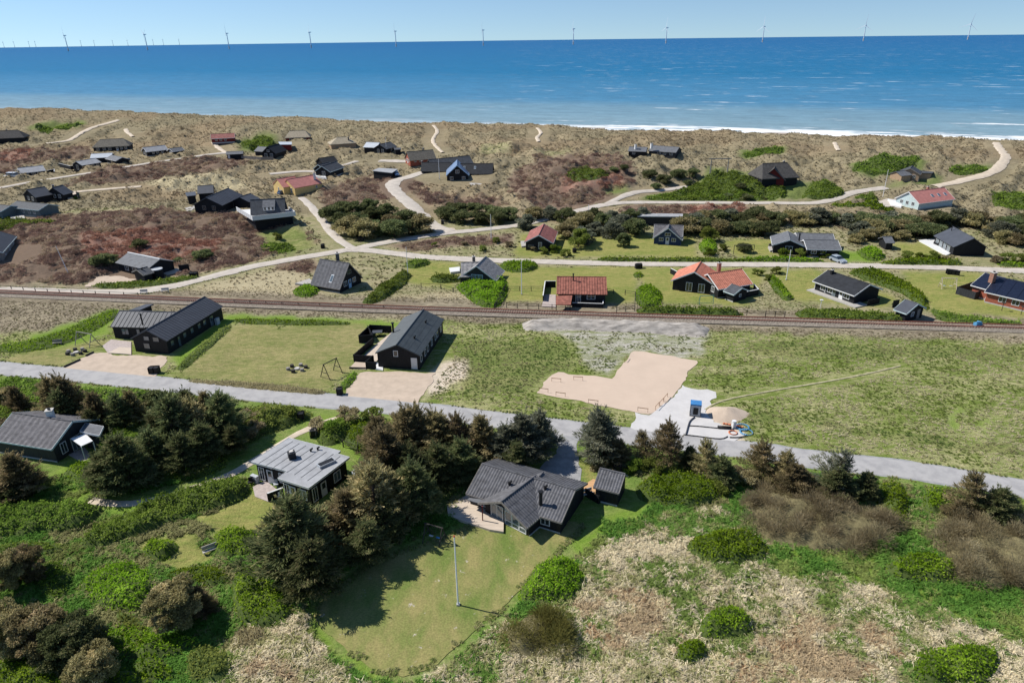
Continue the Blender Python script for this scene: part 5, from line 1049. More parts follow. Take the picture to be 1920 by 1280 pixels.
car(730, 332, -1.2, 'car_white', 'white car parked left of blue car at the carport'); car(744, 331, -1.3, 'car_blue', 'dark blue car parked right of white car at the carport'); car(532, 364, .9, 'car_blue', 'dark blue car parked at the yellow house gable'); car(1768, 383, .2, 'car_white', 'small white car parked right of the red-roofed teal house')
# ---- fences beside the railway
def rail_fence(line, label, h=1.1, m='dark_timber', rails=2, step=2.4):
    pts = [gz(*q) for q in line]; t = thing('post_fence', label, 'fence', pts[0], 'timber fences along the railway')
    for a, b in zip(pts[:-1], pts[1:]):
        L = float(np.linalg.norm((b - a)[:2])); k = max(1, int(round(L / step))); rz = math.atan2(b[1] - a[1], b[0] - a[0])
        for i in range(k + 1):
            p = a + (b - a) * i / k; MB().box((p[0], p[1], p[2] - .2), .12, .12, h + .25, rz).build('post', m, t)
            if i < k:
                q = a + (b - a) * (i + 1) / k
                for r in range(rails): z = h * (.95 - .42 * r); MB().bar((p[0], p[1], p[2] + z), (q[0], q[1], q[2] + z), .045, n=4).build('rail', m, t)
rail_fence([(950, 577), (1010, 579), (1060, 581)], 'dark post fence below the red-tiled cabin, along the railway'); rail_fence([(927, 580), (949, 541)], 'dark close-set fence running up from the railway left of the lawn', 1.2, 'dark_timber', 3, 1.0); rail_fence([(952, 545), (1018, 545)], 'thin dark fence behind the flagpole lawn'); rail_fence([(1138, 550), (1150, 552)], 'short dark fence stub right of the red-tiled cabin'); rail_fence([(1172, 553), (1191, 556), (1190, 583), (1156, 586)], 'dark fence at the right corner of the red-tiled cabin plot')
rail_fence([(1362, 589), (1400, 591), (1435, 593), (1471, 594)], 'dark post fence beside the railway below the sandy garden corner'); rail_fence([(790, 540), (827, 542), (850, 548)], 'thin wire fence posts in front of the bushes left of the blue-gabled cottage', 1.1, 'dark_timber', 1, 4); rail_fence([(644, 838), (672, 848), (672, 818)], 'dark garden fence in the grass right of the flat-roofed house', 1.2); rail_fence([(0, 541), (90, 549), (180, 553), (260, 556)], 'thin wire fence between gravel road and railway at left', .9, 'dark_timber', 1, 3.2); rail_fence([(440, 570), (560, 575), (640, 578), (720, 581)], 'thin wire fence on the far side of the railway below the steep cabin', 1.0, 'dark_timber', 1, 4.0)
# ---- building site
def profile(px, py, rz, label):
    p = gz(px, py); t = thing('batter_board', label, 'batter board', p, 'batter boards round the sand foundation'); c, s = math.cos(rz), math.sin(rz)
    for e in (-.75, .75): MB().box((p[0] + e * c, p[1] + e * s, p[2] - .1), .05, .05, .85, rz).build('stake', 'raw_timber', t)
    MB().box((p[0], p[1], p[2] + .62), 1.6, .03, .1, rz).build('board', 'raw_timber', t)
for i, (x, y, r) in enumerate([(1043, 716, -.2), (1084, 713, -.2), (1019, 735, -.3), (1051, 743, -.3), (1112, 757, -.3), (1205, 772, -.3), (1232, 765, 1.0), (1240, 757, 1.0), (1248, 748, 1.0), (1173, 676, 1.1)]):
    profile(x, y, r, 'low timber batter board on the sand foundation, ' + ['top left corner', 'second along the upper left edge', 'left tip', 'second along the lower left edge', 'middle of the lower edge', 'bottom corner', 'bottom right edge nearest the asphalt road', 'bottom right edge, middle one', 'bottom right edge nearest the field', 'upper inner corner'][i])
def site():
    p = gz(1303, 777); t = thing('site_tank', 'blue-topped grey site cabinet with hose on white gravel', 'site cabinet', p); rz = -.25
    MB().box((p[0], p[1], p[2] + .12), 1.5, 1.3, 1.75, rz).build('body', 'pale_plastic', t); MB().box((p[0], p[1], p[2] + 1.87), 1.6, 1.4, .22, rz).build('lid', 'blue_plastic', t)
    MB().box((p[0], p[1], p[2]), 1.6, 1.4, .14, rz).build('pallet', 'dark_timber', t); MB().box((p[0] - .15, p[1] - .67, p[2] + .4), .7, .06, 1.1, rz).build('control_panel', 'plastic_black', t)
    for e in (-.74, .74): MB().box((p[0] + e * math.cos(rz), p[1] + e * math.sin(rz), p[2] + .12), .07, 1.34, 1.76, rz).build('side_frame', 'metal_grey', t)
    q = gz(1363, 776); n = 22; m = MB(); V = []; F = []; prof = [(0, .95), (.4, .9), (.9, .66), (1.5, .36), (2.1, .12), (2.5, -.1)]
    for r, z in prof:
        for i in range(n):
            a = 2 * math.pi * i / n; k = 1 + .5 * (vnoise(a * 1.3 + 5, r * .4) - .5); V.append((q[0] + r * k * math.cos(a) * 1.15, q[1] + r * k * math.sin(a) * 1.0, q[2] + z + .08 * (vnoise(a * 3 + r, r * 3) - .5)))
    for j in range(len(prof) - 1):
        for i in range(n): F.append((j * n + i, (j + 1) * n + i, (j + 1) * n + (i + 1) % n, j * n + (i + 1) % n))
    m.add(V, F); o = m.build('sand_heap', 'yard_sand', None, True, tuple(q)); tag(o, 'heap of tipped sand right of the white gravel', 'sand heap')
    def hose(line, r, mt, label, coil=None, name='hose'):
        m = MB(); pts = [gz(*l) + (0, 0, r + .06) for l in line]
        if coil:
            cx = gz(*coil[:2]); R = coil[2]; pts = [cx + np.array([R * (1 - .1 * (k // 18)) * math.cos(k * .35), R * .95 * (1 - .1 * (k // 18)) * math.sin(k * .35), .08 + r + .03 * (k // 18)]) for k in range(coil[3])]
        else: pts = list(resample(pts, .4))
        for a, b in zip(pts[:-1], pts[1:]): m.bar(a, b, r, n=6)
        tag(m.build(name, mt, None, True, tuple(pts[0])), label, 'pipe')
    hose([(1302, 783), (1294, 790), (1291, 797), (1288, 808), (1286, 815)], .1, 'metal_grey', 'dark hose running from the site cabinet to the road edge')
    hose([(1292, 799), (1310, 800), (1330, 802), (1350, 804)], .07, 'plastic_black', 'upper thin black pipe lying on pale gravel'); hose([(1283, 816), (1310, 819), (1340, 823), (1356, 823), (1364, 819)], .07, 'plastic_black', 'lower thin black pipe lying beside the road')
    hose(None or [], .06, 'hose_blue', 'coil of light blue pipe, upper of two beside the road', (1392, 802, .95, 40)); hose([], .06, 'hose_blue', 'coil of pale blue pipe, lower of two beside the road', (1399, 811, .9, 32)); hose([], .06, 'hose_orange', 'loose coil of orange pipe beside the blue coils', (1374, 812, .6, 30), 'pipe_coil'); hose([(1355, 795), (1372, 798), (1394, 803)], .11, 'hose_orange', 'straight orange pipe lying behind the black drum', name='pipe')
    hose([(1368, 821), (1385, 821), (1400, 818)], .08, 'plastic_black', 'short bundle of black pipe below the orange coil', name='pipe')
    p = gz(1359, 804); m = MB().bar((p[0] - 1.0, p[1] + .2, p[2] + .25), (p[0] + .9, p[1] - .1, p[2] + .25), .24, n=14); tag(m.build('pipe_bundle', 'plastic_black', None, True, tuple(p)), 'thick black pipe bundle on the pale gravel', 'pipe')
    p = gz(1375, 802); m = MB().box(p, .5, .5, 1.0, .3); m.bar((p[0], p[1], p[2] + 1), (p[0], p[1], p[2] + 1.2), .32, n=10); tag(m.build('inspection_chamber', 'white_paint', None, False, tuple(p)), 'small white upright pipe fitting among the coils', 'pipe fitting')
site()
def soil_bank():
    line = [(978, 613), (1040, 609), (1120, 611), (1210, 614), (1290, 617), (1328, 622)]
    c = resample([G(*q)[:2] for q in line], .7); d = np.gradient(c, axis=0); d /= np.linalg.norm(d, axis=1)[:, None]; nn = np.stack([-d[:, 1], d[:, 0]], 1); K = 13; o = np.linspace(-3.4, 3.4, K); n = len(c)
    V = np.concatenate([c[:, None, :] + nn[:, None, :] * o[None, :, None]], 1).reshape(-1, 2); s = np.repeat(np.linspace(0, 1, n), K); oo = np.tile(o, n)
    e = np.clip(np.minimum(s, 1 - s) * 12, 0, 1); z = hlow(V[:, 0], V[:, 1]) - .1 + (1.15 * np.exp(-(oo / 2.0) ** 4) * (.7 + .7 * (fbm(V[:, 0] * .8, V[:, 1] * .8, 3)))) * e
    i = np.arange(n * K).reshape(n, K); f = np.stack([i[:-1, :-1], i[1:, :-1], i[1:, 1:], i[:-1, 1:]], -1).reshape(-1, 4)
    struct(link('soil_bank', npmesh('soil_bank', np.column_stack([V, z]), f[:, ::-1]), 'soil_bank', None, True), label='long low bank of grey dug soil beside the railway')
soil_bank()
# ---- small garden things
def stump_seats(px, py, n, label):
    p = gz(px, py); t = thing('log_seat_circle', label, 'log seats', p)
    for i in range(n):
        a = 2 * math.pi * i / n + .3; q = (p[0] + 1.5 * math.cos(a), p[1] + 1.2 * math.sin(a), p[2]); MB().bar((q[0], q[1], q[2] - .05), (q[0], q[1], q[2] + .5), .36, .33, 12).build('log_seat', 'grey_timber' if i % 2 else 'dark_timber', t)
    MB().bar((p[0], p[1], p[2] - .05), (p[0], p[1], p[2] + .25), .5, .45, 12).build('fire_ring', 'stone', t)
stump_seats(143, 661, 7, 'ring of log seats left of the big seamed black house'); stump_seats(557, 691, 6, 'ring of log seats on the dry lawn in mid-picture')
def tub(px, py, r, h, label):
    p = gz(px, py); t = thing('hot_tub', label, 'hot tub', p); MB().bar((p[0], p[1], p[2] - .1), (p[0], p[1], p[2] + h), r, r, 20).build('tub', 'black_wood', t); MB().bar((p[0], p[1], p[2] + h), (p[0], p[1], p[2] + h + .12), r * 1.05, r * 1.0, 20).build('cover', 'pale_plastic', t)
tub(297, 520, 1.35, 2.1, 'round black tub with pale round lid beside the heath-edge house')
def bench(px, py, rz, label, m='grey_timber'):
    p = gz(px, py); t = thing('garden_bench', label, 'bench', p); c, s = math.cos(rz), math.sin(rz)
    MB().box((p[0], p[1], p[2] + .42), 1.6, .45, .07, rz).build('seat', m, t); MB().box((p[0] - s * .25, p[1] + c * .25, p[2] + .55), 1.6, .07, .45, rz).build('backrest', m, t)
    for e in (-.65, .65): MB().box((p[0] + e * c, p[1] + e * s, p[2]), .08, .4, .42, rz).build('leg', m, t)
bench(395, 1034, .6, 'small pale bench beside the sunken lawn bushes', 'deck_grey'); bench(270, 551, .15, 'grey concrete block bench between gravel road and railway, left one', 'concrete'); bench(310, 548, .2, 'grey concrete block bench between gravel road and railway, right one', 'concrete'); bench(1552, 552, -.55, 'white garden bench on the grey terrace of the long black house', 'white_paint'); bench(108, 645, .2, 'low grey timber bench on the grass left of the swing frame'); bench(1100, 930, .4, 'pale lounge seat on the warm wooden terrace', 'pale_plastic')
def chairs(px, py, label, m):
    p = gz(px, py); t = thing('garden_chair', label, 'chair', p); MB().box((p[0], p[1], p[2] + .42), .55, .55, .06, .4).build('seat', m, t); MB().box((p[0], p[1] + .25, p[2] + .48), .55, .07, .5, .4).build('backrest', m, t)
    for a, b in ((-.2, -.2), (.2, -.2), (.2, .2), (-.2, .2)): MB().box((p[0] + a, p[1] + b, p[2]), .06, .06, .42).build('leg', m, t)
chairs(470, 908, 'dark garden chair on the patio left of the flat-roofed house', 'plastic_black'); chairs(526, 936, 'round-backed white garden chair by the patio wall', 'white_paint'); chairs(518, 912, 'pale garden chair on the patio of the flat-roofed house', 'pale_plastic')
def heatp(px, py, label):
    p = gz(px, py); t = thing('heat_pump', label, 'heat pump', p); MB().box((p[0], p[1], p[2]), 1.1, .5, 1.0, -.5).build('casing', 'pale_plastic', t); MB().bar((p[0] - .12, p[1] - .28, p[2] + .5), (p[0] - .15, p[1] - .34, p[2] + .5), .36, n=14).build('fan_grille', 'metal_grey', t)
heatp(479, 903, 'white heat pump at the left corner of the flat-roofed house')
for (x, y, l) in ((1595, 566, 'white'), (1543, 572, 'pale')):
    pass
def bird_table(px, py, label, m='grey_timber'):
    p = gz(px, py); t = thing('garden_post', label, 'post', p); MB().bar((p[0], p[1], p[2] - .1), (p[0], p[1], p[2] + 1.7), .06).build('post', m, t); MB().box((p[0], p[1], p[2] + 1.7), .6, .5, .1).build('tray', m, t)
bird_table(1538, 577, 'pale bird table on lawn below the grey terrace', 'white_paint'); bird_table(1878, 582, 'dark lamp post in front of the brick house, left one', 'dark_timber'); bird_table(1914, 590, 'dark lamp post in front of the brick house, right one', 'dark_timber'); bird_table(1854, 541, 'dark post on lawn beside brick house terrace', 'dark_timber')
p = gz(1832, 612); tag(MB().box(p, 1.3, .8, .8, .2).prism([(p[0] - .5, p[1] - .3), (p[0] + .5, p[1] - .3), (p[0], p[1] + .4)], p[2] + .8, p[2] + 1.1).build('tarpaulin_heap', 'hose_blue', None, False, tuple(p)), 'small bright blue tarpaulin heap beside the railway at right', 'tarpaulin')
def edge_board(a, b, label):
    p, q = gz(*a), gz(*b); rz = math.atan2(q[1] - p[1], q[0] - p[0]); c = (p + q) / 2; tag(MB().box((c[0], c[1], c[2] - .1), float(np.linalg.norm((q - p)[:2])), .16, .42, rz).build('retaining_board', 'dark_timber', None, False, tuple(c)), label, 'edging')
edge_board((120, 689), (151, 675), 'low dark retaining board at the left edge of sandy yard'); edge_board((161, 668), (176, 661), 'short dark retaining board near the swing frame, above the other'); edge_board((655, 691), (686, 692), 'dark edging board in front of the pale terrace')
# ================================================================== PLANTS
def quads(c, d, s, L, Wd, name, tint):
    """leaf quads: centres c, long axis d, side axis s (unit), length L and width Wd per leaf"""
    L = np.reshape(L, (-1, 1)); Wd = np.reshape(Wd, (-1, 1)); a = c - s * Wd / 2; b = c + s * Wd / 2; e = c + d * L + s * Wd * .22; g = c + d * L - s * Wd * .22
    v = np.stack([a, b, e, g], 1).reshape(-1, 3); f = np.arange(len(v)).reshape(-1, 4)
    return npmesh(name, v, f, np.repeat(tint, 4))
def unit(v): return v / (np.linalg.norm(v, axis=1)[:, None] + 1e-9)
def rnd(n): return rng.normal(size=(n, 3))
def trunk_mesh(h, r, lean, limbs):
    m = MB(); pts = [(lean * (t ** 1.6) * h * .25, lean * .3 * t * h * .1, h * t) for t in (0, .3, .6, .95)]
    for i in range(3): m.bar((pts[i][0], pts[i][1], pts[i][2] - (.3 if i == 0 else 0)), pts[i + 1], r * (1 - .3 * i), r * (1 - .3 * (i + 1)) + .015, 7)
    for a, b, rr in limbs: m.bar(a, b, rr, rr * .35, 4)
    me = bpy.data.meshes.new('trunk'); me.from_pydata(m.v, [], m.f); me.materials.append(MATS['bark']); return me
def spruce(seed, mt, nb=130, spread=.36, dense=1.0, lean=.5, bare=.1, brown=.3):
    """wind-bent conifer of height 1 scaled later by 6: real units at height 6 m"""
    rs = np.random.default_rng(seed); H = 6.0; limbs = []; C = []; D = []; S = []; Ln = []; Wd = []; T = []
    for i in range(nb):
        t = bare + (1 - bare) * (i + rs.random()) / nb; az = rs.random() * 6.283
        reach = H * spread * ((1 - t) ** .75 * .95 + .06) * rs.choice([.55, .8, 1.0, 1.15, 1.4]) * rs.uniform(.85, 1.1) * (1 + .25 * math.cos(az - .3))
        ax = lean * (t ** 1.6) * H * .25; o = np.array([ax, lean * .3 * t * H * .1, H * t * .97])
        up = rs.uniform(-.05, .45) + .45 * t; dr = np.array([math.cos(az) + lean * .35, math.sin(az), up]); dr /= np.linalg.norm(dr)
        tip = o + dr * reach; limbs.append((tuple(o), tuple(tip), .035))
        k = max(10, int(62 * dense * reach / 1.8)); q = rs.random(k) ** .7; q = .18 + .85 * q
        side = np.cross(dr, [0, 0, 1]); side /= np.linalg.norm(side) + 1e-9
        fan = rs.normal(size=k) * .17 * reach * (1.15 - .7 * q)
        P0 = o + dr * (reach * q)[:, None] + side * fan[:, None] + rs.normal(size=(k, 3)) * .05 * np.array([1, 1, 1.4])
        d = unit(dr[None] * 1.0 + side * (fan / (.25 * reach + .01))[:, None] * .7 + rs.normal(size=(k, 3)) * .32 + np.array([0, 0, .05]))
        s = unit(np.cross(d, unit(rs.normal(size=(k, 3)) * .55 + np.array([0, 0, 1.0]))))
        C.append(P0); D.append(d); S.append(s); Ln.append(rs.uniform(.14, .34, k)); Wd.append(rs.uniform(.05, .11, k))
        T.append(np.clip(rs.random(k) * .62 + brown * (rs.random() < .4) + .12 * t, 0, 1))
    for i in range(46):
        t = rs.uniform(.3, 1.0); az = rs.random() * 6.283; ax = lean * (t ** 1.6) * H * .25; o = np.array([ax, lean * .3 * t * H * .1, H * t * .95]); rr = H * spread * ((1 - t) ** .75 * .95 + .06)
        dr = np.array([math.cos(az) * (1.15 - t * .7) + lean * .3, math.sin(az) * (1.15 - t * .7), .55 + .5 * t]); dr /= np.linalg.norm(dr); b0 = o + dr * rr * .75; le = rs.uniform(.6, 1.25); k = 26; q = rs.random(k)
        P0 = b0 + dr * (le * q)[:, None] + rs.normal(size=(k, 3)) * (.10 * (1.1 - q))[:, None]; d = unit(dr[None] + rs.normal(size=(k, 3)) * .4); C.append(P0); D.append(d); S.append(unit(np.cross(d, rs.normal(size=(k, 3))))); Ln.append(rs.uniform(.12, .3, k)); Wd.append(rs.uniform(.04, .08, k)); T.append(np.clip(rs.random(k) * .6 + .2 * rs.random(), 0, 1)); limbs.append((tuple(o), tuple(b0 + dr * le), .02))
    me = quads(np.concatenate(C), np.concatenate(D), np.concatenate(S), np.concatenate(Ln), np.concatenate(Wd), 'crown', np.concatenate(T)); me.materials.append(MATS[mt])
    return trunk_mesh(H, .15, lean, limbs), me
def lobed(seed, mt, h=4.0, w=4.4, lobes=16, per=300, leaf=.22, brown=.3, low=.12, rk=1.0):
    """dense rounded crown out of overlapping leaf lobes; height h, width w"""
    rs = np.random.default_rng(seed); C = []; D = []; S = []; L = []; T = []; limbs = []
    for i in range(lobes):
        a = rs.random() * 6.283; q = math.sqrt(rs.random()); z = h * (low + (.9 - low) * rs.random() ** .8)
        rad = w / 2 * q * math.sqrt(max(.05, 1 - ((z / h - .38) / .68) ** 2)) * .85; c = np.array([rad * math.cos(a), rad * math.sin(a), z * .92]); R = rs.uniform(.13, .28) * w * .72 * rk
        limbs.append(((0, 0, z * .35), tuple(c), .04))
        d = unit(rs.normal(size=(per, 3)) * np.array([1, 1, .8]) + np.array([0, 0, .25])); r = R * rs.uniform(.55, 1.08, per)
        p = c + d * r[:, None] * np.array([1.1, 1.1, .62]); p[:, 2] = np.maximum(p[:, 2], .08)
        dd = unit(d + rs.normal(size=(per, 3)) * .7); C.append(p); D.append(dd); S.append(unit(np.cross(dd, rs.normal(size=(per, 3))))); L.append(rs.uniform(.7, 1.5, per) * leaf); T.append(np.clip(rs.random(per) * .7 + brown * (rs.random() < .4) * rs.random(), 0, 1))
    L = np.concatenate(L); me = quads(np.concatenate(C), np.concatenate(D), np.concatenate(S), L, L * .7, 'crown', np.concatenate(T)); me.materials.append(MATS[mt])
    return trunk_mesh(h * .7, .12, .2, limbs), me
PROT = {'spruce_brown': [spruce(1, 'needle_brown', 200, .36, 1.5), spruce(2, 'needle_brown', 170, .40, 1.6, .8), spruce(3, 'needle_brown', 180, .34, 1.4, .3)],
        'spruce_dark': [spruce(4, 'needle_dark', 210, .38, 1.6, .4), spruce(5, 'needle_dark', 190, .36, 1.6, .7)],
        'spruce_grey': [spruce(6, 'needle_grey', 230, .34, 1.6, .1), spruce(7, 'needle_grey', 200, .36, 1.5, .3)],
        'ragged': [spruce(8, 'needle_brown', 90, .36, 1.3, .8, .12, .4), spruce(9, 'needle_grey', 80, .38, 1.2, -.5, .1), spruce(10, 'needle_brown', 100, .42, 1.4, .4, .1, .4)],
        'pine': [lobed(11, 'needle_dark', 4, 5.0, 26, 260, .24, .3, -.05), lobed(12, 'needle_dark', 4, 4.6, 24, 260, .24, .3, -.05), lobed(13, 'needle_brown', 4, 5.2, 26, 260, .24, .3, -.05), lobed(14, 'needle_grey', 4, 4.8, 26, 260, .24, .3, -.05)],
        'pine_big': [lobed(15, 'needle_dark', 6, 6, 70, 420, .16, .3, .06, .62), lobed(16, 'needle_brown', 6, 6.4, 64, 420, .16, .5, .1, .6), lobed(17, 'needle_brown', 6, 5.8, 58, 420, .16, .5, .22, .6)],
        'bush': [lobed(18, 'olive_leaf', 2.2, 3.2, 10, 260, .17, .3, .05), lobed(19, 'rose_dull', 2.2, 3.4, 10, 260, .17, .2, .05), lobed(20, 'twig_brown', 2.2, 3.2, 10, 260, .16, .3, .05)],
        'olive_tree': [lobed(21, 'olive_leaf', 5, 5.4, 18, 360, .2, .3)]}
PH = {'spruce_brown': 6, 'spruce_dark': 6, 'spruce_grey': 6, 'ragged': 6, 'pine': 4, 'pine_big': 6, 'bush': 2.2, 'olive_tree': 5}
PLANTS = []
def plant(kind, px, py, h, wide=1.0, v=None):
    g = gz(px, py); t = bpy.data.objects.new('tree' if kind != 'bush' else 'bush', None); COL.objects.link(t); t.location = tuple(g + (0, 0, -.08))
    t.empty_display_size = .3; k = h / PH[kind]; t.scale = (k * wide, k * wide, k); t.rotation_euler[2] = random.uniform(0, 6.28) if kind not in ('spruce_brown', 'ragged') else random.gauss(math.pi * .9, .5)
    i = random.randrange(len(PROT[kind])) if v is None else v; tr, cr = PROT[kind][i]
    link('trunk', tr, None, t); link('crown', cr, None, t)
    nm = {'spruce_brown': 'wind_bent_spruce', 'spruce_dark': 'dark_spruce', 'spruce_grey': 'spruce_tree', 'ragged': 'ragged_spruce', 'pine': 'dwarf_pine', 'pine_big': 'pine_tree', 'bush': 'shrub', 'olive_tree': 'leafy_tree'}[kind]; t.name = nm
    mn = cr.materials[0].name
    col = {'needle_dark': 'dark green', 'needle_brown': 'brown-tinged', 'needle_grey': 'grey-green', 'olive_leaf': 'olive green', 'rose_dull': 'dull green', 'twig_brown': 'brown twiggy'}[mn]
    PLANTS.append((t, px, py, h, col, {'spruce_brown': 'wind-bent spruce', 'spruce_dark': 'bushy spruce', 'spruce_grey': 'conical spruce', 'ragged': 'ragged sparse spruce', 'pine': 'dwarf pine', 'pine_big': 'rounded pine', 'bush': 'shrub', 'olive_tree': 'leafy tree'}[kind], g))
    return t
# foreground and roadside trees: kind, base pixel, height
for k, x, y, h, w in [
 ('pine_big', 12, 762, 3.6, 1.0), ('spruce_brown', 45, 775, 3.8, 1.0), ('spruce_brown', 105, 790, 6.0, .95), ('spruce_brown', 150, 785, 6.6, .9), ('spruce_dark', 128, 800, 5, 1.0), ('spruce_brown', 195, 800, 5.2, 1.0), ('spruce_dark', 235, 800, 5.0, 1.0), ('spruce_brown', 262, 790, 4.6, 1.0), ('pine', 292, 765, 3.6, 1.0), ('spruce_dark', 170, 815, 4.2, 1.1),
 ('spruce_dark', 300, 845, 6.4, 1.05), ('spruce_dark', 335, 855, 7.6, 1.1), ('ragged', 375, 842, 7.4, 1.3), ('spruce_dark', 415, 830, 6.6, 1.1), ('spruce_dark', 350, 800, 5.4, 1), ('spruce_dark', 300, 880, 6.2, 1.1), ('spruce_dark', 350, 885, 5.6, 1.1), ('spruce_dark', 395, 862, 5.6, 1.1), ('spruce_dark', 438, 845, 4.4, 1.1), ('spruce_brown', 402, 795, 4.6, 1),
 ('spruce_dark', 222, 910, 7.8, 1.25), ('spruce_dark', 250, 918, 6.0, 1.1), ('spruce_dark', 200, 905, 5.5, 1.1), ('spruce_brown', 60, 925, 6.0, 1.2), ('pine', 18, 935, 3.4, 1.1),
 ('pine_big', 62, 1085, 5.0, .8), ('pine_big', 22, 1105, 5.2, .75), ('pine_big', 28, 1215, 6.0, .9), ('pine_big', 85, 1225, 5.4, .9), ('pine_big', 152, 1238, 6.4, .95), ('pine_big', 185, 1282, 5.0, .9), ('pine_big', 335, 1168, 5.0, 1.0), ('spruce_brown', 385, 1150, 3.2, 1.1),
 ('spruce_brown', 708, 838, 3.6, 1.1), ('spruce_brown', 720, 860, 6.4, 1.1), ('spruce_brown', 760, 868, 6.8, 1.1), ('ragged', 800, 860, 6.6, 1.2), ('spruce_brown', 840, 858, 6.2, 1.1), ('ragged', 872, 862, 5.8, 1.2), ('spruce_brown', 740, 915, 7.4, 1.1), ('spruce_dark', 785, 920, 7.2, 1.1), ('spruce_dark', 825, 905, 6.4, 1.1), ('spruce_dark', 862, 890, 5.4, 1.1),
 ('spruce_brown', 728, 945, 6.4, 1.1), ('spruce_brown', 752, 978, 7.2, 1.1), ('spruce_dark', 790, 960, 6.4, 1.05), ('ragged', 715, 1000, 7.6, 1.3), ('spruce_dark', 728, 1022, 5.4, 1.1), ('spruce_brown', 672, 1012, 6.2, 1.15), ('spruce_brown', 622, 1022, 5.2, 1.2), ('spruce_brown', 570, 1060, 6.6, 1.1), ('spruce_dark', 545, 1100, 8.2, 1.15), ('spruce_dark', 590, 1105, 7.4, 1.1), ('spruce_dark', 690, 1045, 6.0, 1.1),
 ('spruce_grey', 985, 858, 6.2, 1.15), ('spruce_grey', 950, 862, 5.4, 1.15), ('spruce_grey', 1012, 850, 5.2, 1.1), ('spruce_brown', 915, 862, 5.4, 1.1), ('spruce_dark', 965, 878, 4.2, 1.1),
 ('spruce_grey', 1132, 858, 6.6, 1.1), ('spruce_brown', 1165, 868, 3.6, 1.3), ('ragged', 1212, 862, 4.8, 1.0), ('ragged', 1258, 868, 5.8, 1.0), ('ragged', 1335, 895, 5.4, 1.1), ('spruce_dark', 1290, 880, 3.0, 1.3), ('spruce_dark', 1360, 905, 3.4, 1.3), ('ragged', 1432, 888, 5.0, 1.1), ('ragged', 1475, 905, 4.8, 1.1), ('ragged', 1558, 918, 6.0, 1.05), ('spruce_dark', 1575, 930, 4.6, 1.3), ('spruce_brown', 1500, 915, 3.6, 1.3), ('spruce_dark', 1620, 935, 3.0, 1.3), ('ragged', 1830, 968, 5.6, 1.15), ('spruce_dark', 1850, 980, 4.0, 1.3), ('spruce_brown', 1800, 975, 3.0, 1.3)]:
    plant(k, x, y, random.uniform(.88, 1.12) * h * (1.06 if 'spruce' in k else 1), w * (1.14 if 'spruce' in k else 1.08))
# pine clumps in the dunes and the belt behind the gravel road
for x, y in [(622, 412), (645, 400), (640, 425), (668, 405), (672, 432), (695, 395), (700, 418), (705, 442), (725, 405), (735, 430), (740, 444), (760, 420), (768, 440), (790, 436), (655, 440), (685, 446)]: plant('pine', x, y, random.uniform(4.4, 5.8), 1.15, random.choice((0, 0, 1, 2)))
for x, y in [(838, 412), (862, 404), (868, 418), (893, 404), (900, 420), (925, 408), (935, 418), (952, 414)]: plant('pine', x, y, random.uniform(3.8, 5.0), 1.2, random.choice((0, 0, 1)))
for x, y in [(985, 428), (1000, 412), (1035, 410), (1060, 415), (1075, 430), (1062, 445), (1095, 425), (1112, 415), (1115, 440), (1130, 428), (1148, 418), (1150, 445), (1165, 432), (1182, 420), (1190, 440), (1200, 415), (1095, 455), (1300, 432), (1318, 422)]: plant('pine', x, y, random.uniform(3.8, 5.4), 1.1)
plant('olive_tree', 1085, 464, 6.0, .85); plant('pine_big', 1168, 462, 4.2, .95, 0); plant('olive_tree', 1330, 452, 4.6, 1.0)
xs = list(range(1290, 1990, 21))
for i, x in enumerate(xs):
    if 1740 < x < 1850: yb = 430
    else: yb = 428
    yb += (x - 1290) * .012
    for dy in (-10, 8):
        if dy > 0 and (1445 < x < 1590 or 1755 < x < 1870): continue
        plant('pine', x + random.uniform(-9, 9), yb + dy + random.uniform(-4, 4), random.uniform(3.4, 5.2), 1.35, random.choice((0, 0, 2, 2, 3)))
for x, y, h in [(1650, 448, 3.6), (1625, 450, 3.4), (1605, 455, 2.6), (1690, 450, 3.0), (1880, 455, 3.6), (1905, 460, 3.4), (1868, 440, 4.2)]: plant('pine', x, y, h, 1.2, 2)
for x, y, h in [(1218, 335, 3.4), (1245, 345, 3.6), (1272, 330, 3.8), (1300, 325, 3.2), (1230, 355, 2.6), (1290, 348, 2.4), (1365, 372, 2.8), (1385, 360, 3.0), (1400, 375, 2.8), (1430, 372, 2.4), (1150, 322, 2.6), (1170, 326, 2.2), (1130, 310, 2.0), (380, 485, 3.2), (195, 505, 3.4), (265, 472, 2.8), (335, 492, 1.6), (845, 395, 2.4), (1395, 472, 2.6), (210, 500, 2.6)]: plant('pine', x, y, h, 1.25, 0)
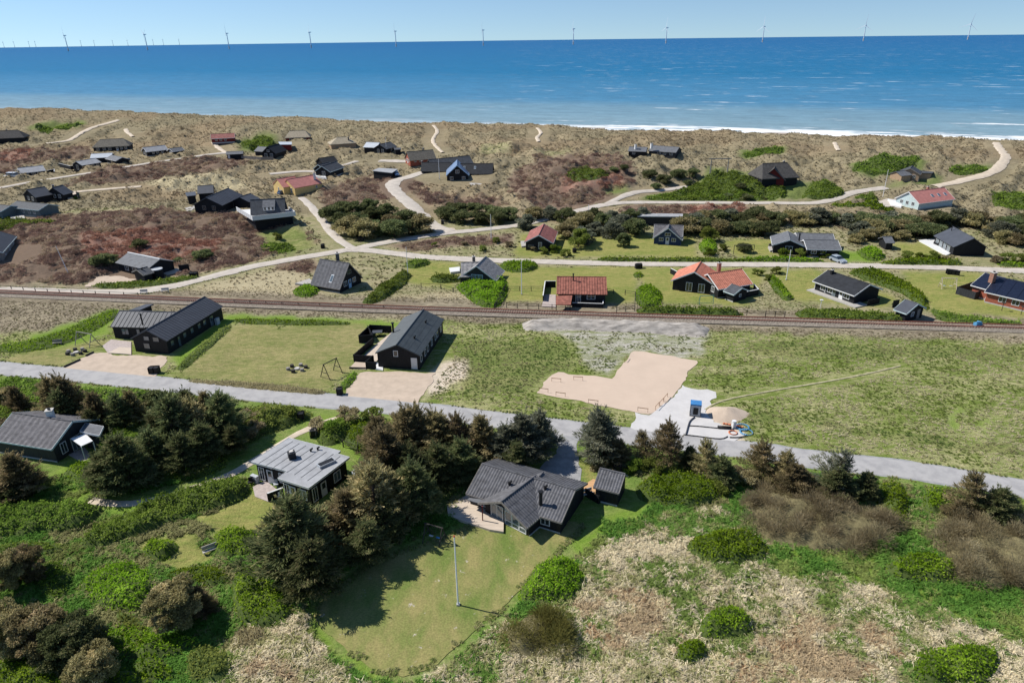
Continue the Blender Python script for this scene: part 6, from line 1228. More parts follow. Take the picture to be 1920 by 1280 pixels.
for x, y, h in [(1040, 472, 2.2), (1020, 475, 1.8), (1060, 480, 1.9), (955, 462, 1.7), (930, 455, 1.6), (905, 470, 1.5), (870, 460, 1.4), (815, 462, 1.3), (1330, 478, 2.0), (1355, 470, 1.8), (1470, 480, 2.2), (1500, 482, 2.2), (1525, 480, 2.0), (1545, 482, 1.8), (1700, 485, 2.0), (1725, 486, 1.8), (1750, 488, 2.2), (1775, 490, 2.0), (1890, 490, 2.2), (1915, 492, 2.2), (1868, 492, 1.9), (1420, 515, 1.6), (1455, 512, 1.8), (1440, 525, 1.4), (1000, 470, 1.6),
                (1100, 425, 2.5), (470, 310, 1.8), (560, 345, 1.3), (500, 470, 1.2), (520, 445, 1.9), (140, 372, 1.3), (1120, 875, 1.8), (1145, 868, 1.6), (1185, 880, 1.8), (1225, 885, 1.9), (1390, 890, 1.6), (1405, 905, 2.0), (1350, 920, 1.8), (655, 792, 2.6), (700, 790, 2.0), (600, 808, 2.2), (625, 812, 2.2), (20, 800, 2.0), (470, 795, 2.4), (500, 790, 2.2), (480, 815, 2.4), (540, 785, 2.0), (450, 800, 2.5), (1030, 822, 1.2)]: plant('bush', x, y, h, 1.15)

# ---- thickets: a mound of leaves over an outline on the ground
def thicket(poly, H, mt, label, dens=22, leaf=.2, bare=False, name='rose_thicket', cell=.9, group=None):
    wp = np.array([G(*q)[:2] for q in poly])
    if bare: cell = 2.3
    # round the outline
    out = []
    for i in range(len(wp)):
        a, b, c = wp[i - 1], wp[i], wp[(i + 1) % len(wp)]
        for t in (.25, .5, .75): out.append(((a + b) / 2 * (1 - t) ** 2 + 2 * b * t * (1 - t) + (b + c) / 2 * t * t))
    wp = np.array(out); lo, hi = wp.min(0) - .2, wp.max(0) + .2; c0 = wp.mean(0)
    area = .5 * abs(np.sum(wp[:, 0] * np.roll(wp[:, 1], -1) - np.roll(wp[:, 0], -1) * wp[:, 1]))
    sd = rng.random() * 100
    def hgt(x, y, d):
        e = d + (min(3.4, .9 + .09 * math.sqrt(area)) if H > .7 else .5) * (fbm(x * .28 + sd, y * .28, 3) - .6)
        base = np.maximum(0, 1 - np.exp(-np.maximum(e, 0) / (.42 * H)))
        return H * base * (.42 + .75 * fbm(x / 2.6 + sd, y / 2.6, 2) + (1.0 if bare else .5) * (vnoise(x / cell + sd, y / cell + sd) - .35) + .25 * (vnoise(x / .4 + sd, y / .4) - .5))
    n = int(area * dens * (3.2 if bare else 1.9)); bx = (hi - lo)
    x = lo[0] + bx[0] * rng.random(int(n * bx[0] * bx[1] / area) + 10); y = lo[1] + bx[1] * rng.random(len(x))
    k = inpoly(x, y, wp); x, y = x[k], y[k]; d = segdist(x, y, wp, True)
    z = hgt(x, y, d); e = .12; gx = (hgt(x + e, y, d) - z) / e; gy = (hgt(x, y + e, d) - z) / e
    # steeper flank near the outline faces outwards
    nrm = unit(np.stack([-gx, -gy, np.ones_like(gx)], 1)); m = len(x)
    drop = rng.random(m) ** 2 * .35 * np.minimum(1, z); drop = np.where(d < .8, rng.random(m) * z, drop)
    zg = hlow(x, y) + humm(x, y); drop = np.where((rng.random(m) < .14) & (d > .5), -rng.random(m) ** 2 * .42, drop); p = np.stack([x, y, zg + np.maximum(z - drop, .04)], 1)
    if bare: dd = unit(nrm * .8 + rnd(m) * .75 + np.array([0, 0, .4])); L = rng.uniform(.8, 1.8, m) * leaf * .95; Wd = L * .3
    else: dd = unit(rnd(m) + nrm * .25); L = rng.uniform(.7, 1.4, m) * leaf; Wd = L * .85
    s = unit(np.cross(dd, unit(nrm + rnd(m) * .6)))
    tb = None
    if bare and H > 1.4:      # brooms of thin twigs spreading from many stools
        nc = max(9, int(area / 3.6)); ci = rng.choice(np.nonzero(d > .35)[0], nc); per = 1500; Rr = rng.uniform(1.0, 2.1, nc); hh = H * rng.uniform(.6, 1.15, nc)
        u = unit(rng.normal(size=(nc, per, 3)).reshape(-1, 3) + np.array([0, 0, .55])); u[:, 2] = np.abs(u[:, 2]); rr = rng.uniform(.45, 1.05, nc * per) * np.repeat(1, nc * per)
        c_ = np.repeat(np.stack([x[ci], y[ci], zg[ci]], 1), per, 0); Rk = np.repeat(Rr, per); hk = np.repeat(hh, per)
        p = c_ + u * np.stack([Rk * rr, Rk * rr, hk * rr], 1); dd = unit(u * np.array([1, 1, 1.2]) + rng.normal(size=p.shape) * .3); m = len(p); L = rng.uniform(.22, .5, m); Wd = rng.uniform(.022, .05, m); s = unit(np.cross(dd, rng.normal(size=p.shape))); x, y = p[:, 0], p[:, 1]
        tb = np.repeat(rng.normal(0, .16, nc), per)
    t = thing(name, label, 'shrub' if bare else 'bush', (c0[0], c0[1], float(hlow(*c0))), group); off = np.array(t.location)
    tint = np.clip(.12 + .5 * rng.random(m) + .9 * (fbm(x * .4 + sd, y * .4, 3) - .45) + (tb if tb is not None else 0), 0, 1)
    me = quads(p - off, dd, s, L, Wd, 'foliage', tint); me.materials.append(MATS[mt]); link('foliage', me, None, t)
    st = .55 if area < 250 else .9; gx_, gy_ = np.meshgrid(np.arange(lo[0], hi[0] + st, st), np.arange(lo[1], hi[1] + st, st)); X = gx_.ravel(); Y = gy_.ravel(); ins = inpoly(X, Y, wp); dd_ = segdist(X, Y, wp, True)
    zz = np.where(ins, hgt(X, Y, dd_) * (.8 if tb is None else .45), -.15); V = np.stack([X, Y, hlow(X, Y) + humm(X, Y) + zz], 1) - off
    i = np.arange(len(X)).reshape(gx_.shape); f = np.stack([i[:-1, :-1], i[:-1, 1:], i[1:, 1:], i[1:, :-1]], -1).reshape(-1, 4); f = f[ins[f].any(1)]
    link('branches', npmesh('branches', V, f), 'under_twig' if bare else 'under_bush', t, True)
TH = [
 ([(20, 1150), (60, 1140), (100, 1160), (95, 1200), (50, 1205), (15, 1180)], 1.2, 'rose_green', 'bright bush between the brown pines in the lower left corner', 32, .17),
 ([(240, 1240), (300, 1225), (345, 1250), (330, 1290), (250, 1285)], 1.3, 'rose_green', 'bright green bush at the bottom edge, left of the olive thicket', 34, .17),
 ([(120, 880), (165, 860), (180, 885), (160, 905), (125, 900)], 1.0, 'rose_green', 'small fresh green bush on the lawn of the slate-roofed house', 30, .18),
 ([(640, 800), (690, 790), (720, 805), (715, 840), (670, 850), (640, 830)], 1.1, 'rose_green', 'fresh green bushes right of the dirt track beside the asphalt road', 30, .18),
 ([(1195, 374), (1290, 354), (1325, 325), (1380, 330), (1430, 345), (1440, 368), (1400, 376), (1290, 378)], 1.2, 'rose_dull', 'wide dark green scrub slope in front of the tall timber frame', 6, .42),
 ([(-60, 722), (60, 716), (120, 722), (240, 738), (320, 745), (330, 765), (200, 772), (60, 765), (-60, 765)], 1.4, 'rose_dull', 'dull green roadside thicket above the slate-roofed house', 22, .22),
 ([(330, 742), (400, 750), (445, 770), (450, 810), (430, 845), (330, 825), (300, 790)], 1.7, 'olive_leaf', 'olive thicket among the big dark spruces left of the dirt track', 22, .22),
 ([(690, 792), (780, 785), (900, 800), (900, 860), (860, 930), (780, 1000), (700, 985), (665, 950), (680, 860)], 1.4, 'olive_leaf', 'undergrowth below the dense spruces between the two foreground houses', 22, .22),
 ([(170, 830), (240, 800), (330, 830), (430, 850), (430, 880), (330, 912), (250, 905), (190, 880)], 1.3, 'rose_dull', 'undergrowth below the big dark spruces in front of the dirt track', 22, .22),
 ([(1100, 868), (1200, 875), (1300, 878), (1400, 890), (1400, 915), (1350, 900), (1180, 888), (1110, 880)], 1.1, 'olive_leaf', 'olive scrub strip along the near side of the asphalt road', 24, .2),
 ([(1400, 885), (1500, 895), (1620, 905), (1640, 930), (1560, 935), (1420, 905)], 1.2, 'olive_leaf', 'olive scrub below the ragged roadside spruces', 24, .2),
 ([(60, 1065), (110, 1045), (145, 1060), (140, 1120), (90, 1140), (55, 1110)], 1.1, 'rose_dull', 'green undergrowth beside the pair of brown pines at left', 30, .18),
 ([(110, 1150), (200, 1160), (330, 1185), (415, 1195), (330, 1235), (220, 1245), (110, 1215)], 1.1, 'rose_green', 'broad green undergrowth in front of the round brown pine', 30, .18),
 ([(500, 1060), (540, 1040), (640, 1060), (650, 1100), (590, 1130), (520, 1120)], 1.3, 'rose_green', 'green bushes at the foot of the lawn corner spruces', 30, .18),
 ([(1850, 930), (1990, 950), (1990, 985), (1880, 975)], 1.2, 'olive_leaf', 'olive scrub beside the road at the right edge', 26, .2),
 ([(962, 1130), (985, 1085), (1020, 1052), (1075, 1045), (1102, 1070), (1105, 1100), (1080, 1135), (1020, 1145)], 1.7, 'rose_green', 'bright green rounded bush between lawn and dry grass', 42, .17),
 ([(932, 1180), (965, 1150), (1020, 1145), (1065, 1175), (1075, 1215), (1040, 1245), (985, 1240), (945, 1215)], 2.0, 'willow', 'yellow-olive willow bush at the lawn corner', 42, .2, True),
 ([(1272, 1030), (1300, 1002), (1350, 995), (1400, 990), (1440, 1020), (1442, 1048), (1390, 1062), (1320, 1064)], 1.6, 'rose_green', 'wide bright green bush below the brown willow thicket', 42, .17),
 ([(1305, 1175), (1330, 1140), (1380, 1138), (1420, 1165), (1415, 1192), (1350, 1203), (1315, 1200)], 1.7, 'rose_green', 'bright green bush in the straw grass, upper of a pair', 44, .16),
 ([(1252, 1215), (1280, 1190), (1330, 1195), (1342, 1230), (1310, 1258), (1262, 1250)], 1.6, 'rose_green', 'bright green bush in the straw grass, lower of a pair', 44, .16),
 ([(1692, 1240), (1720, 1212), (1800, 1205), (1870, 1215), (1885, 1250), (1870, 1300), (1700, 1300)], 1.5, 'rose_green', 'bright green bush at the bottom right corner', 44, .16),
 ([(1190, 910), (1230, 892), (1300, 888), (1345, 905), (1362, 935), (1320, 955), (1240, 952), (1195, 935)], 1.6, 'rose_green', 'bright green thicket right of the shed with wooden terrace', 36, .18),
 ([(1655, 1055), (1700, 1035), (1760, 1045), (1800, 1070), (1795, 1092), (1720, 1098), (1665, 1085)], 1.3, 'rose_green', 'green bush in the wet grass at right', 36, .18),
 ([(1392, 940), (1420, 905), (1480, 905), (1540, 935), (1600, 950), (1670, 965), (1695, 1000), (1640, 1030), (1540, 1040), (1440, 1020), (1395, 985)], 2.3, 'twig_brown', 'large brown bare willow thicket right of centre', 40, .2, True),
 ([(1740, 1010), (1790, 970), (1860, 975), (1960, 985), (1990, 1090), (1900, 1115), (1800, 1090), (1745, 1060)], 2.2, 'twig_brown', 'brown bare willow thicket at the right edge', 40, .2, True),
 ([(1625, 905), (1680, 902), (1712, 930), (1710, 990), (1690, 1000), (1650, 960)], 1.3, 'rose_green', 'green rose strip behind the brown thicket, left of gap', 30, .19),
 ([(1722, 915), (1790, 915), (1790, 950), (1740, 980), (1722, 950)], 1.2, 'rose_green', 'green rose strip behind the brown thicket, right of gap', 30, .19),
 ([(455, 890), (478, 905), (470, 930), (420, 952), (340, 975), (250, 1015), (170, 1035), (130, 1025), (180, 990), (280, 945), (380, 912)], 1.7, 'rose_dull', 'long dull green hedge running diagonally left of the flat-roofed house', 30, .19),
 ([(0, 955), (60, 945), (170, 945), (198, 962), (170, 985), (80, 1005), (-60, 1015), (-60, 960)], 1.8, 'rose_dull', 'dark green hedge at the left edge below the slate-roofed house', 30, .19),
 ([(140, 1095), (190, 1050), (250, 1045), (300, 1070), (290, 1110), (265, 1155), (200, 1150), (150, 1125)], 1.2, 'rose_green', 'broad low rose thicket in the left foreground', 34, .17),
 ([(258, 1035), (280, 1015), (325, 1012), (340, 1030), (310, 1052), (275, 1055)], 1.5, 'rose_green', 'single rounded green bush in the sunken lawn', 40, .16),
 ([(390, 1010), (430, 985), (490, 990), (508, 1020), (490, 1050), (420, 1055), (392, 1040)], 1.5, 'rose_green', 'green bush right of the sunken lawn', 34, .17),
 ([(300, 1075), (360, 1055), (430, 1060), (445, 1085), (400, 1105), (320, 1100)], 1.1, 'rose_green', 'low thicket below the sunken lawn', 34, .17),
 ([(430, 1080), (480, 1060), (520, 1100), (560, 1130), (540, 1170), (470, 1185), (430, 1150)], 1.4, 'rose_green', 'green thicket left of the lawn corner spruces', 34, .17),
 ([(330, 1230), (380, 1200), (440, 1215), (460, 1250), (420, 1290), (340, 1300)], 1.2, 'olive_leaf', 'olive thicket at the bottom left of centre', 34, .17),
 ([(-40, 1240), (60, 1235), (150, 1250), (290, 1262), (310, 1310), (-40, 1320)], 1.2, 'rose_green', 'dense thicket along the bottom left corner', 34, .17),
 ([(200, 1130), (270, 1150), (300, 1190), (280, 1230), (230, 1220), (210, 1170)], 1.0, 'olive_leaf', 'olive undergrowth between the two brown pines', 34, .17),
 ([(-30, 1020), (120, 1010), (130, 1035), (60, 1050), (-30, 1060)], 1.2, 'rose_dull', 'dark undergrowth at the left edge above the brown pine', 30, .18),
 ([(440, 1175), (500, 1170), (520, 1200), (470, 1230), (420, 1220)], .8, 'twig_brown', 'low grey-brown twiggy scrub in the dry grass, lower left', 30, .2, True),
 ([(435, 775), (500, 765), (585, 768), (590, 785), (530, 805), (470, 832), (440, 820)], 1.8, 'olive_leaf', 'olive thicket beside the asphalt road above the dirt track', 26, .2),
 ([(588, 812), (610, 795), (660, 785), (690, 795), (660, 820), (620, 838), (595, 832)], 1.7, 'rose_dull', 'green thicket above the flat-roofed house', 26, .2),
 ([(655, 700), (668, 698), (672, 706), (655, 728), (640, 735), (632, 730)], .9, 'rose_green', 'small green hedge beside the sandy yard in mid-picture', 26, .18),
 ([(1190, 578), (1300, 580), (1395, 586), (1395, 594), (1300, 592), (1190, 590)], 1.3, 'rose_dull', 'long clipped hedge beside the railway, centre right', 12, .3), ([(1190, 535), (1230, 538), (1245, 555), (1240, 578), (1192, 578)], 1.1, 'rose_green', 'green rose patch right of the red-tiled cabin plot', 12, .3),
 ([(1106, 487), (1200, 486), (1300, 487), (1440, 488), (1440, 493), (1300, 492.5), (1106, 492)], 1.1, 'rose_green', 'long green hedge behind the gravel road, centre right', 12, .3), ([(1185, 512), (1205, 511), (1208, 520), (1190, 522)], .9, 'rose_green', 'small green rose clump beside bins', 14, .28),
 ([(848, 535), (900, 528), (950, 520), (955, 545), (935, 580), (900, 575), (870, 555)], 1.5, 'rose_green', 'big green rose thicket in front of the blue-gabled cottage', 14, .28), ([(800, 520), (845, 517), (870, 523), (868, 530), (815, 532)], 1.4, 'rose_dull', 'rounded dark bush left of the blue-gabled cottage', 14, .28),
 ([(935, 497), (960, 492), (1008, 493), (1010, 505), (985, 512), (945, 510)], 1.3, 'rose_green', 'green bush between blue-gabled cottage and gravel road', 14, .28), ([(675, 568), (700, 545), (730, 525), (755, 510), (775, 515), (760, 535), (725, 560), (695, 572)], 1.3, 'rose_dull', 'diagonal green thicket right of the steep dark cabin', 14, .28),
 ([(755, 500), (770, 488), (810, 490), (805, 497), (775, 505)], 1.1, 'rose_dull', 'small thicket at the flagpole beside gravel road', 14, .28), ([(545, 545), (580, 533), (605, 540), (590, 558), (555, 558)], .9, 'rose_green', 'green patch below the steep dark cabin', 14, .28),
 ([(1482, 585), (1540, 582), (1640, 590), (1690, 595), (1700, 606), (1600, 606), (1500, 598)], 1.3, 'rose_dull', 'hedge beside the railway below the long black house', 12, .3), ([(1575, 508), (1660, 510), (1700, 530), (1740, 560), (1745, 585), (1725, 575), (1690, 548), (1630, 530)], 1.5, 'rose_green', 'long diagonal thicket behind the long black house', 12, .3),
 ([(1435, 520), (1455, 515), (1475, 545), (1492, 562), (1470, 566), (1450, 545)], 1.0, 'rose_green', 'strip of rose bushes left of the long black house', 12, .3), ([(1645, 492), (1720, 488), (1790, 490), (1815, 497), (1740, 499), (1650, 498)], 1.2, 'rose_green', 'green hedge beside gravel road below the white terrace', 12, .3),
 ([(1375, 487), (1450, 484), (1545, 487), (1550, 493), (1450, 492), (1376, 492)], 1.1, 'rose_green', 'green hedge in front of the U-shaped black house', 12, .3), ([(1600, 470), (1635, 465), (1665, 480), (1650, 492), (1620, 488)], 1.4, 'rose_green', 'green bushes between two houses below the pines', 12, .3), ([(1865, 494), (1930, 494), (1990, 497), (1990, 503), (1870, 500)], 1.0, 'rose_green', 'green hedge beside gravel road at the right edge', 12, .3),
 ([(1305, 455), (1345, 450), (1345, 480), (1315, 478)], 1.3, 'rose_green', 'green bushes right of the pale blue gabled cabin', 12, .3), ([(1740, 575), (1775, 590), (1850, 600), (1920, 605), (1920, 614), (1760, 606)], .8, 'rose_dull', 'low scrub beside the railway at right', 10, .3),
 ([(480, 470), (505, 455), (545, 452), (558, 465), (530, 475)], 1.0, 'rose_dull', 'round green bush below the A-frame', 10, .34), ([(1190, 372), (1240, 362), (1320, 360), (1420, 365), (1470, 374), (1320, 378)], 1.1, 'rose_dull', 'wide green thicket on the slope above the track', 6, .42), ([(1500, 365), (1520, 345), (1560, 345), (1592, 365), (1560, 375), (1510, 374)], 1.6, 'rose_dull', 'green mound right of the dark thatched house', 6, .42), ([(1430, 350), (1480, 348), (1470, 375), (1435, 370)], 1.3, 'rose_dull', 'green mound below the dark thatched house', 6, .42),
 ([(1545, 393), (1600, 386), (1680, 390), (1675, 397), (1580, 399)], 1.0, 'rose_green', 'green thicket below the gravel yard of teal house', 8, .4), ([(1585, 380), (1620, 368), (1650, 370), (1640, 382)], 1.0, 'rose_dull', 'green mound left of the flagpole by teal house', 7, .4), ([(1850, 368), (1920, 358), (1990, 375), (1930, 392), (1870, 390)], 1.2, 'rose_dull', 'green thicket on the dune at the right edge', 6, .42),
 ([(1590, 318), (1650, 303), (1730, 303), (1720, 318), (1660, 335), (1610, 332)], 1.2, 'rose_dull', 'wide green thicket left of the small tan cottage', 5, .45), ([(1765, 318), (1840, 310), (1862, 320), (1800, 332)], 1.0, 'rose_dull', 'dull green thicket right of the small tan cottage', 5, .45), ([(446, 272), (475, 258), (512, 260), (518, 275), (470, 282)], 1.6, 'rose_dull', 'green mound between low red and straw-thatched houses', 5, .45),
 ([(60, 243), (110, 237), (162, 230), (150, 240), (80, 247)], 1.0, 'rose_dull', 'long green strip on the far left dune', 4, .5), ([(1384, 290), (1430, 282), (1474, 281), (1465, 292), (1400, 298)], 1.0, 'rose_dull', 'green patch on the dune above the dark thatched house', 5, .45), ([(1050, 325), (1110, 310), (1150, 330), (1130, 345), (1080, 342)], .8, 'rose_dull', 'dark green scrub on the heath hill', 5, .45), ([(160, 536), (200, 532), (300, 526), (355, 518), (385, 520), (330, 533), (200, 543)], .6, 'rose_dull', 'low grassy strip beside the heath-edge yard', 10, .32),
 ([(10, 405), (60, 412), (110, 408), (95, 418), (20, 425), (-30, 430), (-30, 405)], .8, 'rose_dull', 'green bank below the grey-green house', 7, .4), ([(-30, 650), (60, 640), (130, 615), (210, 578), (235, 585), (180, 620), (110, 650), (20, 665)], .35, 'rose_green', 'low strip of fresh green plants across the left field', 12, .24), ([(435, 598), (560, 600), (660, 605), (660, 611), (540, 610), (440, 606)], .55, 'rose_green', 'green scrub strip along the near side of the railway', 12, .26),
 ([(325, 693), (365, 655), (420, 610), (440, 612), (385, 660), (345, 698)], .5, 'olive_leaf', 'earth bank with weeds right of the big seamed black house', 12, .24), ([(350, 712), (450, 715), (560, 725), (620, 735), (600, 742), (480, 730), (350, 718)], .4, 'twig_brown', 'low dry weed strip along the asphalt road', 14, .22, True),
 ([(-40, 765), (25, 760), (60, 785), (40, 812), (-40, 815)], 1.6, 'rose_dull', 'thicket behind the slate-roofed house at left', 20, .22), ([(170, 905), (195, 890), (200, 920), (185, 930)], 1.1, 'rose_green', 'small bright bush at the foot of the big dark pine', 34, .18)]
for a in TH:
    kw = dict(zip(('dens', 'leaf', 'bare'), a[4:])); thicket(a[0], a[1], a[2], a[3], name={'twig_brown': 'willow_thicket', 'willow': 'willow_bush', 'olive_leaf': 'scrub_thicket'}.get(a[2], 'rose_thicket'), **kw)
# labels of single plants: what they look like, and which house they stand by
def plant_labels():
    import collections
    cnt = collections.Counter(); items = []
    for t, px, py, h, col, kind, g in PLANTS:
        x, y = pix((g[0], g[1], g[2])); best = min(LANDMARKS, key=lambda l: math.hypot(l[3][0] - g[0], l[3][1] - g[1])); d = math.hypot(best[3][0] - g[0], best[3][1] - g[1])
        dx = g[0] - best[3][0]; dy = g[1] - best[3][1]; rel = ('left of' if dx < 0 else 'right of') if abs(dx) > abs(dy) * .8 else ('behind' if dy > 0 else 'in front of')
        items.append((d, t, h, col, kind, rel, best[2]))
    items.sort(key=lambda a: a[0]); word = ['nearest', 'second nearest', 'third nearest', 'fourth nearest', 'fifth nearest', 'sixth nearest', 'seventh nearest', 'eighth nearest', 'ninth nearest', 'tenth nearest'] + ['%dth nearest' % i for i in range(11, 40)]
    tot = collections.Counter((c, k, r, b) for _, _, _, c, k, r, b in items)
    for d, t, h, col, kind, rel, b in items:
        key = (col, kind, rel, b); i = cnt[key]; cnt[key] += 1
        t['label'] = '%s %s %s %s' % (col, kind, rel, b) if tot[key] == 1 else '%s %s %s %s, %s' % (col, kind, rel, b, word[min(i, 38)])
        t['category'] = 'shrub' if kind == 'shrub' else 'tree'; t['group'] = {'shrub': 'single shrubs', 'dwarf pine': 'dwarf pines in the dunes and behind the gravel road'}.get(kind, 'trees along the asphalt road and gardens')
plant_labels()

# ================================================================== GRASS, HEATHER (uncountable)
def tuft(seed, n, L, spread, droop, wd, name):
    rs = np.random.default_rng(seed); V = []; F = []; T = []
    for i in range(n):
        a = rs.random() * 6.283; l = L * rs.uniform(.6, 1.15); tilt = spread * rs.uniform(.25, 1); b = np.array([math.cos(a), math.sin(a), 0]) * rs.random() * .12 * L
        d = np.array([math.cos(a) * tilt, math.sin(a) * tilt, 1.0]); d /= np.linalg.norm(d); s = np.array([-math.sin(a), math.cos(a), 0]) * wd
        m = b + d * l * .55; e = m + (d * np.array([1.5, 1.5, .45 - droop])) * l * .5; k = len(V)
        V += [b - s, b + s, m + s * .8, m - s * .8, e]; F += [(k, k + 1, k + 2, k + 3), (k + 3, k + 2, k + 4, k + 4)]; T += [rs.random()] * 5
    me = bpy.data.meshes.new(name); me.from_pydata([tuple(map(float, v)) for v in V], [], [tuple(dict.fromkeys(f)) for f in F]); a = me.attributes.new('tint', 'FLOAT', 'POINT'); a.data.foreach_set('value', T); me.materials.append(MATS['grass_tuft']); return me
def clump(seed, n, R, h, leaf, name):
    rs = np.random.default_rng(seed); d = unit(rs.normal(size=(n, 3))); d[:, 2] = np.abs(d[:, 2]); p = d * np.array([R, R, h]) * rs.uniform(.7, 1.05, (n, 1)); dd = unit(d + rs.normal(size=(n, 3)) * .5); me = quads(p, dd, unit(np.cross(dd, rs.normal(size=(n, 3)))), rs.uniform(.6, 1.3, n) * leaf, np.full(n, leaf * .5), name, rs.random(n)); me.materials.append(MATS['grass_tuft']); return me
LIB = {}
def lib(key, meshes):
    c = bpy.data.collections.new(key)
    for i, me in enumerate(meshes): o = bpy.data.objects.new('%s_%d' % (key, i), me); c.objects.link(o)
    LIB[key] = c
lib('tufts', [tuft(31, 34, .5, .9, .5, .022, 'grass_blades'), tuft(32, 30, .6, 1.2, .7, .025, 'grass_blades'), tuft(33, 40, .42, .7, .4, .02, 'grass_blades')])
lib('coarse', [tuft(34, 30, .8, 1.0, .6, .06, 'grass_blades'), tuft(35, 26, .9, 1.3, .7, .07, 'grass_blades'), tuft(36, 30, .7, .8, .5, .06, 'grass_blades')])
lib('heather', [clump(37, 110, .6, .45, .2, 'heather_sprigs'), clump(38, 110, .7, .38, .2, 'heather_sprigs')])
def scatter(name, x, y, cols, key, smin, smax, label, big=1.0):
    n = len(x); z = hlow(x, y) + humm(x, y) - .03; me = bpy.data.meshes.new(name); me.vertices.add(n); me.vertices.foreach_set('co', np.stack([x, y, z], 1).astype(np.float32).ravel())
    for nm, tp, fld, arr in (('tcol', 'FLOAT_COLOR', 'color', np.concatenate([cols, np.ones((n, 1))], 1)), ('rot', 'FLOAT_VECTOR', 'vector', np.stack([rng.normal(0, .12, n), rng.normal(0, .12, n), rng.random(n) * 6.283], 1)), ('siz', 'FLOAT', 'value', rng.uniform(smin, smax, n) * big)):
        a = me.attributes.new(nm, tp, 'POINT'); a.data.foreach_set(fld, np.ascontiguousarray(arr, np.float32).ravel())
    o = link(name, me, 'grass_tuft'); struct(o, 'stuff', label)
    ng = bpy.data.node_groups.new(name, 'GeometryNodeTree'); ng.interface.new_socket('Geometry', in_out='INPUT', socket_type='NodeSocketGeometry'); ng.interface.new_socket('Geometry', in_out='OUTPUT', socket_type='NodeSocketGeometry')
    N = ng.nodes; gi = N.new('NodeGroupInput'); go = N.new('NodeGroupOutput'); ip = N.new('GeometryNodeInstanceOnPoints'); ci = N.new('GeometryNodeCollectionInfo'); ci.inputs['Collection'].default_value = LIB[key]; ci.inputs['Separate Children'].default_value = True; ci.inputs['Reset Children'].default_value = True
    def attr(nm, tp): q = N.new('GeometryNodeInputNamedAttribute'); q.data_type = tp; q.inputs[0].default_value = nm; return q.outputs[0]
    l = ng.links.new; l(gi.outputs[0], ip.inputs['Points']); l(ci.outputs[0], ip.inputs['Instance']); ip.inputs['Pick Instance'].default_value = True
    rv = N.new('FunctionNodeRandomValue'); rv.data_type = 'INT'; rv.inputs[4].default_value = 0; rv.inputs[5].default_value = 97; l(rv.outputs[2], ip.inputs['Instance Index'])
    er = N.new('FunctionNodeEulerToRotation'); l(attr('rot', 'FLOAT_VECTOR'), er.inputs[0]); l(er.outputs[0], ip.inputs['Rotation']); l(attr('siz', 'FLOAT'), ip.inputs['Scale']); l(ip.outputs[0], go.inputs[0])
    md = o.modifiers.new('scatter', 'NODES'); md.node_group = ng
kgrid = GD['kind'].reshape(GD['NY'], GD['NX'])
def kind_at(x, y):
    r = np.clip(np.round(np.log(y / 14) / math.log(760 / 14) * (GD['NY'] - 1)).astype(int), 0, GD['NY'] - 1); c = np.clip(np.round((x / (y * .98 + 30) + 1) / 2 * (GD['NX'] - 1)).astype(int), 0, GD['NX'] - 1); return kgrid[r, c]
def sample(n, y0, y1, kinds, clumpy=None, p=1.0):
    y = y0 + (y1 - y0) * rng.random(n) ** p; x = (rng.random(n) * 2 - 1) * (y * .86 + 12); k = kind_at(x, y); ok = np.isin(k, [GD['idx'][q] for q in kinds]) & (calm(x, y) > .25); x, y, k = x[ok], y[ok], k[ok]
    if clumpy: q = fbm(x * clumpy, y * clumpy, 3) > .5 - .22 * rng.random(len(x)); x, y, k = x[q], y[q], k[q]
    return x, y, k
def tones(k, x, y, table):
    pal = np.zeros((len(GD['names']), 3, 3)); dnm = k == GD['idx']['dune']; f1 = (sstep(.46, .62, fbm(x * .018, y * .03, 3)) * dnm)[:, None]; f2 = (sstep(.5, .66, fbm(x * .022 + 70, y * .035 + 30, 3)) * dnm)[:, None]
    for nm, cs in table.items(): pal[GD['idx'][nm]] = cs
    f = np.clip((fbm(x * .25, y * .25, 3) - .5) * 3.2 + .5 + rng.normal(0, .25, len(x)), 0, .999) * 3; c = pal[k, f.astype(int)]; c = c * (1 - .5 * f1) + .5 * f1 * np.array([.26, .235, .15]); c = c * (1 - .45 * f2) + .45 * f2 * np.array([.3, .21, .13]); return c * rng.uniform(.78, 1.2, (len(x), 1))
ST = ((.6, .51, .32), (.69, .6, .41), (.48, .4, .24)); GRN = ((.11, .23, .04), (.16, .28, .055), (.25, .3, .085)); RST = ((.42, .28, .16), (.5, .39, .24), (.36, .24, .13))
x, y, k = sample(52000, 30, 75, ('straw', 'mixed', 'rust', 'vivid', 'under', 'fieldgreen'), None)
cm = tones(k, x, y, dict(straw=((.19, .26, .065), (.42, .39, .2), ST[1]), mixed=(GRN[1], (.3, .3, .13), ST[1]), rust=(ST[0], (.48, .36, .22), RST[1]), vivid=GRN, under=(GRN[0], GRN[1], (.28, .27, .12)), fieldgreen=((.2, .22, .07), GRN[1], (.34, .32, .16))))
scatter('dry_grass', x, y, cm, 'tufts', .6, 1.7, 'rough straw-coloured and green grass of the foreground')
x, y, k = sample(15000, 30, 72, ('straw', 'rust', 'mixed'), .35); cm = tones(k, x, y, dict(straw=(ST[1], ST[0], (.3, .3, .12)), rust=(RST[0], ST[0], RST[1]), mixed=((.3, .31, .12), ST[0], ST[1])))
scatter('grass_tussocks', x, y, cm, 'tufts', .95, 1.75, 'large dry tussocks standing out of the rough grass')
x, y, k = sample(90000, 62, 150, ('field', 'fieldgreen', 'bare', 'verge', 'dryfield', 'meadow', 'sandy'), None)
q = (k != GD['idx']['bare']) | (fbm(x * .5, y * .5, 3) > .49); x, y, k = x[q], y[q], k[q]
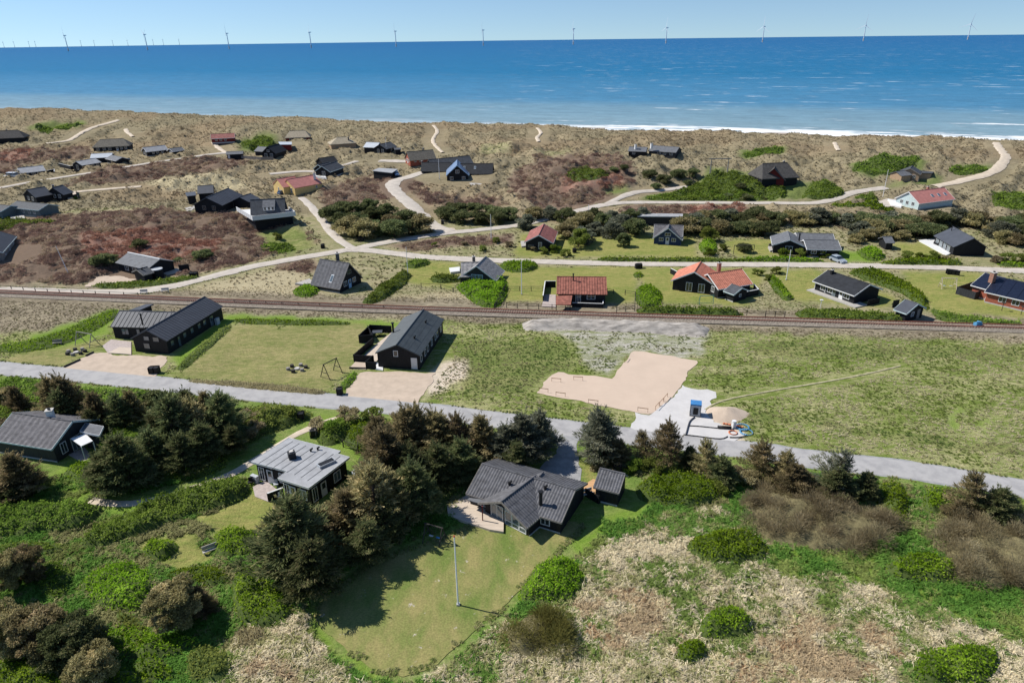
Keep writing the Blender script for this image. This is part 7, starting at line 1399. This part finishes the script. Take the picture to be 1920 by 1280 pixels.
cm = tones(k, x, y, dict(field=((.165, .21, .05), (.34, .325, .155), (.54, .49, .3)), fieldgreen=((.13, .19, .05), (.2, .23, .075), (.3, .29, .14)), bare=((.16, .2, .06), (.3, .29, .15), (.2, .2, .08)), verge=((.3, .25, .16), (.2, .19, .08), (.36, .3, .2)), dryfield=ST, meadow=((.16, .2, .06), (.38, .33, .2), (.3, .28, .14)), sandy=((.2, .22, .08), (.3, .28, .16), (.36, .31, .19))))
scatter('meadow_grass', x, y, cm, 'coarse', .18, .45, 'tufted grass of the open field')
x, y, k = sample(130000, 150, 520, ('dune', 'meadow', 'dryfield'), None, .8)
cm = tones(k, x, y, dict(dune=((.235, .2, .12), (.33, .275, .175), (.43, .355, .235)), meadow=((.2, .21, .08), (.38, .33, .2), (.3, .27, .14)), dryfield=((.36, .3, .19), (.42, .35, .22), (.46, .38, .25))))
scatter('marram_grass', x, y, cm, 'coarse', .4, .9, 'pale marram grass covering the dunes')
x, y, k = sample(110000, 110, 420, ('heath', 'heathred', 'dune'), .22, .8); q = (k != GD['idx']['dune']) | (rng.random(len(k)) < .04); x, y, k = x[q], y[q], k[q]
cm = tones(k, x, y, dict(heath=((.25, .165, .13), (.32, .21, .16), (.42, .32, .22)), heathred=((.34, .165, .12), (.28, .16, .12), (.42, .23, .16)), dune=((.27, .21, .14), (.22, .19, .11), (.31, .25, .16))))
scatter('heather', x, y, cm, 'heather', .6, 1.5, 'brown and reddish heather on the heath hummocks')

def verge():
    X = []; Y = []
    def along(pts, n, lo, hi, closed):
        q = [np.asarray(p, float) for p in pts] + ([np.asarray(pts[0], float)] if closed else []); c = resample(q, .5) if not closed else np.concatenate([np.linspace(a, b, max(2, int(np.linalg.norm(b - a) / .5)), endpoint=False) for a, b in zip(q[:-1], q[1:])])
        d = np.gradient(c, axis=0); d /= np.linalg.norm(d, axis=1)[:, None] + 1e-9; i = rng.integers(0, len(c), n); k = fbm(c[i][:, 0] * .5, c[i][:, 1] * .5, 2); off = lo + (hi - lo) * rng.random(n) + (k - .5) * .5
        p = c[i] + np.stack([-d[i][:, 1], d[i][:, 0]], 1) * (off * rng.choice([-1, 1], n) if not closed else off)[:, None]; X.append(p[:, 0]); Y.append(p[:, 1])
    along(LAWNW, 3600, -.15, .6, True)
    along(ROADW[0][1], 5000, ROADW[0][0] / 2 + .15, ROADW[0][0] / 2 + .75, False)
    for i in (1, 2): along(ROADW[i][1], 5000, ROADW[i][0] / 2, ROADW[i][0] / 2 + .8, False)
    x = np.concatenate(X); y = np.concatenate(Y); pal = np.array([(.15, .22, .05), (.22, .26, .075), (.36, .33, .17), (.28, .28, .11)]); ok = (y < 260) & (fbm(x * .6 + 3, y * .6, 3) > .5)
    for w in PADW: ok &= ~(inpoly(x, y, w) | (segdist(x, y, w, True) < .7))
    x, y = x[ok], y[ok]
    scatter('verge_grass', x, y, pal[rng.integers(0, 4, len(x))] * rng.uniform(.8, 1.2, (len(x), 1)), 'tufts', .3, .75, 'ragged grass along road, yard and lawn edges')
verge()
